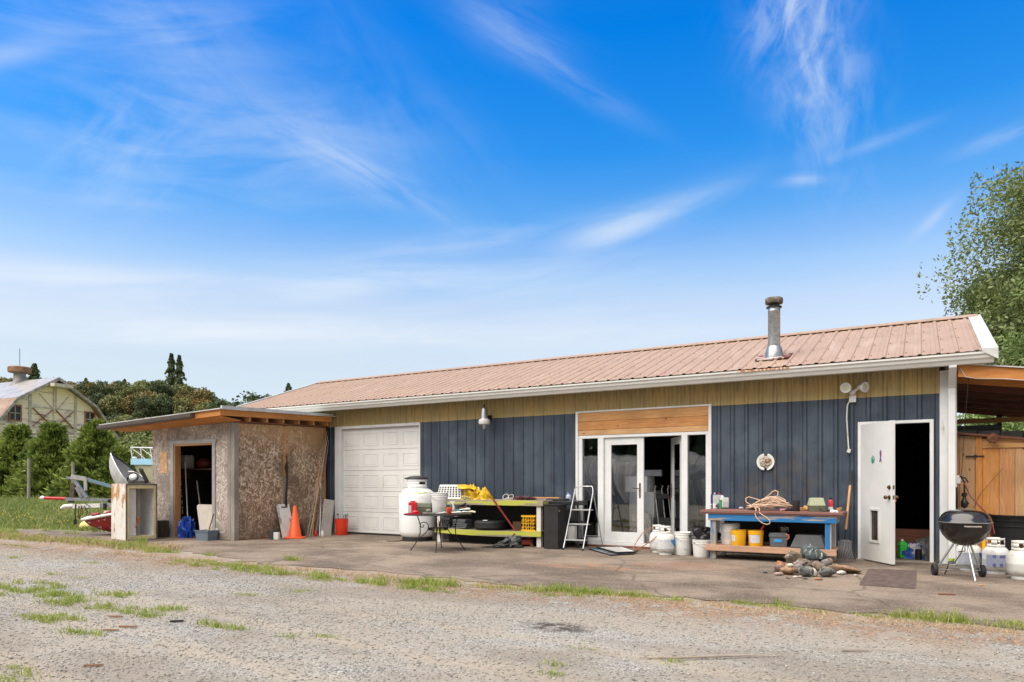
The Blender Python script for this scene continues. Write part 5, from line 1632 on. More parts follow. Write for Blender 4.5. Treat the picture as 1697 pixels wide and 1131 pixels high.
def bucket(label, x_, y_, z, r, h, mat, lid=False, bail=True, name='bucket', group=None, empty=True, rz=0, inner=None, taper=.88, bail_up=False, labelmat=None):
    T = thing(name, label, 'bucket', (x_, y_, z), rz, group)
    rb = r * taper
    prof = [(rb * .96, 0), (rb, .01), (rb + (r - rb) * .72, h * .76), (r * 1.0, h * .77), (r * 1.01, h * .80), (r * .975, h * .81), (r * .985, h * .885), (r * 1.015, h * .89), (r * 1.015, h * .92), (r * .98, h * .925), (r * .99, h * .985), (r * 1.03, h * .99), (r * 1.03, h)]
    if lid:
        prof += [(1e-6, h)]
        prof = prof[:-1] + [(r * 1.03, h), (r * .93, h + .004), (r * .92, h - .004), (1e-6, h - .004)]
    else:
        prof += [(r * .97, h), (r * .95, h * .9), (rb * .95, h * .06), (1e-6, h * .05)]
    MB().lathe(prof, n=36).build('body', mat, T, smooth=35)
    if inner:
        MB().lathe([(r * .93, h * inner[1]), (1e-6, h * inner[1] + .005)], n=24).build('contents', inner[0], T, smooth=60)
    if bail:
        pts = []
        for i in range(15):
            a = math.pi * i / 14
            if bail_up:
                pts.append((math.cos(a) * r * 1.04, 0, h * .86 + math.sin(a) * r * .95))
            else:
                pts.append((math.cos(a) * r * 1.05, -math.sin(a) * r * 1.10 * (1 if True else 0), h * .85 - math.sin(a) * r * .55))
        hb = MB().tube(pts, .0028, 6)
        hb.ball((r * 1.03, 0, h * .85), .014, n=8, k=6); hb.ball((-r * 1.03, 0, h * .85), .014, n=8, k=6)
        hb.build('handle', M['galv'] if not bail_up else M['plastic_white'], T)
    if labelmat:
        mb = MB(); n_ = 14
        a0, a1 = labelmat[1]
        vs = []
        for i in range(n_ + 1):
            a = R(a0 + (a1 - a0) * i / n_)
            for zz_ in (labelmat[2] * h, labelmat[3] * h):
                rr_ = rb + (r - rb) * .72 * (zz_ / (h * .76)) + .0018
                vs.append((math.cos(a) * rr_, math.sin(a) * rr_, zz_))
        mb.add(vs, [(2*i, 2*i + 2, 2*i + 3, 2*i + 1) for i in range(n_)])
        mb.build('label', labelmat[0], T, smooth=60)
    return T


def arc_patch(r, a0, a1, z0, z1, n=16):
    mb = MB(); vs = []
    for i in range(n + 1):
        a = R(a0 + (a1 - a0) * i / n)
        vs += [(math.cos(a) * r, math.sin(a) * r, z0), (math.cos(a) * r, math.sin(a) * r, z1)]
    return mb.add(vs, [(2*i, 2*i + 2, 2*i + 3, 2*i + 1) for i in range(n)])


def printed(name, base, ink, accent=None, dens=.5):
    """a label with rows of small print and a couple of solid blocks"""
    m_, g, bs = newmat(name)
    co = g.coord(); x_, y_, z_ = g.sep(co)
    u = g.m('ARCTAN2', y_, x_)
    row = g.m('FRACT', g.m('MULTIPLY', z_, 62))
    word = g.noise(g.comb(g.m('MULTIPLY', u, 30), g.m('FLOOR', g.m('MULTIPLY', z_, 62)), 0), 1.4, 2, .5)
    txt = g.m('MULTIPLY', g.m('GREATER_THAN', row, .42), g.smooth(word, .50, .54))
    blk = g.smooth(g.noise(g.comb(g.m('FLOOR', g.m('MULTIPLY', u, 4)), g.m('FLOOR', g.m('MULTIPLY', z_, 14)), 4), 3.1, 0, .5), .52, .53)
    c = g.mix(g.m('MULTIPLY', txt, dens), base, ink)
    if accent:
        c = g.mix(g.m('MULTIPLY', blk, .75), c, accent)
    g.put(bs.inputs['Base Color'], c)
    bs.inputs['Roughness'].default_value = .45
    return m_


M['print_grey'] = printed('printed_grey', (.42, .44, .47), (.10, .11, .14), (.30, .32, .38))
M['print_white'] = printed('printed_white', (.60, .60, .59), (.12, .12, .15), (.45, .47, .52))
M['print_blue'] = printed('printed_blue', (.30, .33, .45), (.62, .62, .66), (.05, .07, .22))


def propane(label, x_, y_, rot, group, blue=True, band=M['print_grey'], sc=1.0, dirty=None):
    T = thing('propane_cylinder', label, 'gas cylinder', (x_, y_, .012), rot, group)
    r = .152 * sc
    bm_ = dirty or M['steel_white']
    MB().lathe([(.055, .03), (.10, .035), (.135, .06), (r, .11), (r, .185), (r + .0015, .19), (r, .195), (r, .26), (.140, .31), (.11, .345), (.06, .365), (.03, .37)], n=40).build('tank', bm_, T, smooth=40)
    MB().lathe([(.10, .0), (.105, .0), (.105, .012), (.098, .045), (.092, .05)], n=28).build('foot_ring', bm_, T, smooth=40)
    col = MB()
    rc_ = .098
    # collar: two uprights and a rolled top leaving hand holes
    for a0, a1, z0, z1 in ((20, 340, .345, .385), (20, 58, .385, .44), (122, 160, .385, .44), (200, 238, .385, .44), (302, 340, .385, .44), (20, 340, .44, .47)):
        t = arc_patch(rc_, a0, a1, z0, z1, 18); col.add(t.v, t.f)
    col.build('collar', bm_, T, smooth=50, solid=.005)
    v_ = MB().tube([(0, 0, .36), (0, 0, .42)], .018, 10); v_.tube([(0, 0, .40), (.045, 0, .40)], .014, 10); v_.tube([(0, 0, .42), (0, 0, .445)], .025, 12)
    v_.build('valve', M['brass'], T)
    if band:
        arc_patch(r + .002, 188, 330, .10, .255).build('label', band, T, smooth=60)
        if blue:
            t = MB(); vs = []; n_ = 12
            for i in range(n_ + 1):
                a = R(285 + 55 * i / n_); f = (i / n_)
                vs += [(math.cos(a) * (r + .0035), math.sin(a) * (r + .0035), .25 - .135 * f ** .6), (math.cos(a) * (r + .0035), math.sin(a) * (r + .0035), .256)]
            t.add(vs, [(2*i, 2*i + 2, 2*i + 3, 2*i + 1) for i in range(n_)])
            t.build('blue_label', M['label_blue'] if blue is True else blue, T, smooth=60)
    return T


# ---- right end: grill, cylinders, tub, standpipe
gx, gy = at(1599, 8.75)
# kettle
KG = thing('kettle_grill', 'round black kettle grill on three aluminium legs with two wheels', 'grill', (gx, gy, .012), CAMR)
MB().lathe([(1e-6, .40), (.06, .403), (.13, .425), (.20, .475), (.25, .54), (.278, .61), (.285, .685), (.289, .69), (.289, .70), (.28, .70)], n=44).build('bowl', M['kettle'], KG, smooth=40)
lid = MB().lathe([(.290, .688), (.294, .692), (.294, .702), (.288, .708), (.280, .735), (.255, .785), (.215, .822), (.165, .842), (.10, .852), (.03, .855), (1e-6, .855)], n=44).build('lid', M['kettle'], KG, smooth=40)
MB().lathe([(.291, .690), (.2965, .694), (.2965, .701), (.291, .704)], n=44).build('lid_rim', M['alu'], lid, smooth=40)
lg = [((-.085, .06, .45), (-.237, .21, .075)), ((.09, .06, .45), (.232, .05, .075)), ((-.02, -.08, .42), (-.145, -.39, .0))]
lg[2] = ((-.03, -.09, .43), (-.115, -.37, .0))
for a, b_ in lg:
    MB().tube([a, b_], .0125, 12).build('leg', M['alu'], KG, smooth=50)
for s_, p in ((-1, (-.255, .21, .075)), (1, (.25, .05, .075))):
    t = MB().lathe([(1e-6, -.018), (.045, -.018), (.05, -.024), (.072, -.024), (.078, -.016), (.078, .016), (.072, .024), (.05, .024), (.045, .018), (1e-6, .018)], n=24, M=Matrix.Rotation(R(90), 4, 'Y') @ Matrix.Identity(4))
    t.xf(Matrix.Rotation(-.25, 4, 'Z')); t.xf(Matrix.Translation(p))
    t.build('wheel', M['rubber'], KG, smooth=40)
MB().tube([(-.25, .21, .075), (.245, .05, .075)], .006, 8).build('axle', M['galv'], KG)
t = MB()
for a, b_ in (((-.215, .19, .14), (.205, .06, .14)), ((.205, .06, .14), (-.095, -.30, .13)), ((-.095, -.30, .13), (-.215, .19, .14)), ((-.1, .15, .14), (.12, -.1, .135)), ((0, .12, .14), (.16, 0, .135))):
    t.tube([a, b_], .004, 6)
t.build('wire_rack', M['galv'], KG)
t = MB().tube([(-.16, -.24, .655), (-.165, -.30, .655), (-.02, -.335, .655), (-.02, -.283, .655)], .010, 8)
t.build('handle', M['greywood'], KG)
MB().tube([(0, 0, .41), (.0, 0, .33), (-.12, -.06, .33)], .006, 6).build('damper_lever', M['iron'], KG)

GRP = 'gas cylinders beside the kettle grill'
x_, y_ = at(1605, 9.42); propane('white gas cylinder behind the legs of the kettle grill', x_, y_, CAMR, GRP, band=M['print_grey'])
x_, y_ = at(1650, 9.12); propane('white gas cylinder with a grey and dark blue label, between its two neighbours', x_, y_, CAMR + .1, GRP, band=M['print_blue'])
x_, y_ = at(1692, 8.62); propane('plain unlabelled white gas cylinder at the right edge', x_, y_, CAMR - .3, GRP, band=None, sc=1.05)
x_, y_ = at(1700, 9.98)
TB = thing('black_tub', 'large round black plastic tub in front of the cedar boards', 'tub', (x_, y_, .012))
MB().lathe([(.38, 0), (.40, .02), (.43, .56), (.45, .57), (.45, .585), (.435, .59), (.44, .64), (.46, .65), (.46, .665), (.445, .67), (.45, .71), (.485, .715), (.487, .735), (.44, .735), (.42, .60), (.38, .05), (1e-6, .04)], n=48).build('tub_body', M['black'], TB, smooth=40)
SP_ = thing('standpipe', 'black standpipe with a small timber rest and a valve beside the white corner post', 'standpipe', (wx(1598, .15), .15, 0))
MB().tube([(0, 0, 0), (0, 0, 1.22), (-.05, 0, 1.30), (-.10, .02, 1.30)], .012, 8).build('pipe', M['iron'], SP_)
t = MB(); t.lathe([(.03, .84), (.045, .86), (.045, .93), (.03, .95), (.02, 1.0), (.035, 1.01), (.035, 1.05), (.015, 1.06)], n=14); t.tube([(0, 0, .9), (.05, -.03, .9)], .014)
t.build('valve_body', M['black'], SP_, smooth=40)
t = MB(); t.b(-.12, .10, -.08, .05, .80, .825); t.b(-.10, -.07, -.05, .0, .0, .80); t.b(.05, .08, -.05, .0, .0, .80)
t.build('rest', M['greywood'], SP_)
HB = thing('hose_hanger', 'white and black hose hanger on the side of the corner post with red-brown hose', 'hose hanger', (wx(1586, .02), .02, 1.24))
MB().b(-.045, .045, -.05, .06, -.05, .07).build('bracket', M['plastic_white'], HB, bevel=.01)
MB().tube([(.03, -.05, .06), (.10, -.08, .03), (.13, -.09, -.03)], .012, 8).build('arm', M['blackmat'], HB)
t = MB()
p0 = (wx(1592, -.02), -.02, 1.24)
pts = [(wx(px, y__), y__, z_) for px, y__, z_ in ((1592, -.05, 1.23), (1597, -.07, 1.21), (1602, -.08, 1.12), (1606, -.10, 1.03), (1613, -.14, .96), (1622, -.2, .88), (1632, -.28, .80), (1638, -.36, .74), (1644, -.42, .66), (1648, -.46, .5))]
t.tube(pts, .009, 8)
tag(t.build('hose', pbr('dark_red_hose', (.13, .02, .015), .5), smooth=60), 'dark red hose looping from the hanger down behind the grill lid', 'hose')
t = MB()
for k in range(3):
    t.tube([(.0 + .012 * k, 0.01 * k + .07 * math.cos(a / 10), .98 - .16 * math.sin(a / 10) * 1.0) for a in range(0, 64)], .008, 6)
tag(t.build('hose_coil', M['rubber'], loc=(wx(1583, -.02), -.02, 0)), 'black hose coiled against the side of the corner post', 'hose')
t = MB().tube([(wx(1611, .36), .36, .80), (wx(1625, .37), .37, 1.05), (wx(1662, .37), .37, 1.42)], .0025, 5)
tag(t.build('wire', M['iron']), 'thin wire slanting up across the cedar boards', 'wire')
t = MB().tube([(.60, -.36, 2.76), (.58, -.3, 2.4), (.55, -.2, 1.9), (.53, -.05, 1.4), (.52, .0, 1.3)], .004, 5)
tag(t.build('cable', M['blackmat']), 'black cable hanging from the carport beam to the hose hanger', 'cable')
t = MB().tube([(.50, -.39, 2.83), (.56, -.39, 2.70), (.70, -.39, 2.665), (1.0, -.39, 2.64), (1.5, -.39, 2.56), (2.4, -.39, 2.46)], .0045, 5)
tag(t.build('cable', M['white_old']), 'pale cable sagging along the front beam of the carport', 'cable')
x_, y_ = at(1577, 9.0)
t = thing('gas_regulator', 'small gas regulator with a lime-yellow cap lying behind the grill legs', 'regulator', (x_, y_, .15))
MB().lathe([(.02, 0), (.045, .01), (.045, .03), (.02, .04)], n=16).build('diaphragm', M['galv'], t, smooth=40)
MB().lathe([(.02, .04), (.035, .045), (.035, .07), (.01, .075)], n=14).build('cap', pbr('lime_cap', (.45, .62, .03), .4), t, smooth=40)
MB().tube([(.03, 0, .02), (.10, .02, .14), (.14, .05, .28)], .006, 6).build('hose_tail', M['rubber'], t)
MB().tube([(-.03, 0, .01), (-.06, 0, -.09), (-.08, .01, -.14)], .007, 6).build('pigtail', M['iron'], t)
t = MB(); t.b(-.02, .02, -.012, .012, 0, .52)
tag(t.build('board_offcut', M['yellow'], loc=(wx(1630, -.35), -.35, .012), rz=.1), 'upright yellow stick between the grill bowl and the black tub', 'stick')

# mat, scraps
c4 = [on(1439, 945), on(1519, 948), on(1517, 978.5), on(1424, 972)]
mt_ = MB()
cc_ = [(p[0], p[1]) for p in c4]
mt_.prism(cc_, 'z', .0125, .020)
tag(mt_.build('door_mat', pbr('brown_mat', (.125, .085, .07), .95, var=.25, scale=14, bump=.4, patches=[((.34, .30, .26), 34, .68, .03)])), 'worn brown mat lying in front of the open steel door', 'mat')
def scrap(label, px, py, L_, mat, rz, w=.02, name='wood_scrap'):
    x_, y_, d, mp = on(px, py)
    t = MB().prism([(-L_/2, -w * .6), (L_/2, -w * .4), (L_ * .48, w * .5), (-L_ * .3, w * .9), (-L_ * .52, w * .3)], 'z', 0, .014)
    return tag(t.build(name, mat, loc=(x_, y_, .006 if y_ < -5 else .016), rz=rz, bevel=.002), label, 'scrap')
scrap('rust-red splinter of wood on the hardstanding near the mat', 1569, 988.5, .17, M['redwood'], CAMR - .12, .016)
scrap('short pale chip of wood in front of the grill', 1627, 973, .06, M['pine'], CAMR + .2, .012)
scrap('pale broken stick end in the gravel at lower right', 1418, 1081, .18, M['greywood_x'], CAMR - .05, .010)
scrap('brown bark strip left of centre in the gravel', 212, 1041, .16, M['bark_chip'], CAMR - .1, .014)
scrap('short brown bark strip beside the longer one in the gravel', 184, 1047, .13, M['bark_chip'], CAMR, .012)
scrap('brown wood chip beyond the bark strips in the gravel', 192, 1024, .14, M['bark_chip'], CAMR - .1, .011)
scrap('brown wood chip low at the left of the gravel', 155, 1106, .12, M['bark_chip'], CAMR + .2, .010)
scrap('dark flat piece of rubber lying in the gravel', 293, 1032, .11, M['blackmat'], CAMR + .25, .020)
x_, y_, d, mp = on(1210, 1093)
t = MB().tube([(-.62, .0, .012), (-.35, -.03, .018), (-.12, .0, .02), (.1, .03, .02), (.38, .04, .012)], [.004, .008, .009, .007, .003], 7)
tag(t.build('stick', M['greywood_x'], loc=(x_, y_, .0), rz=CAMR), 'long thin pale stick lying across the gravel', 'stick')
MST = [pbr('stone_' + n_, c_, .88, var=.3, scale=12, bump=.8, bscale=26, bdist=.02, patches=[(p_, 14, .54, .06)]) for n_, c_, p_ in
       (('slate', (.10, .13, .13), (.26, .30, .28)), ('orange', (.42, .20, .10), (.24, .16, .11)), ('brown', (.22, .17, .12), (.34, .28, .22)), ('grey', (.13, .125, .12), (.26, .24, .21)),
        ('white', (.62, .58, .52), (.50, .45, .38)), ('pink', (.48, .32, .25), (.38, .28, .22)), ('mauve', (.20, .14, .13), (.30, .23, .20)), ('tan', (.40, .25, .15), (.28, .17, .10)))]
SL, OR, BR, GY, WH, PK, MV, TN = MST
RG = 'stones heaped by the blue bench'
rock('rock', 'largest stone, blue-grey and angular, on top of the heap', 1345, 948, 38, 23, SL, .12, 1, .12, tilt=.3)
rock('rock', 'brown stone wedged under the left side of the largest one', 1330, 949, 30, 16, BR, .0, 31, .10)
rock('rock', 'dark stone wedged under the right side of the largest one', 1352, 949, 30, 16, MV, .0, 32, .12)
rock('rock', 'rust-orange stone low at the back left of the heap', 1308, 950, 22, 12, OR, .0, 33, .12)
rock('rock', 'grey-brown stone low at the back right of the heap', 1378, 950, 24, 11, BR, .0, 34, .10)
rock('shell', 'pale ribbed shell leaning against the largest stone', 1358, 948, 13, 15, WH, .15, 77, .05)
rock('rock', 'rounded brown stone left of the largest one', 1316, 947, 28, 20, BR, .06, 3, .1)
rock('rock', 'orange pointed stone at the left of the heap', 1294, 950, 22, 14, OR, .0, 4, .05, tilt=-.3)
rock('rock', 'small mauve stone at the left end of the heap', 1290, 950, 14, 12, MV, .0, 5, -.02)
rock('rock', 'tan stone under the white egg-shaped pebble', 1306, 954, 26, 15, TN, .0, 6, .0)
rock('rock', 'mauve-brown flat stone below the largest one', 1327, 951, 22, 9, MV, .07, 7, .03)
rock('rock', 'dark brown lump in the middle of the heap', 1321, 954, 17, 14, GY, .02, 8, -.05)
rock('rock', 'angular grey-green stone at the front of the heap', 1335, 957, 22, 17, GY, .0, 9, -.05)
rock('rock', 'dark faceted stone at the front right of the heap', 1370, 957, 24, 15, GY, .0, 10, -.05)
rock('rock', 'grey-blue stone behind the dark faceted one', 1366, 950, 20, 14, GY, .03, 12, .12)
rock('rock', 'brown stone between the white chip and the dark faceted one', 1356, 952, 20, 15, BR, .02, 13, .06)
rock('rock', 'long flat tan stone stretching to the right', 1396, 955, 50, 11, TN, .0, 14, .2, tilt=.16)
rock('rock', 'orange-tan stone under the end of the long flat one', 1372, 947, 20, 9, OR, .07, 15, .1)
rock('pebble', 'white egg-shaped pebble on the tan stone', 1309.5, 954, 12, 7, WH, .105, 16, -.06, flat=.035)
rock('pebble', 'white oblong pebble at the right of the heap', 1394, 953.5, 16, 8, WH, .0, 17, -.05, flat=.045)
rock('pebble', 'pink oblong pebble at the left front of the heap', 1290.5, 953.5, 16, 6.5, PK, .0, 18, -.12, flat=.04)
rock('rock', 'white chip of rock at the front centre', 1349, 955.5, 12, 12, WH, .0, 19, -.1)
rock('pebble', 'smooth grey pebble at the far left of the heap', 1268, 951.5, 9, 5, GY, .0, 20, .0)
rock('pebble', 'cream pebble in the front row, left of the pink one', 1318, 957.5, 9, 4.5, WH, .0, 21, -.12)
rock('pebble', 'small pink pebble in the front row', 1325.5, 957, 7, 4.5, PK, .0, 22, -.14)
rock('pebble', 'slate-grey pebble in the front row', 1334, 958.5, 9, 4, GY, .0, 23, -.18)
rock('pebble', 'small dark red chip at the front left', 1305.5, 958, 8, 4, MV, .0, 24, -.15)
rock('pebble', 'flat orange chip at the front right', 1356, 959.5, 14, 5, OR, .0, 25, -.2, flat=.04)
rock('pebble', 'tiny white pebble at the far right end', 1417.5, 954.5, 6, 3.5, WH, .0, 26, -.1)
rock('pebble', 'tan pebble between the dark stone and the white oblong one', 1384, 952, 9, 7, TN, .0, 27, .0)

# ---- manure fork against the wall
FK = thing('manure_fork', 'long-handled curved fork leaning on the wall by the steel door', 'fork', (0, 0, 0))
pt_top = Vector((wx(1411, -.06), -.06, 1.40)); pt_bot = Vector((wx(1400.5, -.50), -.50, .42))
dv = pt_bot - pt_top
MB().tube([pt_top, pt_top + dv * .24], .019, 12).build('grip', M['rubber'], FK)
MB().tube([pt_top + dv * .235, pt_top + dv * .92], .0175, 12).build('shaft', wood('ash_handle', (.62, .34, .12), (.52, .26, .08), 'z', knots=False), FK, smooth=60)
MB().tube([pt_top + dv * .91, pt_bot + dv * .12], [.010, .006], 8).build('ferrule', M['iron'], FK)
t = MB(); hb_ = pt_bot + dv * .10
hd = Vector((_rt[0], _rt[1], 0))
for k in range(9):
    o_ = (k - 4) * .027
    top_p = hb_ + hd * o_ * .85 + Vector((0, 0, -abs(o_) * .15))
    pts = [hb_ + hd * o_ * .5 + Vector((0, 0, .02)), top_p + Vector((0, -.02, .01)), top_p + hd * .008 + Vector((0, -.07, -.10)), top_p + hd * (.028 + o_ * .1) + Vector((0, -.10, -.20)), top_p + hd * (.07 + o_ * .2) + Vector((0, -.09, -.30 + .02 * abs(o_)))]
    t.tube(pts, [.008, .008, .007, .006, .004], 6)
t.tube([hb_ - hd * .11, hb_ + Vector((0, 0, .015)), hb_ + hd * .11], .006, 6)
t.build('tines', M['tine'], FK, smooth=60)

# ---- blue bench and what is on and under it
BB = thing('blue_bench', 'timber workbench with maroon top, flaking blue rail and legs, and a salmon shelf', 'workbench')
bx0, bx1 = -3.0, -.95
ZT = .775
for i in range(4):
    ya = -1.10 + i * .19
    MB().b(bx0 + .01 * (i % 2), bx1 - .008 * (i % 3), ya + .002, ya + .188, ZT - .038, ZT).build('top_board', M['maroon'], BB, bevel=.003)
MB().b(bx0 + .02, bx1 - .02, -1.085, -.36, ZT - .058, ZT - .040).build('under_board', M['maroon'], BB)
MB().b(-2.88, -1.03, -1.07, -1.03, ZT - .160, ZT - .060).build('rail', M['blue_x'], BB, bevel=.003)
MB().b(-1.08, -1.04, -1.025, -.4, ZT - .160, ZT - .060).build('rail', M['greywood'], BB, bevel=.003)
for x_ in (-2.85, -1.19):
    MB().b(x_, x_ + .085, -1.09 + .045, -.96, .012, ZT - .16).build('leg', M['blue_z'], BB, bevel=.004)
    MB().b(x_ + .0, x_ + .085, -.45, -.365, .012, ZT - .06).build('leg', M['white_leg'], BB, bevel=.004)
MB().b(-2.91, -1.03, -1.125, -1.088, .145, .235).build('shelf_front', M['shelf'], BB, bevel=.004)
for i in range(4):
    MB().b(-2.89, -1.05, -1.085 + i * .175, -1.085 + i * .175 + .168, .205, .228).build('shelf_board', M['shelf'], BB, bevel=.002)
sz_ = .229
MB().b(-2.82, -1.10, -.36, -.345, .25, ZT - .06).build('shade_backing', M['blackmat'], BB)  # added black sheet standing in for the deep shade under the bench

def onb(px, py):
    x_, y_, d, mp = on(px, py, ZT)
    return x_, min(max(y_, -1.03), -.42), mp
# top items
x_, y_, mp = onb(1186, 843.2)
mg_ = thing('mug', 'white mug with a reddish print at the left end of the blue bench', 'mug', (x_, y_, ZT), CAMR)
MB().lathe([(.036, 0), (.041, .005), (.042, .09), (.038, .09), (.036, .01), (1e-6, .008)], n=24).build('cup', M['plastic_white'], mg_, smooth=40)
MB().tube([(-.04, 0, .075), (-.068, 0, .07), (-.075, 0, .045), (-.06, 0, .02), (-.04, 0, .018)], .006, 8).build('handle', M['plastic_white'], mg_, smooth=60)
arc_patch(.0425, 265, 330, .025, .065).build('print', M['label_red'], mg_, smooth=60)
x_, y_, mp = onb(1197, 842)
cn = thing('solvent_can', 'rectangular blue solvent can with a white label and two caps', 'can', (x_, y_ + .05, ZT), CAMR)
MB().b(-.085, .085, -.05, .05, 0, .24).build('body', pbr('navy_tin', (.03, .03, .16), .4), cn, bevel=.006)
MB().b(-.075, .062, -.0525, -.0505, .085, .23).build('label', M['print_white'], cn)
MB().b(.0, .055, -.0535, -.0525, .01, .075).build('label', M['label_cyan'], cn)
MB().b(-.07, -.002, -.0530, -.0505, .01, .08).build('label', M['paper'], cn)
MB().lathe([(.014, .24), (.014, .262), (1e-6, .264)], c=(-.03, 0, 0), n=14).build('cap', M['plastic_white'], cn)
MB().lathe([(.018, .24), (.018, .262), (1e-6, .264)], c=(.045, 0, 0), n=14).build('cap', M['red'], cn)
x_, y_, mp = onb(1216, 841.5)
cn = thing('jug', 'white and green plastic jug with a round cap beside the blue can', 'jug', (x_, y_, ZT), CAMR + .2)
MB().b(-.055, .068, -.04, .04, .02, .185).build('body', M['plastic_white'], cn, bevel=.012)
MB().b(-.075, -.052, -.035, .035, .0, .15).build('green_side', pbr('green_plastic', (.05, .28, .10), .4), cn, bevel=.006)
MB().b(-.045, .055, -.0420, -.0405, .045, .12).build('label', M['print_white'], cn)
MB().lathe([(.03, .185), (.03, .20), (.018, .21), (.018, .225), (1e-6, .227)], c=(-.03, 0, 0), n=16).build('cap', M['plastic_white'], cn, smooth=40)
x_, y_, mp = onb(1228, 844.5)
t = MB().ball((0, 0, .02), .04, 1, .7, .55, n=16, k=10)
tag(t.build('pebble', pbr('lilac_stone', (.42, .38, .42), .7), loc=(x_, y_, ZT), smooth=60), 'smooth lilac-grey pebble beside the jug on the blue bench', 'pebble')
# rope
rr = random.Random(12)
pts = []
x_, y_, mp = onb(1277, 845)
n_ = 420
cxp, cyp = 0.0, 0.0
for i in range(n_):
    s_ = i / n_
    a = s_ * 2 * math.pi * 15 + .9 * math.sin(s_ * 41)
    ra = .27 * (.42 + .58 * abs(math.sin(s_ * 9.7 + .4))); rb_ = .17 * (.45 + .55 * abs(math.cos(s_ * 7.3)))
    ox = .09 * math.sin(s_ * 12.1 + 1); oy = .02 * math.cos(s_ * 9.1)
    zz_ = .012 + .10 * max(0, 1 - abs(ox + math.cos(a) * ra - .03) / .33) * (.5 + .5 * math.sin(a * .5 + s_ * 17)) + .03 * abs(math.sin(s_ * 23)) 
    pts.append((ox + math.cos(a) * ra, oy + math.sin(a) * rb_ + .0, zz_))
    if i == 150:     # loop that hangs over the front edge
        for q in ((-.14, -.20, .02), (-.15, -.27, .01), (-.16, -.30, -.03), (-.15, -.30, -.08), (-.11, -.30, -.14), (-.06, -.30, -.185), (.0, -.30, -.205), (.04, -.30, -.19), (.045, -.30, -.15), (.01, -.30, -.10), (-.06, -.30, -.06), (-.10, -.30, -.03), (-.11, -.28, .01), (-.08, -.24, .03)):
            pts += [q, q]
    if i == 300:     # loops standing up
        for q in ((.02, 0, .12), (.0, .02, .15), (.0, .02, .17), (.05, .02, .205), (.12, .0, .19), (.17, 0, .13), (.12, -.02, .08)):
            pts.append(q)
    if i == 60:
        for q in ((-.20, .02, .06), (-.27, .03, .12), (-.31, .02, .15), (-.35, .0, .13), (-.37, -.02, .07), (-.33, -.05, .02), (-.22, -.08, .012)):
            pts.append(q)
# smooth
P_ = np.array(pts)
for _ in range(3):
    P_[1:-1] = .25 * P_[:-2] + .5 * P_[1:-1] + .25 * P_[2:]
P_[:, 2] = np.where(P_[:, 2] > 0, P_[:, 2] * 1.75, P_[:, 2]); P_[:, 0] *= 1.12
x_ = wx(1277, -.80)
rp_ = MB().tube([tuple(p) for p in P_], .0075, 7)
tag(rp_.build('rope', M['cord'], loc=(x_, -.80, ZT), rz=.0, smooth=70), 'tangled heap of cream rope on the blue bench, one loop hanging over its edge', 'rope')
t = crumple(.07, .05, .06, 3)
tag(t.build('rag', M['blackmat'], loc=(wx(1247, -.6), -.6, ZT), smooth=60), 'small black bundle behind the left end of the rope', 'rag')
x_ = wx(1299, -.93)
t = MB().tube([(-.05, 0, .02), (.05, .02, .02)], .018, 10)
tag(t.build('pink_bottle', pbr('dusty_pink', (.55, .27, .24), .5), loc=(x_, -.93, ZT), rz=CAMR, smooth=60), 'small pink bottle lying at the right end of the rope', 'bottle')
t = MB().tube([(-.06, 0, .018), (.055, .01, .018)], [.016, .012], 10)
tag(t.build('torch', M['black'], loc=(wx(1308, -.90), -.90, ZT), rz=CAMR, smooth=60), 'black torch lying beside the black can cooler', 'torch')
t = MB().lathe([(.045, 0), (.048, .005), (.052, .165), (.046, .165), (.042, .02), (1e-6, .02)], n=24)
tag(t.build('can_cooler', M['blackmat'], loc=(wx(1319.5, -.92), -.92, ZT), smooth=40), 'black upright cup between the rope and the green-lidded box', 'cup')
x_ = wx(1331, -.70)
t = MB().bx((0, 0, .03), (.14, .06, .045), (0, .0, .2)); t.bx((.045, -.01, .045), (.05, .08, .06), (.2, .3, .5))
tag(t.build('wood_block', M['pine'], loc=(x_, -.70, ZT), rz=CAMR, bevel=.004), 'yellowish wooden block behind the black cup', 'block')
x_, y_, mp = onb(1352.5, 851)
bxg = thing('lidded_box', 'small box with a pale green domed lid and dark base on the blue bench', 'box', (wx(1352.5, -.85), -.85, ZT), CAMR - .15)
t = MB(); t.add([(-.10, -.07, 0), (.10, -.07, 0), (.10, .07, 0), (-.10, .07, 0), (-.108, -.076, .088), (.108, -.076, .088), (.108, .076, .088), (-.108, .076, .088)], [(0, 3, 2, 1), (0, 1, 5, 4), (1, 2, 6, 5), (2, 3, 7, 6), (3, 0, 4, 7), (4, 5, 6, 7)])
t.build('base', M['olive'], bxg, bevel=.004)
t = MB(); t.b(-.113, .113, -.08, .08, .089, .10); t.add([(-.11, -.077, .1), (.11, -.077, .1), (.11, .077, .1), (-.11, .077, .1), (-.088, -.055, .205), (.088, -.055, .205), (.088, .055, .205), (-.088, .055, .205)], [(0, 1, 5, 4), (1, 2, 6, 5), (2, 3, 7, 6), (3, 0, 4, 7), (4, 5, 6, 7)])
t.build('lid', M['sage'], bxg, bevel=.006)
sc_ = thing('spray_can', 'red and white spray can near the right end of the blue bench', 'can', (wx(1376.5, -.72), -.72, ZT), 0)
MB().lathe([(.033, 0), (.034, .07), (.034, .075)], n=22).build('body_lower', M['plastic_white'], sc_, smooth=40)
MB().lathe([(.0342, .07), (.0342, .155), (.025, .175), (.018, .18)], n=22).build('body_upper', M['label_red'], sc_, smooth=40)
MB().lathe([(.02, .176), (.02, .21), (1e-6, .212)], n=16).build('cap', M['black'], sc_, smooth=40)
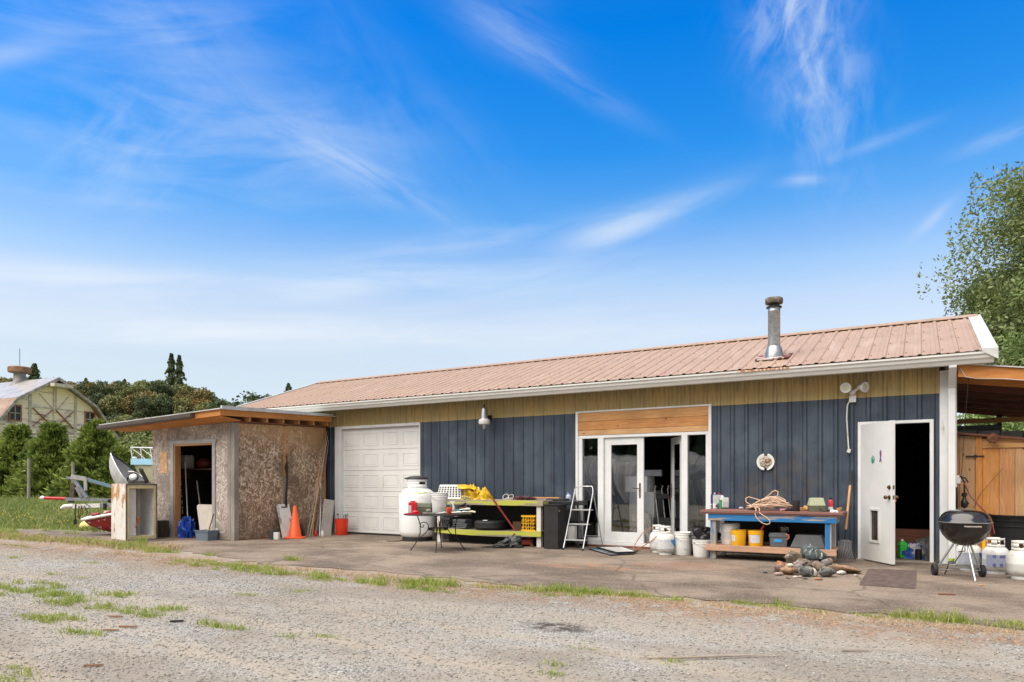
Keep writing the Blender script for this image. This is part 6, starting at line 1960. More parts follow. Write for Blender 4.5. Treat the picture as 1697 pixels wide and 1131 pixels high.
t = MB().tube([(-.06, 0, .02), (0, -.02, .028), (.05, 0, .02)], [.008, .02, .016], 8); t.tube([(-.04, .03, .02), (-.08, .05, .05)], .007, 6)
tag(t.build('hand_tool', M['black'], loc=(wx(1369, -.97), -.97, ZT), rz=CAMR), 'black hand tool lying in front of the spray can', 'tool')
t = crumple(.055, .04, .03, 9, freq=4)
tag(t.build('tissue', M['paper'], loc=(wx(1382, -.98), -.98, ZT), smooth=50), 'crumpled white tissue below the spray can', 'tissue')
t = MB().bx((0, 0, .015), (.09, .03, .02), (0, 0, .4)); t.bx((.02, .02, .035), (.07, .03, .018), (.1, .2, -.5)); t.bx((.03, -.01, .05), (.02, .05, .015), (0, .4, .2))
tag(t.build('wood_offcuts', M['pine'], loc=(wx(1389, -.62), -.62, ZT), rz=CAMR, bevel=.002), 'small pile of wood offcuts at the right end of the blue bench', 'offcuts')

# shelf items
x_ = wx(1209.5, -.80)
T = bucket('large white bucket with a stirring stick on the shelf of the blue bench', x_, -.78, sz_, .150, .33, M['bucket_white'], bail=False, rz=.3, labelmat=(M['print_white'], (215, 320), .25, .62))
MB().tube([(.02, -.09, .12), (-.06, .02, .42)], .007, 6).build('stick', M['greywood'], T)
bucket('yellow bucket with a half-hidden label next to the large white one', wx(1224, -.97), -.98, sz_, .118, .245, M['yellow'], rz=.2, bail=False, lid=False, inner=(M['dark'], .9), labelmat=(M['print_white'], (205, 245), .3, .68))
T = bucket('yellow bucket full of tools with a full label facing out', wx(1252.5, -.93), -.94, sz_, .118, .245, M['yellow'], rz=.2, bail=False, inner=(M['dark'], .88), labelmat=(M['print_white'], (215, 300), .22, .72))
MB().tube([(.03, 0, .18), (.12, -.02, .32)], .014, 8).build('red_handle', M['red'], T)
gb = thing('battery_box', 'dark grey lidded box with a blue strip on the shelf of the blue bench', 'box', (wx(1289.5, -.90), -.90, sz_), CAMR - .3)
t = MB(); t.add([(-.115, -.08, 0), (.115, -.08, 0), (.115, .08, 0), (-.115, .08, 0), (-.125, -.088, .155), (.125, -.088, .155), (.125, .088, .155), (-.125, .088, .155)], [(0, 3, 2, 1), (0, 1, 5, 4), (1, 2, 6, 5), (2, 3, 7, 6), (3, 0, 4, 7), (4, 5, 6, 7)])
t.build('body', M['grey'], gb, bevel=.006)
t = MB(); t.b(-.135, .135, -.096, .096, .150, .195); t.b(-.12, .12, -.085, .085, .195, .215)
t.build('lid', M['grey'], gb, bevel=.008)
MB().bx((-.01, -.0875, .10), (.115, .003, .048), (-.06, 0, 0)).build('blue_tape', M['label_cyan'], gb)
MB().tube([(.10, -.09, .2), (.14, -.10, .19), (.145, -.10, .15), (.12, -.095, .12)], .010, 8).build('strap', pbr('coral_strap', (.62, .16, .07), .5), gb)
t = MB().lathe([(.07, 0), (.085, .01), (.09, .13), (.082, .13), (.075, .02), (1e-6, .015)], n=20)
tag(t.build('jar', glassmat('cloudy_jar', (.6, .58, .52)), loc=(wx(1299, -.72), -.72, sz_ + .16), smooth=40), 'cloudy clear tub standing behind the grey lidded box', 'tub')
t = MB().b(-.10, .10, -.08, .08, 0, .158)
tag(t.build('crate', M['blackmat'], loc=(wx(1299, -.70), -.70, sz_)), 'black block holding up the cloudy tub', 'crate')
bn = MB()
def tbox(mb, a, b_, h_, c_, d_):
    return mb.add([(-a, -b_, 0), (a, -b_, 0), (a, b_, 0), (-a, b_, 0), (-c_, -d_, h_), (c_, -d_, h_), (c_, d_, h_), (-c_, d_, h_)], [(0, 3, 2, 1), (0, 1, 5, 4), (1, 2, 6, 5), (2, 3, 7, 6), (3, 0, 4, 7), (4, 5, 6, 7)])
tbox(bn, .26, .20, .012, .26, .20)
t2 = tbox(MB(), .245, .185, .19, .17, .12); bn.add([(p[0], p[1], p[2] + .012) for p in t2.v], t2.f)
tag(bn.build('mixing_tub', M['dkgrey'], loc=(wx(1341, -.83), -.83, sz_), bevel=.015), 'dark grey mixing tub turned upside down on the shelf of the blue bench', 'tub')

# ------------------------------------------------------------------ along the french doors
bucket('white lidded bucket standing left of the shorter one by the blue bench', wx(1132, -.70), -.70, .012, .150, .375, M['bucket_white'], lid=True, rz=CAMR)
bucket('shorter white bucket next to the blue bench leg, under the black bag', wx(1163, -.86), -.86, .012, .150, .275, M['bucket_white'], lid=True, rz=CAMR + .4)
t = crumple(.24, .14, .20, 5, freq=2.6)
tag(t.build('bin_bag', M['black'], loc=(wx(1166, -.78), -.74, .275), smooth=50, rz=CAMR), 'black plastic bag heaped on the shorter white bucket', 'bag')
t = crumple(.20, .13, .34, 6, freq=2.6)
tag(t.build('bin_bag', M['black'], loc=(wx(1146, -.42), -.40, .012), smooth=50, rz=CAMR), 'black plastic bag slumped behind the two white buckets', 'bag')
GP2 = 'gas cylinders at the french doors'
propane('front gas cylinder of the pair in the french doorway, pale label with a cyan corner', wx(1102.5, -.82), -.82, CAMR + .1, GP2, blue=M['label_cyan'], band=M['print_white'])
propane('rear gas cylinder of the pair in the french doorway, mostly hidden', wx(1091, -.52), -.52, CAMR + .5, GP2, band=None)
hs = MB().tube([(wx(1095, -.55), -.55, .42), (wx(1080, -.55), -.58, .43), (wx(1066, -.5), -.55, .33), (wx(1056, -.5), -.55, .17), (wx(1052, -.5), -.60, .05), (wx(1053, -.5), -.62, .035), (wx(1066, -.5), -.62, .09), (wx(1080, -.6), -.66, .20), (wx(1092, -.7), -.74, .33)], .007, 8)
tag(hs.build('gas_hose', pbr('tan_hose', (.36, .15, .07), .5), smooth=70), 'tan gas hose arching from the cylinder pair to the ground', 'hose')
t = MB().lathe([(.02, 0), (.04, .01), (.042, .03), (.02, .045), (.012, .05)], n=14); t.tube([(.02, 0, .02), (.08, .02, .03)], .012)
tag(t.build('burner_fitting', M['rust'], loc=(wx(1053, -.62), -.62, .012), smooth=40), 'rusty round fitting at the end of the tan gas hose', 'fitting')
# picture frames lying flat
def flat_frame(label, corners, z, tone, dz=.0):
    P4 = [Vector((*on(px, py)[:2], 0)) for px, py in corners]
    c = sum(P4, Vector()) / 4
    T = thing('picture_frame', label, 'picture frame', (c.x, c.y, z))
    Q = [p - c for p in P4]
    def ring(k0, k1, z0, z1):
        mb = MB()
        for i in range(4):
            j = (i + 1) % 4
            a, b_ = Q[i] * k0, Q[j] * k0; c_, d_ = Q[j] * k1, Q[i] * k1
            vs = [(*a[:2], z0), (*b_[:2], z0), (*c_[:2], z0), (*d_[:2], z0), (*a[:2], z1), (*b_[:2], z1), (*c_[:2], z1), (*d_[:2], z1)]
            mb.add(vs, [(0, 3, 2, 1), (4, 5, 6, 7), (0, 1, 5, 4), (1, 2, 6, 5), (2, 3, 7, 6), (3, 0, 4, 7)])
        return mb
    ring(1, .90, 0, .02).build('frame', M['black'], T)
    ring(.90, .76, .002, .012).build('mount', tone, T)
    MB().add([(*(q * .76)[:2], .011) for q in Q], [(0, 1, 2, 3)]).build('print', pbr('faded_print_%d' % int(z * 1000), (.42, .36, .30), .15, var=.3, scale=5, coat=.8, patches=[((.55, .60, .66), 4, .52, .1)]), T)
    return T
flat_frame('lower of two framed pictures lying flat in front of the french doors', [(975, 912.5), (1012, 923), (1051, 921), (1016, 911)], .012, M['label_cyan'])
flat_frame('upper of two framed pictures lying flat in front of the french doors', [(988, 911.3), (1022, 921), (1056, 919.5), (1030, 910.5)], .035, M['paper'])

# step ladder
LD = thing('step_ladder', 'three-step aluminium folding step ladder standing at the left side light', 'ladder')
fl_ = Vector((*on(933, 913)[:2], .012)); fr2 = Vector((*on(965.5, 914.5)[:2], .012))
tl = Vector((wx(952, -.52), -.52, 1.03)); tr2 = Vector((wx(982.5, -.50), -.50, 1.03))
ctl = tl + Vector((.03, .03, .11)); ctr = tr2 + Vector((-.03, .03, .11))
MB().tube([fl_, tl, tl + Vector((.005, .01, .06)), ctl, ctr, tr2 + Vector((-.005, .01, .06)), tr2, fr2], .0125, 10).build('front_frame', M['alu'], LD, smooth=70)
rl = Vector((wx(966, -.10), -.10, .012)); rr3 = Vector((wx(999, -.12), -.12, .012))
for a, b_ in ((tl, rl), (tr2, rr3)):
    MB().tube([a + Vector((0, .02, -.02)), b_], .010, 8).build('rear_leg', M['alu_dull'], LD)
MB().tube([rl + (tl - rl) * .2, rr3 + (tr2 - rr3) * .2], .008, 8).build('rear_bar', M['alu_dull'], LD)
for k, f in enumerate((.16, .43, .68)):
    a = fl_.lerp(tl, f); b_ = fr2.lerp(tr2, f)
    dp_ = Vector((-.0, .10 + .03 * k, 0))
    t = MB(); t.add([a, b_, b_ + dp_, a + dp_] + [p + Vector((0, 0, .022)) for p in (a, b_, b_ + dp_, a + dp_)], [(0, 3, 2, 1), (4, 5, 6, 7), (0, 1, 5, 4), (1, 2, 6, 5), (2, 3, 7, 6), (3, 0, 4, 7)])
    t.build('step', M['alu_dull'], LD, bevel=.003)
for p in (fl_, fr2, rl, rr3):
    MB().tube([p, p + Vector((0, 0, .04))], .017, 10).build('foot_cap', M['rubber'], LD)

# black cabinet, black cart
x0_, y0_, d, mp = on(901, 911)
t = MB().b(0, .285, 0, .36, .012, .80)
BC = tag(t.build('black_cabinet', M['blackmat'], loc=(x0_, y0_, 0), bevel=.006), 'tall narrow black cabinet standing right of the green bench', 'cabinet')
MB().b(-.012, .30, -.012, .372, .80, .815).build('cabinet_top', M['black'], BC)
MB().tube([(.289, .04, .70), (.30, .04, .70)], .018, 12).build('knob', M['galv'], BC)
CT = thing('black_cart', 'black two-tier cart between the black cabinet and the step ladder', 'cart', (-5.98, -.55, .012))
MB().b(-.02, .62, 0, .42, .78, .86).build('tray', M['black'], CT, bevel=.01)
MB().b(.05, .30, .05, .35, .86, .90).build('lid_plate', M['black'], CT, bevel=.01)
for a, b_ in ((0, 0), (.58, 0), (0, .38), (.58, .38)):
    MB().b(a, a + .03, b_, b_ + .03, 0, .78).build('leg', M['black'], CT)
MB().b(0, .61, 0, .41, .12, .15).build('lower_shelf', M['black'], CT)
MB().b(0, .61, 0, .41, .45, .48).build('middle_shelf', M['black'], CT)
t = MB().b(0, .20, 0, .2, 0, .25)
tag(t.build('carton', M['paper'], loc=(-5.66, -.52, .165), bevel=.004), 'white carton on the low shelf of the black cart', 'carton')
t = MB().b(0, .2, 0, .2, 0, .2); t.b(.02, .18, -.01, .0, .03, .08); t.tube([(.05, -.02, .22), (.15, -.02, .26), (.21, -.02, .10)], .008)
tag(t.build('power_supply', M['dkgrey'], loc=(-5.64, -.50, .50), bevel=.006), 'dark appliance with a cable on the middle shelf of the black cart', 'appliance')
bt = thing('bottle', 'translucent pale bottle with a blue cap on the black cart', 'bottle', (wx(942, -.25), -.25, .875))
MB().lathe([(.045, 0), (.048, .01), (.048, .08), (.04, .10), (.022, .115), (.022, .125)], n=20).build('bottle_body', pbr('milky_plastic', (.48, .50, .62), .3), bt, smooth=40)
MB().lathe([(.025, .12), (.025, .15), (1e-6, .152)], n=16).build('cap', pbr('periwinkle_cap', (.20, .26, .62), .4), bt, smooth=40)

# ------------------------------------------------------------------ green bench
GB = thing('green_bench', 'weathered timber workbench with mossy lime-green edges in front of the navy wall', 'workbench')
gx0_, gx1_ = -8.45, -5.97
ZG = .875
for i in range(4):
    MB().b(gx0_ + .01 * (i % 2), gx1_ - .01 * ((i + 1) % 2), -.765 + i * .175, -.765 + i * .175 + .172, ZG - .02, ZG).build('top_board', M['bench_top'], GB, bevel=.002)
MB().b(gx0_, gx1_, -.80, -.767, ZG - .10, ZG - .002).build('front_rail', M['lime_worn'], GB, bevel=.003)
MB().b(gx1_ - .035, gx1_, -.765, -.08, ZG - .10, ZG - .022).build('end_rail', M['lime'], GB, bevel=.003)
for x_ in (gx0_ + .05, gx1_ - .15):
    MB().b(x_, x_ + .09, -.765, -.68, .012, ZG - .02).build('leg', M['white_leg'], GB, bevel=.003)
    MB().b(x_, x_ + .09, -.17, -.085, .012, ZG - .02).build('leg', M['white_leg'], GB, bevel=.003)
sh_ = MB()      # shelf front sags
sh_.grid(lambda u, v: (gx0_ + .03 + u * (gx1_ - gx0_ - .06), -.802, .215 + v * .10 - .035 * (1 - (2*u - 1) ** 2)), 24, 1)
sh_.build('shelf_rail', M['lime'], GB, solid=.035)
sh_ = MB(); sh_.grid(lambda u, v: (gx0_ + .04 + u * (gx1_ - gx0_ - .08), -.78 + v * .66, .305 - .033 * (1 - (2*u - 1) ** 2)), 24, 1)
sh_.build('shelf_panel', M['bench_top'], GB, solid=.02)
zsh = lambda x_: .317 - .033 * (1 - (2 * (x_ - gx0_) / (gx1_ - gx0_) - 1) ** 2)

# items on the green bench
MB().b(gx0_ + .15, gx1_ - .16, -.12, -.10, .33, ZG - .025).build('shade_backing', M['blackmat'], GB)  # black sheet added to darken the space under this bench
MB().b(gx0_ + .15, gx1_ - .16, -.50, -.48, .012, .265).build('lower_shade_board', M['blackmat'], GB)  # black board added below the shelf to keep that gap dark
LB = thing('laundry_basket', 'white slotted plastic basket turned upside down on the green bench', 'basket', (wx(752, -.45), -.45, ZG + .002), .05)
def basket(mb_parent, w0, d0, w1, d1, h, mat, rows, cols):
    mb = MB()
    sides = [((-w0, -d0), (w0, -d0), (-w1, -d1), (w1, -d1)), ((w0, -d0), (w0, d0), (w1, -d1), (w1, d1)), ((w0, d0), (-w0, d0), (w1, d1), (-w1, d1)), ((-w0, d0), (-w0, -d0), (-w1, d1), (-w1, -d1))]
    for a, b_, c_, d_ in sides:
        a, b_, c_, d_ = [Vector((*q, 0)) for q in (a, b_, c_, d_)]
        def pt(u, v):
            lo = a.lerp(b_, u); hi = c_.lerp(d_, u); p = lo.lerp(hi, v); p.z = v * h; return p
        us = [0]; 
        for k in range(cols):
            us += [(k + .18) / cols, (k + .82) / cols]
        us += [1]
        vs_ = [0]
        for k in range(rows):
            vs_ += [.12 + .76 * (k + .12) / rows, .12 + .76 * (k + .88) / rows]
        vs_ += [1]
        for i in range(len(us) - 1):
            for j in range(len(vs_) - 1):
                if i % 2 == 1 and j % 2 == 1:
                    continue
                mb.add([pt(us[i], vs_[j]), pt(us[i+1], vs_[j]), pt(us[i+1], vs_[j+1]), pt(us[i], vs_[j+1])], [(0, 1, 2, 3)])
    mb.add([(-w1, -d1, h), (w1, -d1, h), (w1, d1, h), (-w1, d1, h)], [(0, 1, 2, 3)])
    return mb
basket(None, .30, .20, .24, .15, .29, None, 5, 8).build('basket_wall', M['plastic_white'], LB, solid=.005)
t = MB()
for (a, b_) in (((-.31, -.21), (.31, -.21)), ((.31, -.21), (.31, .21)), ((.31, .21), (-.31, .21)), ((-.31, .21), (-.31, -.21))):
    t.tube([(*a, .012), (*b_, .012)], .012, 8)
t.build('rim', M['plastic_white'], LB)
M['dblside'] = M['yellow_cloth']
t = crumple(.28, .16, .20, 8, freq=2.0, amp=.5)
for i, v in enumerate(t.v):
    t.v[i] = (v[0], v[1], v[2] * (1.15 - .9 * max(-.3, min(1, v[0] / .28))))
t.grid(lambda u, v: (-.36 + .40 * u, -.02 - .14 * v + .02 * math.sin(9 * u), .285 + .02 * math.sin(6 * u + 3 * v) - .05 * v * v - .06 * u * u), 10, 6)
tag(t.build('rain_jacket', M['yellow_cloth'], loc=(wx(789, -.50), -.50, ZG), smooth=45, rz=.1), 'crumpled yellow rain jacket draped over the basket end on the green bench', 'jacket')
t = crumple(.13, .10, .14, 15, freq=2.2, amp=.45)
for i, v in enumerate(t.v):
    t.v[i] = (v[0], v[1], v[2] * (1.2 - 1.0 * max(-.4, min(1, v[0] / .13))))
tag(t.build('rain_hat', M['yellow_cloth'], loc=(wx(807, -.60), -.60, ZG), smooth=45, rz=CAMR), 'peaked yellow rain hood beside the jack handle on the green bench', 'hood')
t = crumple(.11, .07, .07, 18, freq=3)
tag(t.build('work_glove', pbr('glove_fabric', (.45, .38, .12), .8, patches=[((.03, .03, .03), 9, .5, .05)]), loc=(wx(770, -.72), -.70, ZG), smooth=50), 'yellow and black work glove at the foot of the basket', 'glove')
rp2 = MB()
for c_, r_, tl_ in (((-.10, 0), .06, 1.1), ((.02, .0), .055, 1.3), ((-.03, .02), .08, .2), ((.25, .05), .13, .25)):
    rp2.tube([(c_[0] + r_ * math.cos(a), c_[1] + r_ * .5 * math.sin(a), .015 + max(0, r_ * (1 + math.sin(a)) * .8 * min(1, tl_))) for a in [k * .35 for k in range(19)]], .006, 6)
tag(rp2.build('cord_bundle', pbr('white_cord', (.60, .58, .52), .8), loc=(wx(845, -.5), -.5, ZG)), 'white cord in loose loops on the green bench', 'cord')
t = crumple(.22, .09, .075, 21, freq=3.5, amp=.5)
tag(t.build('ratchet_strap', pbr('maroon_strap', (.11, .03, .035), .75, var=.3), loc=(wx(869, -.5), -.5, ZG), smooth=40), 'dark red strap bundled on the green bench right of the white cord', 'strap')
t = MB().b(-.30, .33, -.05, .05, 0, .022)
tag(t.build('board_offcut', M['pine'], loc=(wx(900, -.35), -.32, ZG + .035), rz=.06, bevel=.002), 'orange-brown board lying at the right end of the green bench', 'board')
t = MB().b(-.28, .20, -.05, .05, 0, .025)
tag(t.build('board_offcut', M['greywood_x'], loc=(wx(893, -.35), -.38, ZG + .004), rz=-.05, bevel=.002), 'grey board under the orange-brown one on the green bench', 'board')
# items on its shelf
def shz(X_):
    return zsh(X_) + .002
X_ = wx(742, -.6)
t = basket(None, .13, .15, .15, .17, .20, None, 1, 6); t.b(-.12, .12, -.14, .14, .0, .12)
tag(t.build('battery_crate', M['dkgrey'], loc=(X_, -.58, shz(X_)), solid=.004), 'dark slotted crate at the left end of the green bench shelf', 'crate')
X_ = wx(766, -.6)
t = MB()
for k in range(5):
    t.bx((.01 * (k % 3) - .01, .01 * (k % 2), .02 + k * .036), (.36 - .015 * k, .24, .026), (0, .03 * (k % 3 - 1), .06 * (k % 3 - 1)))
tag(t.build('tray_stack', M['grey'], loc=(X_, -.60, shz(X_)), bevel=.006), 'stack of grey trays between the crate and the tyre', 'trays')
X_ = wx(812, -.5)
TY = thing('tyre', 'black car tyre lying flat on the green bench shelf', 'tyre', (X_, -.47, shz(X_)))
MB().lathe([(.19, .02), (.24, .0), (.30, .012), (.325, .035), (.332, .06), (.332, .125), (.325, .15), (.30, .172), (.24, .185), (.19, .165), (.185, .15), (.185, .035)] + [(.19, .02)], n=56).build('casing', M['rubber'], TY, smooth=40)
t = MB()
for k in range(5):
    t.lathe([(.3335, .045 + k * .022), (.3345, .047 + k * .022), (.3345, .057 + k * .022), (.3335, .059 + k * .022)], n=56)
t.build('tread', M['black'], TY)
MB().bx((.04, -.27, .192), (.09, .06, .004), (.1, 0, .3)).build('price_sticker', M['paper'], TY)
X_ = wx(859, -.45)
t = MB().b(-.10, .10, -.08, .08, 0, .165)
tag(t.build('wooden_box', wood('dark_box_wood', (.13, .07, .04), (.08, .04, .02), 'x', knots=False), loc=(X_, -.42, shz(X_)), bevel=.004), 'small brown wooden box between the tyre and the yellow crate', 'box')
X_ = wx(881, -.62)
MC = thing('milk_crate', 'yellow lattice milk crate at the right end of the green bench shelf', 'crate', (X_, -.60, shz(X_)), 0)
mc = MB()
for (sx, sy, ax) in ((0, -.15, 'x'), (0, .15, 'x'), (-.15, 0, 'y'), (.15, 0, 'y')):
    def pp_(u, z_): return (u, sy, z_) if ax == 'x' else (sx, u, z_)
    for z0 in (.0, .265):
        a, b_ = pp_(-.15, z0 + .012), pp_(.15, z0 + .012)
        mc.beam(a, b_, .012, .03)
    for z0 in (.075, .14, .205):
        mc.beam(pp_(-.15, z0), pp_(.15, z0), .008, .009)
    for k in range(7):
        u = -.15 + k * .05
        mc.beam(pp_(u, .01), pp_(u, .28), .009, .009)
    for k in (0, 2, 4):
        for z0 in (.03, .155):
            mc.beam(pp_(-.15 + k * .05, z0), pp_(-.10 + k * .05, z0 + .05), .006, .006)
mc.b(-.15, .15, -.15, .15, .0, .012)
mc.build('lattice', M['yellow'], MC)
MB().b(-.12, .12, -.12, .12, .015, .10).build('crate_fill', M['dark'], MC)

# floor jack
jx, jy, d, mp = on(869, 906)
FJ = thing('floor_jack', 'red trolley jack whose long handle leans up against the green bench', 'jack', (jx, jy, .012), CAMR)
t = MB()
t.b(-.18, .14, -.12, -.10, .03, .12); t.b(-.18, .14, .10, .12, .03, .12); t.b(-.18, -.15, -.10, .10, .03, .14); t.b(.10, .16, -.10, .10, .03, .13)
t.build('frame', M['red_steel'], FJ, bevel=.006)
t = MB(); t.beam((-.12, 0, .06), (.12, 0, .15), .06, .05); t.lathe([(.05, .15), (.055, .175), (.045, .18)], c=(.12, 0, 0), n=16)
t.build('lift_arm', M['red_steel'], FJ, bevel=.004)
for a, b_ in ((-.17, -.13), (-.17, .13), (.13, -.13), (.13, .13)):
    MB().tube([(a, b_ - .02, .03), (a, b_ + .02, .03)], .032, 16).build('wheel', M['rust'], FJ, smooth=40)
MB().tube([(.05, -.02, .08), (.10, -.02, .10)], .035, 14).build('pump', M['red_steel'], FJ, smooth=40)
bench_pt = Vector((wx(816.5, -.83), -.83, .90))
inv = (Matrix.Translation((jx, jy, .012)) @ Matrix.Rotation(CAMR, 4, 'Z')).inverted()
hp = inv @ bench_pt
hs_ = Vector((-.07, 0, .14))
MB().tube([hs_, hp], .0165, 12).build('handle', M['red_steel'], FJ, smooth=60)
MB().tube([(-.12, -.0, .10), (-.06, 0, .15)], .03, 12).build('socket', M['red_steel'], FJ)
x_, y_, d, mp = on(828, 909)
t = crumple(.33, .20, .20, 31, freq=2.4, amp=.6)
for i, v in enumerate(t.v):
    t.v[i] = (v[0], v[1], v[2] * (.55 + .75 * max(-.6, min(1, v[0] / .33))))
tag(t.build('dark_tarp', pbr('charcoal_tarp', (.035, .04, .04), .45, var=.25), loc=(x_, y_ + .1, .012), smooth=45, rz=CAMR), 'charcoal tarp crumpled on the ground beside the trolley jack', 'tarp')

# ------------------------------------------------------------------ big gas tank, garden table and its clutter
tx, ty = at(691.5, 14.42)
BT = thing('large_gas_tank', 'tall white upright gas tank with a black hood standing at the garage door', 'gas tank', (tx, ty, .012), CAMR)
m_, g, bs = newmat('tall_tank_enamel')
co = g.coord(); xx, yy, zz = g.sep(co)
wob = g.m('MULTIPLY', g.m('SUBTRACT', g.noise(co, 9, 3, .5), .5), .05)
zb_ = g.m('ADD', zz, wob)
bnd = g.m('MULTIPLY', g.smooth(zb_, .955, .975), g.smooth(zb_, 1.015, .995))
bnd = g.m('MULTIPLY', bnd, g.smooth(g.noise(g.map(co, (1, 1, .3)), 8, 4, .6), .40, .50))
c = g.mix(g.smooth(g.noise(co, 3, 5, .6), .55, .8), (.80, .81, .80), (.66, .66, .62))
c = g.mix(g.m('MULTIPLY', bnd, .85), c, g.mix(g.smooth(g.noise(co, 14, 2, .5), .5, .6), (.36, .44, .08), (.60, .36, .16)))
g.put(bs.inputs['Base Color'], c); bs.inputs['Roughness'].default_value = .35
MB().lathe([(.22, .07), (.30, .08), (.36, .13), (.378, .20), (.378, .90), (.36, .97), (.31, 1.03), (.24, 1.07), (.15, 1.09), (1e-6, 1.095)], n=56).build('vessel', m_, BT, smooth=40)
MB().lathe([(.30, 0), (.31, .0), (.31, .07), (.29, .12)], n=40).build('foot_ring', M['rubber'], BT, smooth=40)
col = MB()
for a0, a1, z0, z1 in ((95, 445, 1.085, 1.16), (95, 290, 1.16, 1.215), (332, 445, 1.16, 1.215), (95, 445, 1.215, 1.28)):
    t = arc_patch(.20, a0, a1, z0, z1, 36); col.add(t.v, t.f)
col.build('collar', M['tank_white'], BT, smooth=50, solid=.007)
t = MB().lathe([(.215, 1.27), (.222, 1.285), (.215, 1.305), (.16, 1.33), (.06, 1.34), (1e-6, 1.34)], n=30); t.ball((-.19, -.02, 1.285), .05, 1.6, 1.5, .5)
t.build('hood', M['dkgrey'], BT, smooth=40)
t = MB().tube([(0, 0, 0), (-.05, -.12, 0), (-.12, -.2, 0), (-.24, -.22, 0), (-.32, -.12, 0)], .008, 6)
tag(t.build('cable', M['blackmat'], loc=(*at(668, 14.3), .02), rz=CAMR, smooth=60), 'black cable trailing on the ground left of the tall gas tank', 'cable')

tcx, tcy = at(725.5, 12.37)
GT = thing('garden_table', 'round dark wrought-iron garden table with scrolled legs', 'table', (tcx, tcy, .012), CAMR)
ZB = .645
MB().lathe([(1e-6, ZB - .012), (.585, ZB - .016), (.60, ZB - .02), (.607, ZB - .01), (.600, ZB), (.57, ZB - .004), (1e-6, ZB - .004)], n=64).build('table_top', M['iron'], GT, smooth=40)
legp = [(.373, ZB - .015), (.335, .53), (.313, .437), (.312, .34), (.32, .278), (.353, .185), (.41, .095), (.478, .004)]
scr = [(.353, .185), (.27, .255), (.205, .315), (.173, .37), (.166, .443), (.206, .487), (.253, .497), (.30, .477), (.312, .437), (.293, .404), (.262, .404), (.249, .430), (.273, .447)]
for a_ in (188, 272, 3, 88):
    a = R(a_); ca, sa = math.cos(a), math.sin(a)
    t = MB().tube([(r_ * ca, r_ * sa, z_) for r_, z_ in legp], .009, 8)
    t.tube([(r_ * ca, r_ * sa, z_) for r_, z_ in scr], .0075, 8)
    t.lathe([(.028, 0), (.028, .006), (.012, .012)], c=(.478 * ca, .478 * sa, -.002), n=12)
    t.build('leg', M['iron'], GT, smooth=70)
t = MB()
for zz_ in (.385, .36):
    t.tube([(.175 * math.cos(R(a_)), .175 * math.sin(R(a_)), zz_) for a_ in range(0, 365, 12)], .008, 8, caps=False)
t.build('ring', M['iron'], GT, smooth=70)
ZB += .013
def ont(px, dy):
    """on the table top: photo column px, dy metres behind the table's middle"""
    return at(px, 12.37 + dy)
x_, y_ = ont(728, .10)
bucket('white bucket with its wire handle up standing on the garden table', x_, y_, ZB, .150, .37, M['bucket_white'], bail=True, rz=CAMR + .3, lid=True)
x_, y_ = ont(684, -.12)
rc_ = thing('red_canister', 'tall red plastic canister at the left of the garden table', 'canister', (x_, y_, ZB), CAMR)
MB().b(-.075, .075, -.05, .05, 0, .205).build('body', M['red'], rc_, bevel=.014)
MB().lathe([(.05, .205), (.05, .225), (1e-6, .228)], n=20).build('cap', M['red'], rc_, smooth=40)
MB().b(-.07, -.02, -.0525, -.0505, .02, .15).build('label', M['print_white'], rc_)
x_, y_ = ont(688, -.30)
t = MB().ball((0, 0, .035), .05, 1.3, .8, .7); t.b(-.16, .10, -.04, .04, 0, .018)
tag(t.build('red_pouch', M['red'], loc=(x_, y_, ZB), rz=CAMR, smooth=50), 'flat red pouch in front of the red canister', 'pouch')
x_, y_ = ont(702, .12)
tb_ = thing('sage_toolbox', 'grey-green toolbox behind the red canister on the garden table', 'toolbox', (x_, y_, ZB), CAMR)
MB().b(-.17, .14, -.08, .08, 0, .10).build('base', M['olive'], tb_, bevel=.006)
MB().b(-.175, .145, -.085, .085, .102, .19).build('lid', pbr('grey_green_lid', (.24, .26, .18), .5), tb_, bevel=.01)
x_, y_ = ont(713, -.25)
t = MB().b(-.13, .12, -.06, .06, 0, .03); t.ball((-.03, 0, .06), .05, 1, .7, .6)
tag(t.build('sanding_block', pbr('taupe_block', (.22, .20, .17), .7), loc=(x_, y_, ZB), rz=CAMR, bevel=.004), 'grey sanding block with a tan sponge on the garden table', 'sanding block')
x_, y_ = ont(732, -.33)
t = MB().tube([(-.10, 0, .015), (-.02, 0, .02), (.05, .0, .028), (.09, .0, .02)], [.006, .012, .028, .010], 10)
tag(t.build('trowel', M['alu_dull'], loc=(x_, y_, ZB), rz=CAMR + .1, smooth=60), 'small grey trowel at the front edge of the garden table', 'trowel')
x_, y_ = ont(744.5, -.22)
aj = thing('orange_jar', 'clear jar half full of orange liquid on the garden table', 'jar', (x_, y_, ZB), CAMR)
MB().lathe([(.05, 0), (.054, .01), (.054, .12)], n=24).build('liquid', M['amber'], aj, smooth=40)
MB().lathe([(.0545, .12), (.0545, .165), (.05, .17)], n=24).build('glass', glassmat('jar_glass', (.8, .8, .75)), aj, smooth=40)
MB().b(-.03, .03, -.062, -.056, .03, .10).build('label', M['label_red'], aj)
x_, y_ = ont(750, .0)
sb_ = thing('spray_bottle', 'white trigger spray bottle behind the orange jar', 'spray bottle', (x_, y_, ZB), CAMR)
MB().lathe([(.038, 0), (.04, .01), (.04, .12), (.015, .17), (.014, .19)], n=20).build('bottle', M['plastic_white'], sb_, smooth=40)
t = MB(); t.bx((-.01, 0, .205), (.085, .02, .03)); t.tube([(-.035, 0, .19), (-.045, 0, .165), (-.04, 0, .15)], .005)
t.build('trigger', M['plastic_white'], sb_, bevel=.003)
rj = random.Random(4)
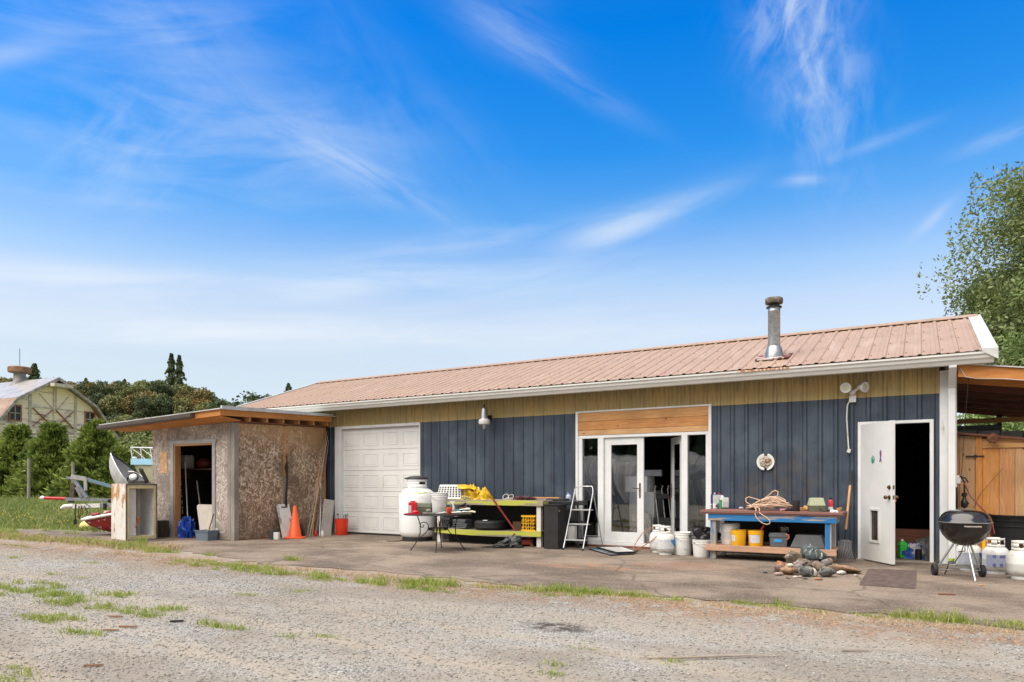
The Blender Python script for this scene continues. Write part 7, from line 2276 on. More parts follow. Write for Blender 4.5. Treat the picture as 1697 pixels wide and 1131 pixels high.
tl_spec = [('black-handled paint brush lying across the clutter on the garden table', M['black'], 764, -.02, .13, .9), ('white caulking tube at the right of the garden table', M['plastic_white'], 770, -.12, .06, .2),
           ('brown-handled chisel at the right of the garden table', M['maroon'], 768, .04, .08, -.1), ('teal-handled screwdriver at the right of the garden table', pbr('teal_grip', (.06, .25, .20), .4), 757, -.08, .04, .4),
           ('cream brush lying at the right edge of the garden table', M['cream'], 777, -.22, .02, -.15), ('thin steel file at the right of the garden table', M['galv'], 765, -.28, .015, .05),
           ('short white roller sleeve at the front right of the garden table', M['plastic_white'], 756, -.33, .015, .1), ('dark wrench on top of the clutter on the garden table', M['blackmat'], 772, .10, .12, -.5)]
for i, (lb, mt__, px, dy, z_, sl_) in enumerate(tl_spec):
    x_, y_ = ont(px, dy)
    L_ = rj.uniform(.16, .26)
    t = MB().tube([(-L_/2, 0, -sl_ * .04), (0, .01, 0), (L_ * .2, .01, .005), (L_/2, 0, sl_ * .04)], [.010, .013, .02, .016], 8)
    nm = ['paint_brush', 'caulk_tube', 'chisel', 'screwdriver', 'paint_brush', 'file', 'paint_roller', 'wrench'][i]
    tag(t.build(nm, mt__, loc=(x_, y_, ZB + z_ + .02), rz=CAMR + rj.uniform(-.4, .4), smooth=60), lb, nm.replace('_', ' '))
x_, y_ = ont(766, -.03)
t = MB().b(-.16, .15, -.09, .09, 0, .028)
tag(t.build('tool_tray', M['greywood_x'], loc=(x_, y_, ZB), rz=CAMR, bevel=.003), 'low wooden tray holding the brushes and hand tools', 'tray')

# ------------------------------------------------------------------ corner between shed and garage door
x_, y_ = wx(567, -.30), -.32
OB = bucket('orange-red bucket of golf-club-like tools beside the garage door frame', x_, y_, .012, .150, .37, M['bucket_orange'], rz=CAMR, bail=False)
for k in range(8):
    a = rj.uniform(0, 6.28); s_ = rj.choice((-1, 1)); dx_ = s_ * rj.uniform(.06, .16)
    t = MB().tube([(dx_ * .4, .04 * math.sin(a), .1), (dx_, .05 * math.sin(a), .43 + .05 * rj.random())], .007, 6)
    t.ball((dx_ * 1.03, .05 * math.sin(a), .455 + .02 * rj.random()), .022, 1, 1, .8, n=10, k=6)
    o = t.build('tool_shaft', [M['galv'], M['plastic_white'], M['iron']][k % 3], OB)
# planks and pallets: grey board against the shed
ga, gb_ = on(530.5, 889), on(547.5, 888.5)
t = MB(); vs = []
for (x_, y_) in ((ga[0], ga[1]), (gb_[0], gb_[1])):
    for (dy_, z_) in ((0, .012), (.17, .84 if x_ < ga[0] + .01 else .80)):
        for th in (0, .025):
            vs.append((x_ - dy_ * .35, y_ + dy_ + th, z_))
t.add(vs, [(0, 4, 6, 2), (1, 3, 7, 5), (0, 1, 5, 4), (2, 6, 7, 3), (0, 2, 3, 1), (4, 5, 7, 6)])
tag(t.build('grey_board', wood('silver_board', (.36, .33, .30), (.24, .22, .19), 'z')), 'short wide silver-grey board leaning in the corner by the poles', 'board')
# leaning poles
pole_spec = [(509, 889.5, -.10, 2.42, .013, M['greywood']), (513, 890.5, -.08, 2.30, .012, pbr('bamboo', (.42, .30, .17), .6)), (517, 890, -.30, 1.95, .011, M['pine_z']), (521, 888, -.06, 2.38, .010, M['redwood']),
             (523, 889, -.20, 1.6, .010, M['greywood']), (527, 888.5, -.12, 1.9, .009, M['maroon']), (529.5, 889, -.30, 1.2, .012, M['plastic_white']), (519, 886, -.4, 1.2, .012, M['pine_z']), (525, 886, -.05, 2.2, .009, M['galv'])]
nm_ = ['thickest grey pole leaning farthest left in the bundle', 'long bamboo cane crossing the front of the bundle', 'short fresh pine pole in the middle of the bundle', 'red-brown rod reaching the eave in the bundle',
       'short grey stick in the bundle', 'thin maroon rod in the bundle', 'white plastic pipe standing at the right of the bundle', 'short orange pine stake low in the bundle', 'thin metal rod standing upright behind the bundle']
for (px, py, Yt, zt__, r_, mt__), lb in zip(pole_spec, nm_):
    xb, yb = on(px, py)[:2]
    xb = min(xb, -11.45)
    top_ = (-12.08, Yt - .05, zt__)
    t = MB().tube([(0, 0, 0), ((top_[0] - xb) * .5 + .012, (top_[1] - yb) * .5, zt__ * .5), (top_[0] - xb, top_[1] - yb, zt__)], [r_ * 1.1, r_, r_ * .75], 8)
    tag(t.build('pole', mt__, loc=(xb, yb, .012), smooth=60), lb, 'pole')
t = crumple(.14, .12, .24, 41, freq=3)
tag(t.build('black_netting', M['blackmat'], loc=(-11.98, -1.15, .012), smooth=40), 'black bundle at the foot of the leaning poles', 'bundle')
for i, (px, c_) in enumerate(((503, M['black']), (523, M['red']), (534, M['plastic_white']))):
    x_, y_ = on(px, 890)[:2]
    t = MB().lathe([(.03, 0), (.032, .01), (.032, .08), (.02, .10), (.015, .13), (1e-6, .132)], n=14)
    tag(t.build('small_bottle', c_, loc=(x_, y_, .012), smooth=40), ['small black bottle at the foot of the leaning poles', 'small red bottle at the foot of the leaning poles', 'small white bottle at the foot of the grey board'][i], 'bottle')
# cone, slotted white panel, small box, strap
x_, y_ = at(488.5, 15.0)
CN = thing('traffic_cone', 'bright orange traffic cone in front of the brown strand board wall', 'cone', (x_, y_, .012), CAMR + .2)
MB().lathe([(.145, .028), (.14, .035), (.032, .69), (.024, .70), (.020, .69), (.12, .04)], n=36).build('cone_body', M['orange'], CN, smooth=40)
t = MB().prism([(-.21, -.16), (-.16, -.21), (.16, -.21), (.21, -.16), (.21, .16), (.16, .21), (-.16, .21), (-.21, .16)], 'z', 0, .028)
t.build('base', M['orange'], CN, bevel=.006)
t = MB()
def lp(u, v):   # leaning white slab with a hand slot near its top
    yb0 = -2.0 + .02
    return (-11.93 - .20 * v, -1.60 + u * .33, .012 + v * .72)
uu = [0, .3, .7, 1]; vv = [0, .88, .93, 1]
for i in range(3):
    for j in range(3):
        if i == 1 and j == 1: continue
        t.add([lp(uu[i], vv[j]), lp(uu[i+1], vv[j]), lp(uu[i+1], vv[j+1]), lp(uu[i], vv[j+1])], [(0, 1, 2, 3)])
tag(t.build('slotted_panel', pbr('stained_white_plastic', (.66, .65, .62), .45, var=.06, patches=[((.28, .25, .23), 7, .60, .03, (1, 1, .5))]), solid=.035), 'stained white plastic panel with a hand slot leaning behind the traffic cone', 'lid')  # plain slotted white panel, only filed under lids
x_, y_, d, mp = on(452, 895.5)
t = MB().b(-.095, .0, -.06, .06, 0, .205)
SB = thing('small_container', 'small two-tone black and white container at the foot of the brown wall', 'container', (x_ , y_ + .05, .012), CAMR)
MB().b(-.09, -.01, -.06, .06, 0, .20).build('dark_half', M['dkgrey'], SB, bevel=.006)
MB().b(-.01, .095, -.055, .055, 0, .155).build('pale_half', M['plastic_white'], SB, bevel=.006)
MB().b(-.01, .09, -.05, .05, .155, .205).build('dark_top', M['black'], SB, bevel=.006)
ys_ = -1.33
t = MB()
t.tube([(-12.12, ys_, 1.80), (-12.115, ys_ + .005, 1.72), (-12.10, ys_, 1.66)], .006)
pts = [(1.66, .018), (1.60, .04), (1.54, .055), (1.48, .035), (1.42, .025), (1.30, .022), (1.1, .028), (.95, .03), (.8, .034), (.6, .036), (.42, .035), (.38, .03)]
vs = []
for i, (z_, w_) in enumerate(pts):
    yo = -.03 * max(0, 1.4 - z_) - .01 * math.sin(z_ * 9)
    vs += [(-12.11, ys_ + yo - w_, z_), (-12.09, ys_ + yo, z_), (-12.11, ys_ + yo + w_, z_)]
t.add(vs, [(3*i + a, 3*i + a + 1, 3*i + a + 4, 3*i + a + 3) for i in range(len(pts) - 1) for a in (0, 1)])
tag(t.build('hanging_strap', M['blackmat'], solid=.01), 'long black strap hanging from the hook between the two brown panels', 'strap')

# ------------------------------------------------------------------ in the shed doorway
def shedpt(px, Y):
    return wx(px, Y)
Y1 = -2.2
t = MB().b(0, 2.7, 0, .35, 0, .03)
tag(t.build('shed_shelf', M['darkwood'], loc=(-14.95, -2.05, 1.50)), 'dark plank shelf inside the shed', 'shelf')
MB().b(.0, .04, .0, .3, -.2, 0).build('bracket', M['darkwood'], bpy.data.objects['shed_shelf'])
jg = thing('water_container', 'white plastic water container on the shelf inside the shed', 'container', (wx(308, -1.88), -1.88, 1.53))
MB().b(-.15, .17, -.13, .12, 0, .33).build('body', M['plastic_white'], jg, bevel=.05)
MB().lathe([(.03, .36), (.03, .39), (1e-6, .392)], n=12).build('cap', M['black'], jg)
t = MB().ball((0, 0, .12), .18, 1.3, .8, .7)
tag(t.build('red_bag', pbr('dark_red_bag', (.13, .012, .01), .7), loc=(wx(337, -1.85), -1.85, 1.53), smooth=60), 'dim red bag on the shelf inside the shed', 'bag')
def lean(label, px0, py0, Y0, px1, py1, Y1_, r, mat, name='pole', cat='pole'):
    def P3(px, py, Y):
        X_ = wx(px, Y); t_ = (px - 848.5) / 1150; d = (Y + 12.08) / (_fw[1] + t_ * _rt[1])
        return Vector((X_, Y, 1.2 + (801 - py) / 1150 * d))
    a, b_ = P3(px0, py0, Y0), P3(px1, py1, Y1_)
    return tag(MB().tube([Vector((0, 0, 0)), b_ - a], r, 8).build(name, mat, loc=a, smooth=60), label, cat)
lean('white broom pole standing in the shed doorway', 312, 885, -2.35, 306.5, 766, -2.25, .013, M['white'])
lean('wooden handle leaning inside the shed behind the beige panel', 333, 850, -2.2, 326, 797, -2.1, .013, M['greywood'])
lean('thin dark rod leaning inside the shed', 332, 850, -1.7, 327, 787, -1.5, .006, M['iron'])
lean('striped stick leaning on the left jamb inside the shed', 303, 862, -2.3, 299, 792, -2.3, .012, pbr('striped_stick', (.6, .6, .6), .5, patches=[((.02, .02, .02), 3, .5, .01, (.1, .1, 6))]), 'stick', 'stick')
t = MB().prism([(-.40, .70), (-.44, .67), (-.43, .63), (-.20, .10), (.46, .10), (.46, .70)], 'y', 0, .02)
t.xf(Matrix.Rotation(R(-13), 4, 'X'))
tag(t.build('beige_panel', pbr('beige_fibreglass', (.52, .46, .40), .5, var=.08), loc=(wx(341, -2.72), -2.72, .06), bevel=.004, rz=.1), 'beige tapered fibreglass panel leaning in the shed doorway', 'panel')
x_, y_ = wx(341, -2.86), -2.84
TT = thing('storage_tote', 'grey-blue rectangular tote in front of the shed doorway', 'tote', (x_, y_, .012), .12)
tt = MB(); tbox(tt, .155, .12, .20, .178, .14)
tt.f = tt.f[:-1]; tt.mi = tt.mi[:-1]
tt.build('tote_body', M['tote'], TT, solid=.006)
t = MB()
for a, b_ in (((-.186, -.15), (.186, -.15)), ((.186, -.15), (.186, .15)), ((.186, .15), (-.186, .15)), ((-.186, .15), (-.186, -.15))):
    t.beam((*a, .20), (*b_, .20), .02, .016)
t.build('tote_rim', M['tote'], TT)
t = MB().tube([(0, 0, 0), (.26, -.02, .14)], .010, 8)
tag(t.build('yellow_stick', pbr('mustard_stick', (.48, .38, .08), .6), loc=(x_ + .02, y_ - .04, .17)), 'mustard-yellow stick lying across the tote', 'stick')
t = MB().tube([(0, 0, 0), (.17, .02, .42)], .012, 8)
tag(t.build('brown_stick', M['redwood'], loc=(x_ + .0, y_ + .02, .14)), 'brown handle standing in the grey-blue tote', 'brown handle')  # plain brown handle, upright in the tote
t = crumple(.19, .16, .42, 51, freq=2.6, amp=.55)
tag(t.build('blue_tarp', M['blue'], loc=(wx(309, -2.62), -2.60, .012), smooth=40), 'crumpled bright blue tarp in the shed doorway', 'tarp')
t = MB().tube([(0, 0, 0), (.16, .02, .05)], .008, 6)
tag(t.build('tent_peg', M['alu'], loc=(wx(292, -2.72), -2.72, .03)), 'short bright metal rod poking out beside the blue tarp', 'rod')
t = MB().b(-.09, .09, -.10, .1, 0, .38)
tag(t.build('dark_box', wood('dark_crate_wood', (.07, .05, .035), (.045, .03, .02), 'z'), loc=(wx(269, -2.8), -2.8, .0), bevel=.006), 'dark wooden box between the old freezer and the shed', 'box')

# ------------------------------------------------------------------ old freezer on end
FZ_ = thing('chest_freezer', 'rusty white chest freezer without a lid standing on its end', 'freezer', (-14.09, -3.79, .0), R(-9.5))
m_, g, bs = newmat('rusted_enamel')
co = g.coord(); xx, yy, zz = g.sep(co)
pn = g.noise(g.map(co, (1, 1, .55)), 4.6, 8, .68)
tp = g.m('MULTIPLY', g.smooth(zz, .30, 1.1), .13)
rust_ = g.smooth(g.m('ADD', pn, tp), .575, .67)
c = g.mix(g.smooth(g.noise(co, 4, 5, .6), .45, .7), (.66, .63, .57), (.52, .48, .41))
c = g.mix(rust_, c, g.mix(g.noise(co, 20, 4, .6), (.50, .24, .06), (.34, .15, .05)))
blk = g.smooth(g.noise(g.map(co, (1, 1, .5), loc=(4, 4, 4)), 13, 5, .6), .63, .655)
blk = g.m('MULTIPLY', blk, g.smooth(zz, .75, .45))
c = g.mix(blk, c, (.025, .02, .018))
g.put(bs.inputs['Base Color'], c); bs.inputs['Roughness'].default_value = .6
Wd, Dp, Hh = .62, .76, 1.185
t = MB()
t.b(-Dp, 0, 0, .02, .012, Hh); t.b(-Dp, 0, Wd - .02, Wd, .012, Hh); t.b(-Dp, 0, .02, Wd - .02, .012, .035); t.b(-Dp, 0, .02, Wd - .02, Hh - .022, Hh); t.b(-Dp, -Dp + .02, .02, Wd - .02, .035, Hh - .022)
t.build('outer_case', m_, FZ_, bevel=.008)
li = pbr('freezer_liner', (.76, .75, .71), .4, var=.07, patches=[((.40, .37, .31), 4, .62, .1)])
t = MB(); e = .055
t.b(-Dp + .05, -.012, .022, e, .037, Hh - .024); t.b(-Dp + .05, -.012, Wd - e, Wd - .022, .037, Hh - .024); t.b(-Dp + .05, -.012, e, Wd - e, .037, .09); t.b(-Dp + .05, -.012, e, Wd - e, Hh - .09, Hh - .024); t.b(-Dp + .03, -Dp + .06, .022, Wd - .022, .037, Hh - .024)
t.build('liner', li, FZ_, bevel=.006)
t = MB(); t.b(-Dp + .062, -.17, e + .002, e + .22, .092, Hh - .094)
t.build('motor_hump', li, FZ_, bevel=.01)
t = MB(); t.b(-.20, -.165, e + .221, e + .236, .094, Hh - .096); t.b(-.176, -.165, e + .0, e + .221, Hh - .108, Hh - .096)
t.build('rusty_seam', M['rust'], FZ_)
fm = pbr('cream_lip', (.60, .50, .28), .6, var=.12)
t = MB(); t.b(-.010, .004, .02, e + .01, .036, Hh - .024); t.b(-.010, .004, Wd - e - .01, Wd - .02, .036, Hh - .024); t.b(-.010, .004, e + .01, Wd - e - .01, .036, .10); t.b(-.010, .004, e + .01, Wd - e - .01, Hh - .10, Hh - .024)
t.build('lip', fm, FZ_, bevel=.004)
t = MB(); t.b(.001, .012, -.004, .022, .0, Hh + .004); t.b(.001, .012, Wd - .022, Wd + .004, .0, Hh + .004); t.b(.001, .012, .022, Wd - .022, .0, .025); t.b(.001, .012, .022, Wd - .022, Hh - .022, Hh + .004)
t.build('edge_trim', pbr('grey_brown_trim', (.15, .13, .105), .6, var=.2), FZ_)
t = MB().tube([(0, 0, 0), (.03, .06, .22)], [.010, .026], 6)
tag(t.build('orange_brush', pbr('orange_brush', (.55, .14, .02), .7), loc=(-14.19, -3.52, .26)), 'small orange brush leaning inside the old freezer', 'brush')
# machine parts on top
MP = thing('motor_parts', 'grey and black motor parts heaped on top of the old freezer', 'motor parts', (-14.28, -3.5, Hh + .003), CAMR)
t = MB().lathe([(.06, 0), (.085, .01), (.085, .05), (.06, .06), (.03, .065)], n=20, M=Matrix.Rotation(R(70), 4, 'X')); t.xf(Matrix.Translation((.0, .0, .13)))
t.build('housing', M['galv'], MP, smooth=40)
MB().tube([(.10 * math.cos(R(a)), -.03, .13 + .10 * math.sin(R(a))) for a in range(0, 365, 15)], .010, 8, caps=False).build('hand_wheel', M['blackmat'], MP, smooth=60)
MB().beam((.14, .0, .30), (.28, .0, .03), .05, .07).build('arm', M['black'], MP, bevel=.01)
MB().bx((.15, 0, .30), (.08, .06, .045), (0, .5, 0)).build('clamp', M['dkgrey'], MP, bevel=.01)
MB().bx((.07, .03, .035), (.36, .16, .06)).build('base_plate', M['dkgrey'], MP, bevel=.01)
MB().tube([(-.12, 0, .26), (0, .0, .25), (.10, .02, .20), (.2, .0, .12)], .012, 8).build('rod', M['alu'], MP)
MB().tube([(-.14, 0, .05), (-.13, -.02, .12), (-.08, -.03, .16)], .015, 8).build('elbow', M['iron'], MP)

# ------------------------------------------------------------------ boats and trailers
def loft(sections, n=12):
    """each section: near gunwale, keel, far gunwale"""
    mb = MB(); rows = []
    for N_, K_, F_ in sections:
        N_, K_, F_ = Vector(N_), Vector(K_), Vector(F_)
        row = []
        for j in range(n + 1):
            t_ = j / n
            # bellied bezier
            a = N_.lerp(K_ + (N_ - K_) * .15, t_); b_ = (K_ + (F_ - K_) * .15).lerp(F_, t_)
            row.append(N_ * (1 - t_) ** 2 + K_ * 2 * t_ * (1 - t_) * 1.0 + F_ * t_ ** 2)
        # quadratic bezier only reaches half way to K: push out
        for j in range(n + 1):
            t_ = j / n; w_ = 2 * t_ * (1 - t_)
            mid = (N_ + F_) / 2
            row[j] = row[j] + (K_ - mid) * w_ * .9
        rows.append(row)
    k = n + 1
    vs = [p for r_ in rows for p in r_]
    fs = [(i*k + j, i*k + j + 1, (i+1)*k + j + 1, (i+1)*k + j) for i in range(len(rows) - 1) for j in range(n)]
    return mb.add(vs, fs), rows


x_, y_ = at(68, 17.0)
TR = thing('boat_trailer', 'galvanised boat trailer with a red-sleeved tongue and a tall winch post', 'trailer', (x_, y_, 0), CAMR)
MB().tube([(-.02, 0, .83), (.03, 0, .85), (.08, 0, .83)], [.03, .045, .035], 10).build('coupler', M['plastic_white'], TR, smooth=60)
MB().tube([(.08, 0, .835), (.60, 0, .82)], .036, 12).build('red_sleeve', M['red'], TR, smooth=60)
MB().beam((.60, 0, .81), (3.4, .2, .74), .07, .075).build('tongue', M['galv'], TR)
MB().beam((.74, 0, 1.36), (1.10, 0, 1.30), .06, .10).build('bow_bracket', M['alu_dull'], TR)
MB().beam((.62, 0, 1.33), (1.22, 0, 1.29), .05, .06).build('winch_arm', M['galv'], TR)
MB().beam((1.18, 0, 1.27), (2.0, .05, 1.03), .06, .07).build('bunk', pbr('blue_steel', (.16, .26, .34), .5), TR)
MB().beam((.80, 0, 1.30), (1.12, 0, .84), .05, .08).build('winch_post', M['galv'], TR)
MB().beam((1.00, 0, .85), (.86, 0, 1.10), .05, .06).build('brace', M['galv'], TR)
MB().beam((1.10, -.03, 1.31), (1.11, -.03, 1.02), .03, .075, up=(1, 0, 0)).build('jack_tube', M['alu_dull'], TR)
MB().beam((.78, .02, 1.20), (.72, .02, .72), .06, .12, up=(1, 0, 0)).build('strap_webbing', M['bark'], TR)
MB().beam((1.65, .0, .78), (2.05, 0, .50), .05, .07).build('cross_member', M['iron'], TR)
for (a, b_) in ((-.6, 0), (.6, 0)):
    MB().tube([(2.45, .3 + a - .08, .30), (2.45, .3 + a + .08, .30)], .28, 24).build('wheel', M['rubber'], TR, smooth=40)
MB().tube([(2.45, -.3, .30), (2.45, .9, .30)], .03, 8).build('axle', M['galv'], TR)
MB().beam((2.45, .3, .3), (2.45, .3, .72), .05, .06, up=(1, 0, 0)).build('spring_post', M['galv'], TR)
x_, y_ = at(101, 16.6)
T2 = thing('trailer_tongue', 'second dirty-white trailer tongue with dangling cables below the red-sleeved one', 'trailer', (x_, y_, 0), CAMR)
MB().tube([(0, 0, .60), (.08, 0, .64), (.25, 0, .655), (.32, 0, .655)], [.03, .055, .05, .045], 10).build('coupler', M['bucket_white'], T2, smooth=60)
MB().beam((.30, 0, .645), (.95, 0, .67), .08, .10).build('channel', M['bucket_white'], T2)
MB().beam((.93, .02, .68), (2.0, .2, .62), .07, .10).build('tongue', M['alu_dull'], T2)
MB().beam((1.06, -.03, .72), (1.07, -.03, .56), .04, .06, up=(1, 0, 0)).build('bracket', M['black'], T2)
for i, pts in enumerate((((.38, -.05, .70), (.37, -.06, .5), (.38, -.06, .38), (.375, -.06, .28)), ((.46, -.05, .66), (.44, -.06, .42), (.50, -.07, .32), (.62, -.06, .36), (.66, -.05, .52), (.58, -.05, .66)), ((.50, -.04, .68), (.56, -.05, .5), (.47, -.06, .36), (.52, -.05, .66)), ((.60, -.05, .72), (.74, -.07, .64), (.62, -.06, .58), (.55, -.05, .62)))):
    MB().tube(pts, .010 if i else .013, 6).build('cable', M['black'] if i != 2 else M['rust'], T2, smooth=60)
MB().beam((.375, -.06, .33), (.375, -.06, .22), .05, .05, up=(1, 0, 0)).build('plug', M['black'], T2)
MB().beam((1.7, .15, .0), (1.7, .15, .60), .10, .12, up=(1, 0, 0)).build('support_leg', M['galv'], T2)

x_, y_ = at(68, 17.0)
AB = thing('aluminium_boat', 'grey aluminium boat tipped bow-up behind the old freezer', 'boat', (x_, y_, 0), CAMR)
secs = []
for i in range(11):
    s_ = i / 10
    Nn = Vector((1.70, 0, 1.93)).lerp(Vector((2.62, -.18, .88)), s_) + Vector((-.03, -.12, -.06)) * math.sin(math.pi * s_)
    Ff = Vector((1.70, .02, 1.93)).lerp(Vector((2.22, 1.5, .88)), s_) + Vector((-.06, .10, .05)) * math.sin(math.pi * s_)
    Kk = (Vector((1.69, .0, 1.86)) * (1 - s_) ** 2 + Vector((1.52, .0, 1.12)) * 2 * s_ * (1 - s_) + Vector((2.3, .5, .60)) * s_ ** 2)
    secs.append((Nn, Kk, Ff))
hm, rows = loft(secs, 14)
hull = hm.build('hull', pbr('dull_boat_aluminium', (.46, .47, .45), .5, metal=.0, var=.14, scale=4), AB, smooth=50, solid=.012)
im = MB(); k_ = len(rows[0])
im.add([p + (((r_[0] + r_[-1]) / 2 + Vector((.2, 0, .5))) - p).normalized() * .022 for r_ in rows for p in r_], [(i*k_ + j, i*k_ + j + 1, (i+1)*k_ + j + 1, (i+1)*k_ + j) for i in range(len(rows) - 1) for j in range(k_ - 1)])
im.build('lit_inner_skin', pbr('lit_boat_inside', (.66, .66, .63), .6, var=.12), AB, smooth=50)  # lighter shell added so the boat's inside looks lit
MB().tube([tuple(r_[0]) for r_ in rows], .018, 8).build('near_gunwale', M['alu'], AB, smooth=70)
MB().tube([tuple(r_[-1]) for r_ in rows], .020, 8).build('far_gunwale', M['dkgrey'], AB, smooth=70)
MB().beam(rows[8][0] + Vector((0, 0, -.05)), rows[8][-1] + Vector((0, 0, -.05)), .22, .03).build('thwart', M['alu_dull'], AB)
MB().beam(rows[6][2], rows[6][-3], .04, .03).build('rib', M['alu'], AB)
MB().beam((2.3, .4, .74), (2.3, .4, .50), .3, .08, up=(1, 0, 0)).build('keel_block', M['greywood'], AB)

x_, y_ = at(135, 15.9)
RB = thing('red_dinghy', 'small red dinghy with a scuffed white rub rail, its bow pointing left', 'boat', (x_, y_, 0), CAMR)
secs = []
for i in range(9):
    s_ = i / 8
    wdt = .10 + .50 * math.sin(min(1, s_ * 1.15) * math.pi / 2)
    secs.append((Vector((.02 + 1.75 * s_, .10 - wdt, .37 + .28 * s_ - .0 * s_ * s_)), Vector((.17 + 1.5 * s_, .10, .20 - .55 * s_ + .25 * s_ * s_)), Vector((.02 + 1.75 * s_, .10 + wdt, .40 + .27 * s_))))
hm, rows = loft(secs, 12)
hm.f.append(tuple(range(13))); hm.mi.append(0)
hm.build('hull', M['red_hull'], RB, smooth=45, solid=.012)
rail = [tuple(r_[0] + Vector((0, -.012, -.01))) for r_ in rows]
t = MB()
allr = [Vector(p) for p in rail]; far = [r_[-1] for r_ in rows]
t.tube([tuple(p) for p in (far[::-1] + allr)], .034, 8)
t.build('rub_rail', M['bucket_white'], RB, smooth=60)
t = MB()
for p in ((.30, .05), (.62, .0), (.95, .05)):
    t.ball((p[0], p[1], .43 + .15 * p[0]), .10, 1.1, .9, .5)
t.build('seat_pods', M['red_hull'], RB, smooth=60)
x_, y_ = at(148, 17.9)
t = MB().ball((0, 0, .08), .24, 1.15, .9, .72, n=20, k=12)
tag(t.build('yellow_buoy', pbr('pale_yellow_plastic', (.68, .58, .18), .5, var=.1), loc=(x_, y_, 0), smooth=60), 'pale yellow fender half sunk in the grass behind the red dinghy', 'fender')

x_, y_ = at(215, 22)
WB = thing('white_boat', 'cream motor boat with a pale blue sheer band and white bow rail behind the shed', 'boat', (x_, y_, 0), CAMR)
secs = []
for i in range(11):
    s_ = i / 10
    wdt = .04 + 1.0 * math.sin(min(1, s_ * 1.4) * math.pi / 2)
    secs.append((Vector((.02 + 4.2 * s_, .12 - wdt, 1.93 - .10 * s_)), Vector((.20 + 4.0 * s_ , .12, 1.55 - 1.3 * min(1, s_ * 1.8) ** .7)), Vector((.02 + 4.2 * s_, .12 + wdt, 1.93 - .10 * s_))))
hm, rows = loft(secs, 12)
hm.build('hull', M['cream'], WB, smooth=50, solid=.02)
t = MB()
for side in (0, -1):
    band = [r_[side] for r_ in rows]
    vs = []
    for p in band:
        o_ = Vector((-.02, -.02 if side == 0 else .02, 0))
        vs += [p + o_ + Vector((0, 0, -.14)), p + o_ + Vector((0, 0, .05))]
    t.add(vs, [(2*i, 2*i+2, 2*i+3, 2*i+1) for i in range(len(band) - 1)])
t.build('sheer_band', M['paleblue'], WB, solid=.02)
t = MB()
for i in range(len(rows) - 1):
    t.add([rows[i][0], rows[i+1][0], rows[i+1][-1], rows[i][-1]], [(0, 1, 2, 3)])
t.build('deck', M['cream'], WB)
t = MB(); top_ = []
for i in range(0, 6):
    p = rows[i][0] + Vector((0, .03, .05)); q = p + Vector((-.05, 0, .36 - .01 * i))
    t.tube([p, q], .014, 6); top_.append(q)
    if i < 5:
        t.tube([q, rows[i + 1][0] + Vector((.10, .03, .05))], .010, 6)
t.tube(top_, .016, 8); t.tube([q + Vector((.3, .5, .02)) for q in top_], .016, 8)
t.build('bow_rail', M['white'], WB, smooth=60)
MB().lathe([(.05, 0), (.07, .02), (.05, .06)], c=(.10, .1, 1.98), n=12).build('cleat', M['white'], WB)
MB().beam((1.6, .12, 0), (1.6, .12, .7), .5, .2, up=(1, 0, 0)).build('cradle', M['greywood'], WB)
MB().beam((3.4, .12, 0), (3.4, .12, .5), .5, .2, up=(1, 0, 0)).build('cradle', M['greywood'], WB)

# ------------------------------------------------------------------ inside the workshop, seen through glass and doors
t = MB().b(-.25, .25, -.30, .30, 0, 1.0)
FC = tag(t.build('filing_cabinet', M['steelgrey'], loc=(wx(1066, .75), .95, .03), bevel=.006), 'grey filing cabinet just inside the french doors', 'cabinet')
for k in range(3):
    MB().b(-.235, .235, -.306, -.3, .03 + .32 * k, .33 + .32 * k).build('drawer', M['steelgrey'], FC, bevel=.004)
t = MB().b(-.24, .2, -.25, .2, 0, .30)
tag(t.build('carton', M['paper'], loc=(wx(1058, .75), .92, 1.03), bevel=.003), 'white carton on the filing cabinet inside', 'carton')
t = MB().b(-.2, .2, -.15, .15, 0, .12)
tag(t.build('file_box', pbr('pale_lilac_box', (.38, .38, .45), .6), loc=(wx(1075, .75), .94, 1.335), bevel=.01, rz=.2), 'pale lilac box topping the stack inside the french doors', 'box')
t = MB().b(-.45, .45, -.3, .3, 0, .04); t.b(-.45, -.40, -.3, .3, -.85, 0); t.b(.40, .45, -.3, .3, -.85, 0)
tag(t.build('side_table', M['redwood'], loc=(wx(1092, 1.3), 1.35, .90)), 'brown side table behind the filing cabinet', 'table')
for i, (px, r_, h_, mt__, lb) in enumerate(((1075, .055, .30, M['plastic_white'], 'white upright canister on the brown side table'), (1087, .14, .12, M['alu'], 'steel bowl on the brown side table'), (1086, .10, .26, M['blackmat'], 'dark kettle behind the steel bowl'))):
    t = MB().lathe([(r_ * .8, 0), (r_, .02), (r_, h_ * .8), (r_ * .7, h_), (1e-6, h_)], n=20)
    tag(t.build(['canister', 'steel_bowl', 'dark_kettle'][i], mt__, loc=(wx(px, 1.15), 1.15 + .1 * i, .94), smooth=40), lb, ['canister', 'bowl', 'kettle'][i])
for i, (px, dx_) in enumerate(((1096, 0), (1106, .12))):
    T = thing('folding_chair', ['folded metal chair leaning nearest the filing cabinet inside', 'folded metal chair leaning nearest the right glazed leaf inside'][i], 'chair', (wx(px, .55), .55, .03), .3)
    for s_ in (-.12, .12):
        MB().tube([(s_, 0, 0), (s_ * 1.0 - .12, .25, 1.05), (s_ - .10, .27, 1.12)], .011, 8).build('frame_tube', M['alu'], T)
    MB().bx((-.10, .20, .92), (.24, .015, .09), (-.23, 0, 0)).build('backrest', M['blackmat'], T)
    MB().bx((-.04, .10, .42), (.22, .02, .2), (-.23, 0, 0)).build('seat', M['blackmat'], T)
t = MB().b(-.18, .18, -.2, .2, 0, .16); t.b(-.16, .16, -.205, -.2, .03, .08)
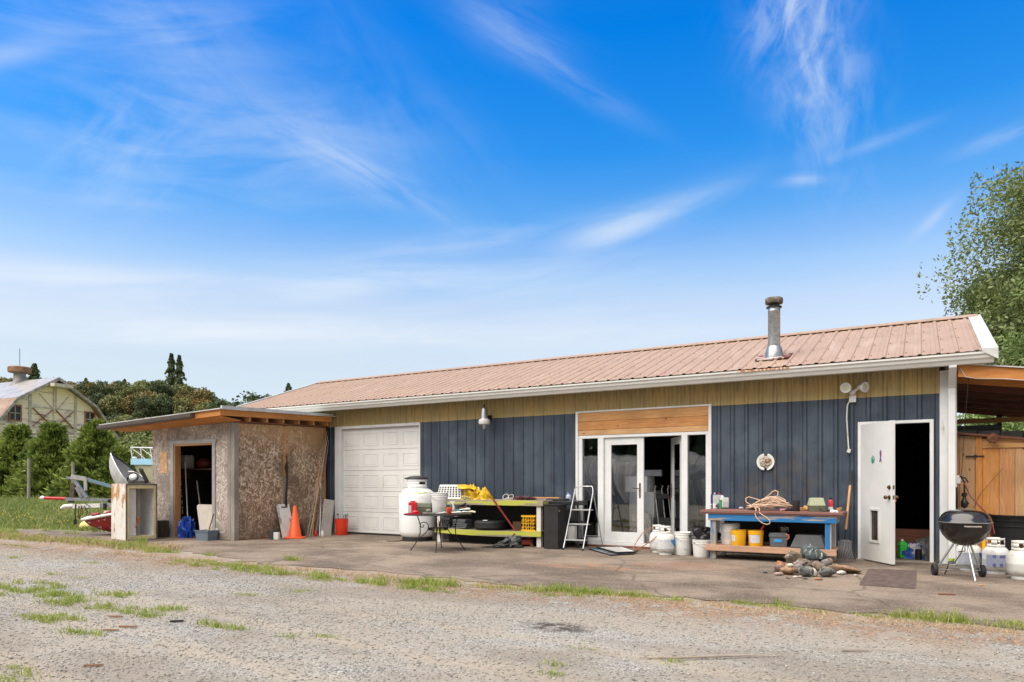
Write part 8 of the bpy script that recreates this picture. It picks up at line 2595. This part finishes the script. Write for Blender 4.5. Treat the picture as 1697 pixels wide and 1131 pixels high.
tag(t.build('printer', M['dkgrey'], loc=(wx(1092, .75), .85, .28), bevel=.01), 'dark printer low inside the french doorway', 'printer')
t = MB().b(-.2, .2, -.22, .22, 0, .25)
tag(t.build('plinth_box', M['dkgrey'], loc=(wx(1092, .75), .85, .03), bevel=.01), 'dark box under the printer', 'box')
t = crumple(.22, .16, .55, 71, freq=2.2, amp=.5)
tag(t.build('plastic_sack', M['sheet'], loc=(wx(1060, .45), .48, .03), smooth=45), 'pale plastic sack slumped behind the closed glazed leaf', 'sack')
sh = MB()
def drape(cx_, wtop, wbot, zt__, zb_, Y_, seed):
    mb = MB()
    def fn(u, v):
        w_ = wtop * (1 - v) + wbot * v
        f = (u - .5) * w_
        fold = .07 * math.sin(u * 17 + seed) * (.4 + v) + .04 * math.sin(u * 31 + 2 * seed + v * 3)
        sag = .10 * math.sin(u * math.pi) * (1 - v)
        return (cx_ + f + .18 * v * v + .05 * math.sin(v * 5 + seed), Y_ + fold, zt__ - (zt__ - zb_) * v - sag)
    return mb.grid(fn, 60, 24)
tag(drape(wx(1034, .8), .75, .28, 1.72, .82, .80, 1.0).build('dust_sheet', M['sheet'], smooth=80), 'crumpled translucent dust sheet hanging behind the closed glazed leaf', 'sheet')
tag(drape(wx(978, .8), .65, .5, 1.75, .95, .85, 3.0).build('dust_sheet', M['sheet'], smooth=80), 'grey dust sheet hanging behind the left side light', 'sheet')
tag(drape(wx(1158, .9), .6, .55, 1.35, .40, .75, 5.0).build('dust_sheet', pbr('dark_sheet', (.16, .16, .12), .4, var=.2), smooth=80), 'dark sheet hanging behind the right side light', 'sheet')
# across the yard behind the viewer: the pale tunnel the door glass mirrors
PT_ = thing('polytunnel', 'pale hooped polythene tunnel across the yard, mirrored in the door glass', 'polytunnel', (-26, -30, 0))
pv_ = [(3.2 * math.cos(R(a)), 3.0 * math.sin(R(a))) for a in range(0, 181, 12)]
t = MB(); L_ = 17
t.add([(0, y__, z__) for y__, z__ in pv_] + [(L_, y__, z__) for y__, z__ in pv_], [(i, i + 1, 17 + i - 1 + 1 - 1 + 0, 16 + i) for i in range(15)])
t.f = [(i, i + 1, 16 + i + 1, 16 + i) for i in range(15)]; t.mi = [0] * 15
t.f.append(tuple(range(16))); t.f.append(tuple(range(31, 15, -1))); t.mi += [0, 0]
t.build('cover', pbr('milky_polythene', (.50, .50, .47), .5, var=.2, scale=.6), PT_)
for k in range(8):
    MB().tube([(k * L_ / 7, y__ * 1.01, z__ * 1.01) for y__, z__ in pv_], .04, 6).build('hoop', M['white'], PT_)
# in the steel doorway
gj = thing('green_jug', 'bright green plastic jug just inside the steel door', 'jug', (wx(1495.5, .35), .35, .03), CAMR)
t = MB(); tbox(t, .055, .045, .20, .058, .048); t.build('body', M['green'], gj, bevel=.018)
t = MB(); t.add([(-.058, -.048, .2), (.058, -.048, .2), (.058, .048, .2), (-.058, .048, .2), (-.03, -.02, .27), (.02, -.02, .27), (.02, .02, .27), (-.03, .02, .27)], [(0, 1, 5, 4), (1, 2, 6, 5), (2, 3, 7, 6), (3, 0, 4, 7), (4, 5, 6, 7)])
t.tube([(.02, 0, .25), (.065, 0, .22), (.07, 0, .14)], .012); t.build('shoulder', M['green'], gj, bevel=.006)
MB().lathe([(.018, .27), (.018, .295), (1e-6, .297)], c=(-.005, 0, 0), n=14).build('cap', M['plastic_white'], gj)
MB().b(-.04, .03, -.052, -.0475, .05, .12).build('label', M['label_blue'], gj)
t = crumple(.135, .10, .23, 81, freq=2.2, amp=.4)
tag(t.build('print_bag', pbr('blue_white_bag', (.50, .50, .52), .4, var=.15, patches=[((.03, .08, .34), 6, .5, .03), ((.55, .05, .05), 9, .64, .02)]), loc=(wx(1513, .38), .38, .03), smooth=45), 'blue and white printed bag beside the green jug', 'bag')
t = MB().lathe([(.045, 0), (.047, .15), (.03, .16), (1e-6, .16)], n=16)
tag(t.build('black_can', M['black'], loc=(wx(1522, .22), .22, .03), smooth=40), 'small black can in front of the printed bag', 'can')
t = crumple(.14, .12, .30, 91, freq=2.3, amp=.5)
tag(t.build('grey_rucksack', pbr('grey_canvas', (.20, .20, .20), .8, var=.2), loc=(wx(1535, .50), .52, .03), smooth=45), 'grey rucksack against the right jamb inside the steel door', 'rucksack')
t = MB().b(-.4, .4, -.12, .12, 0, .42)
tag(t.build('brown_crate', M['redwood'], loc=(wx(1510, .85), .95, .03), bevel=.01), 'dark brown crate in the gloom inside the steel door', 'crate')
t = MB().tube([(0, 0, 0), (.02, .02, .02)], .012); t.bx((0, 0, -.05), (.03, .008, .05))
tag(t.build('key_fob', M['orange'], loc=(-.315, -.70, .93)), 'orange key tag hanging from the inner knob of the steel door', 'key tag')
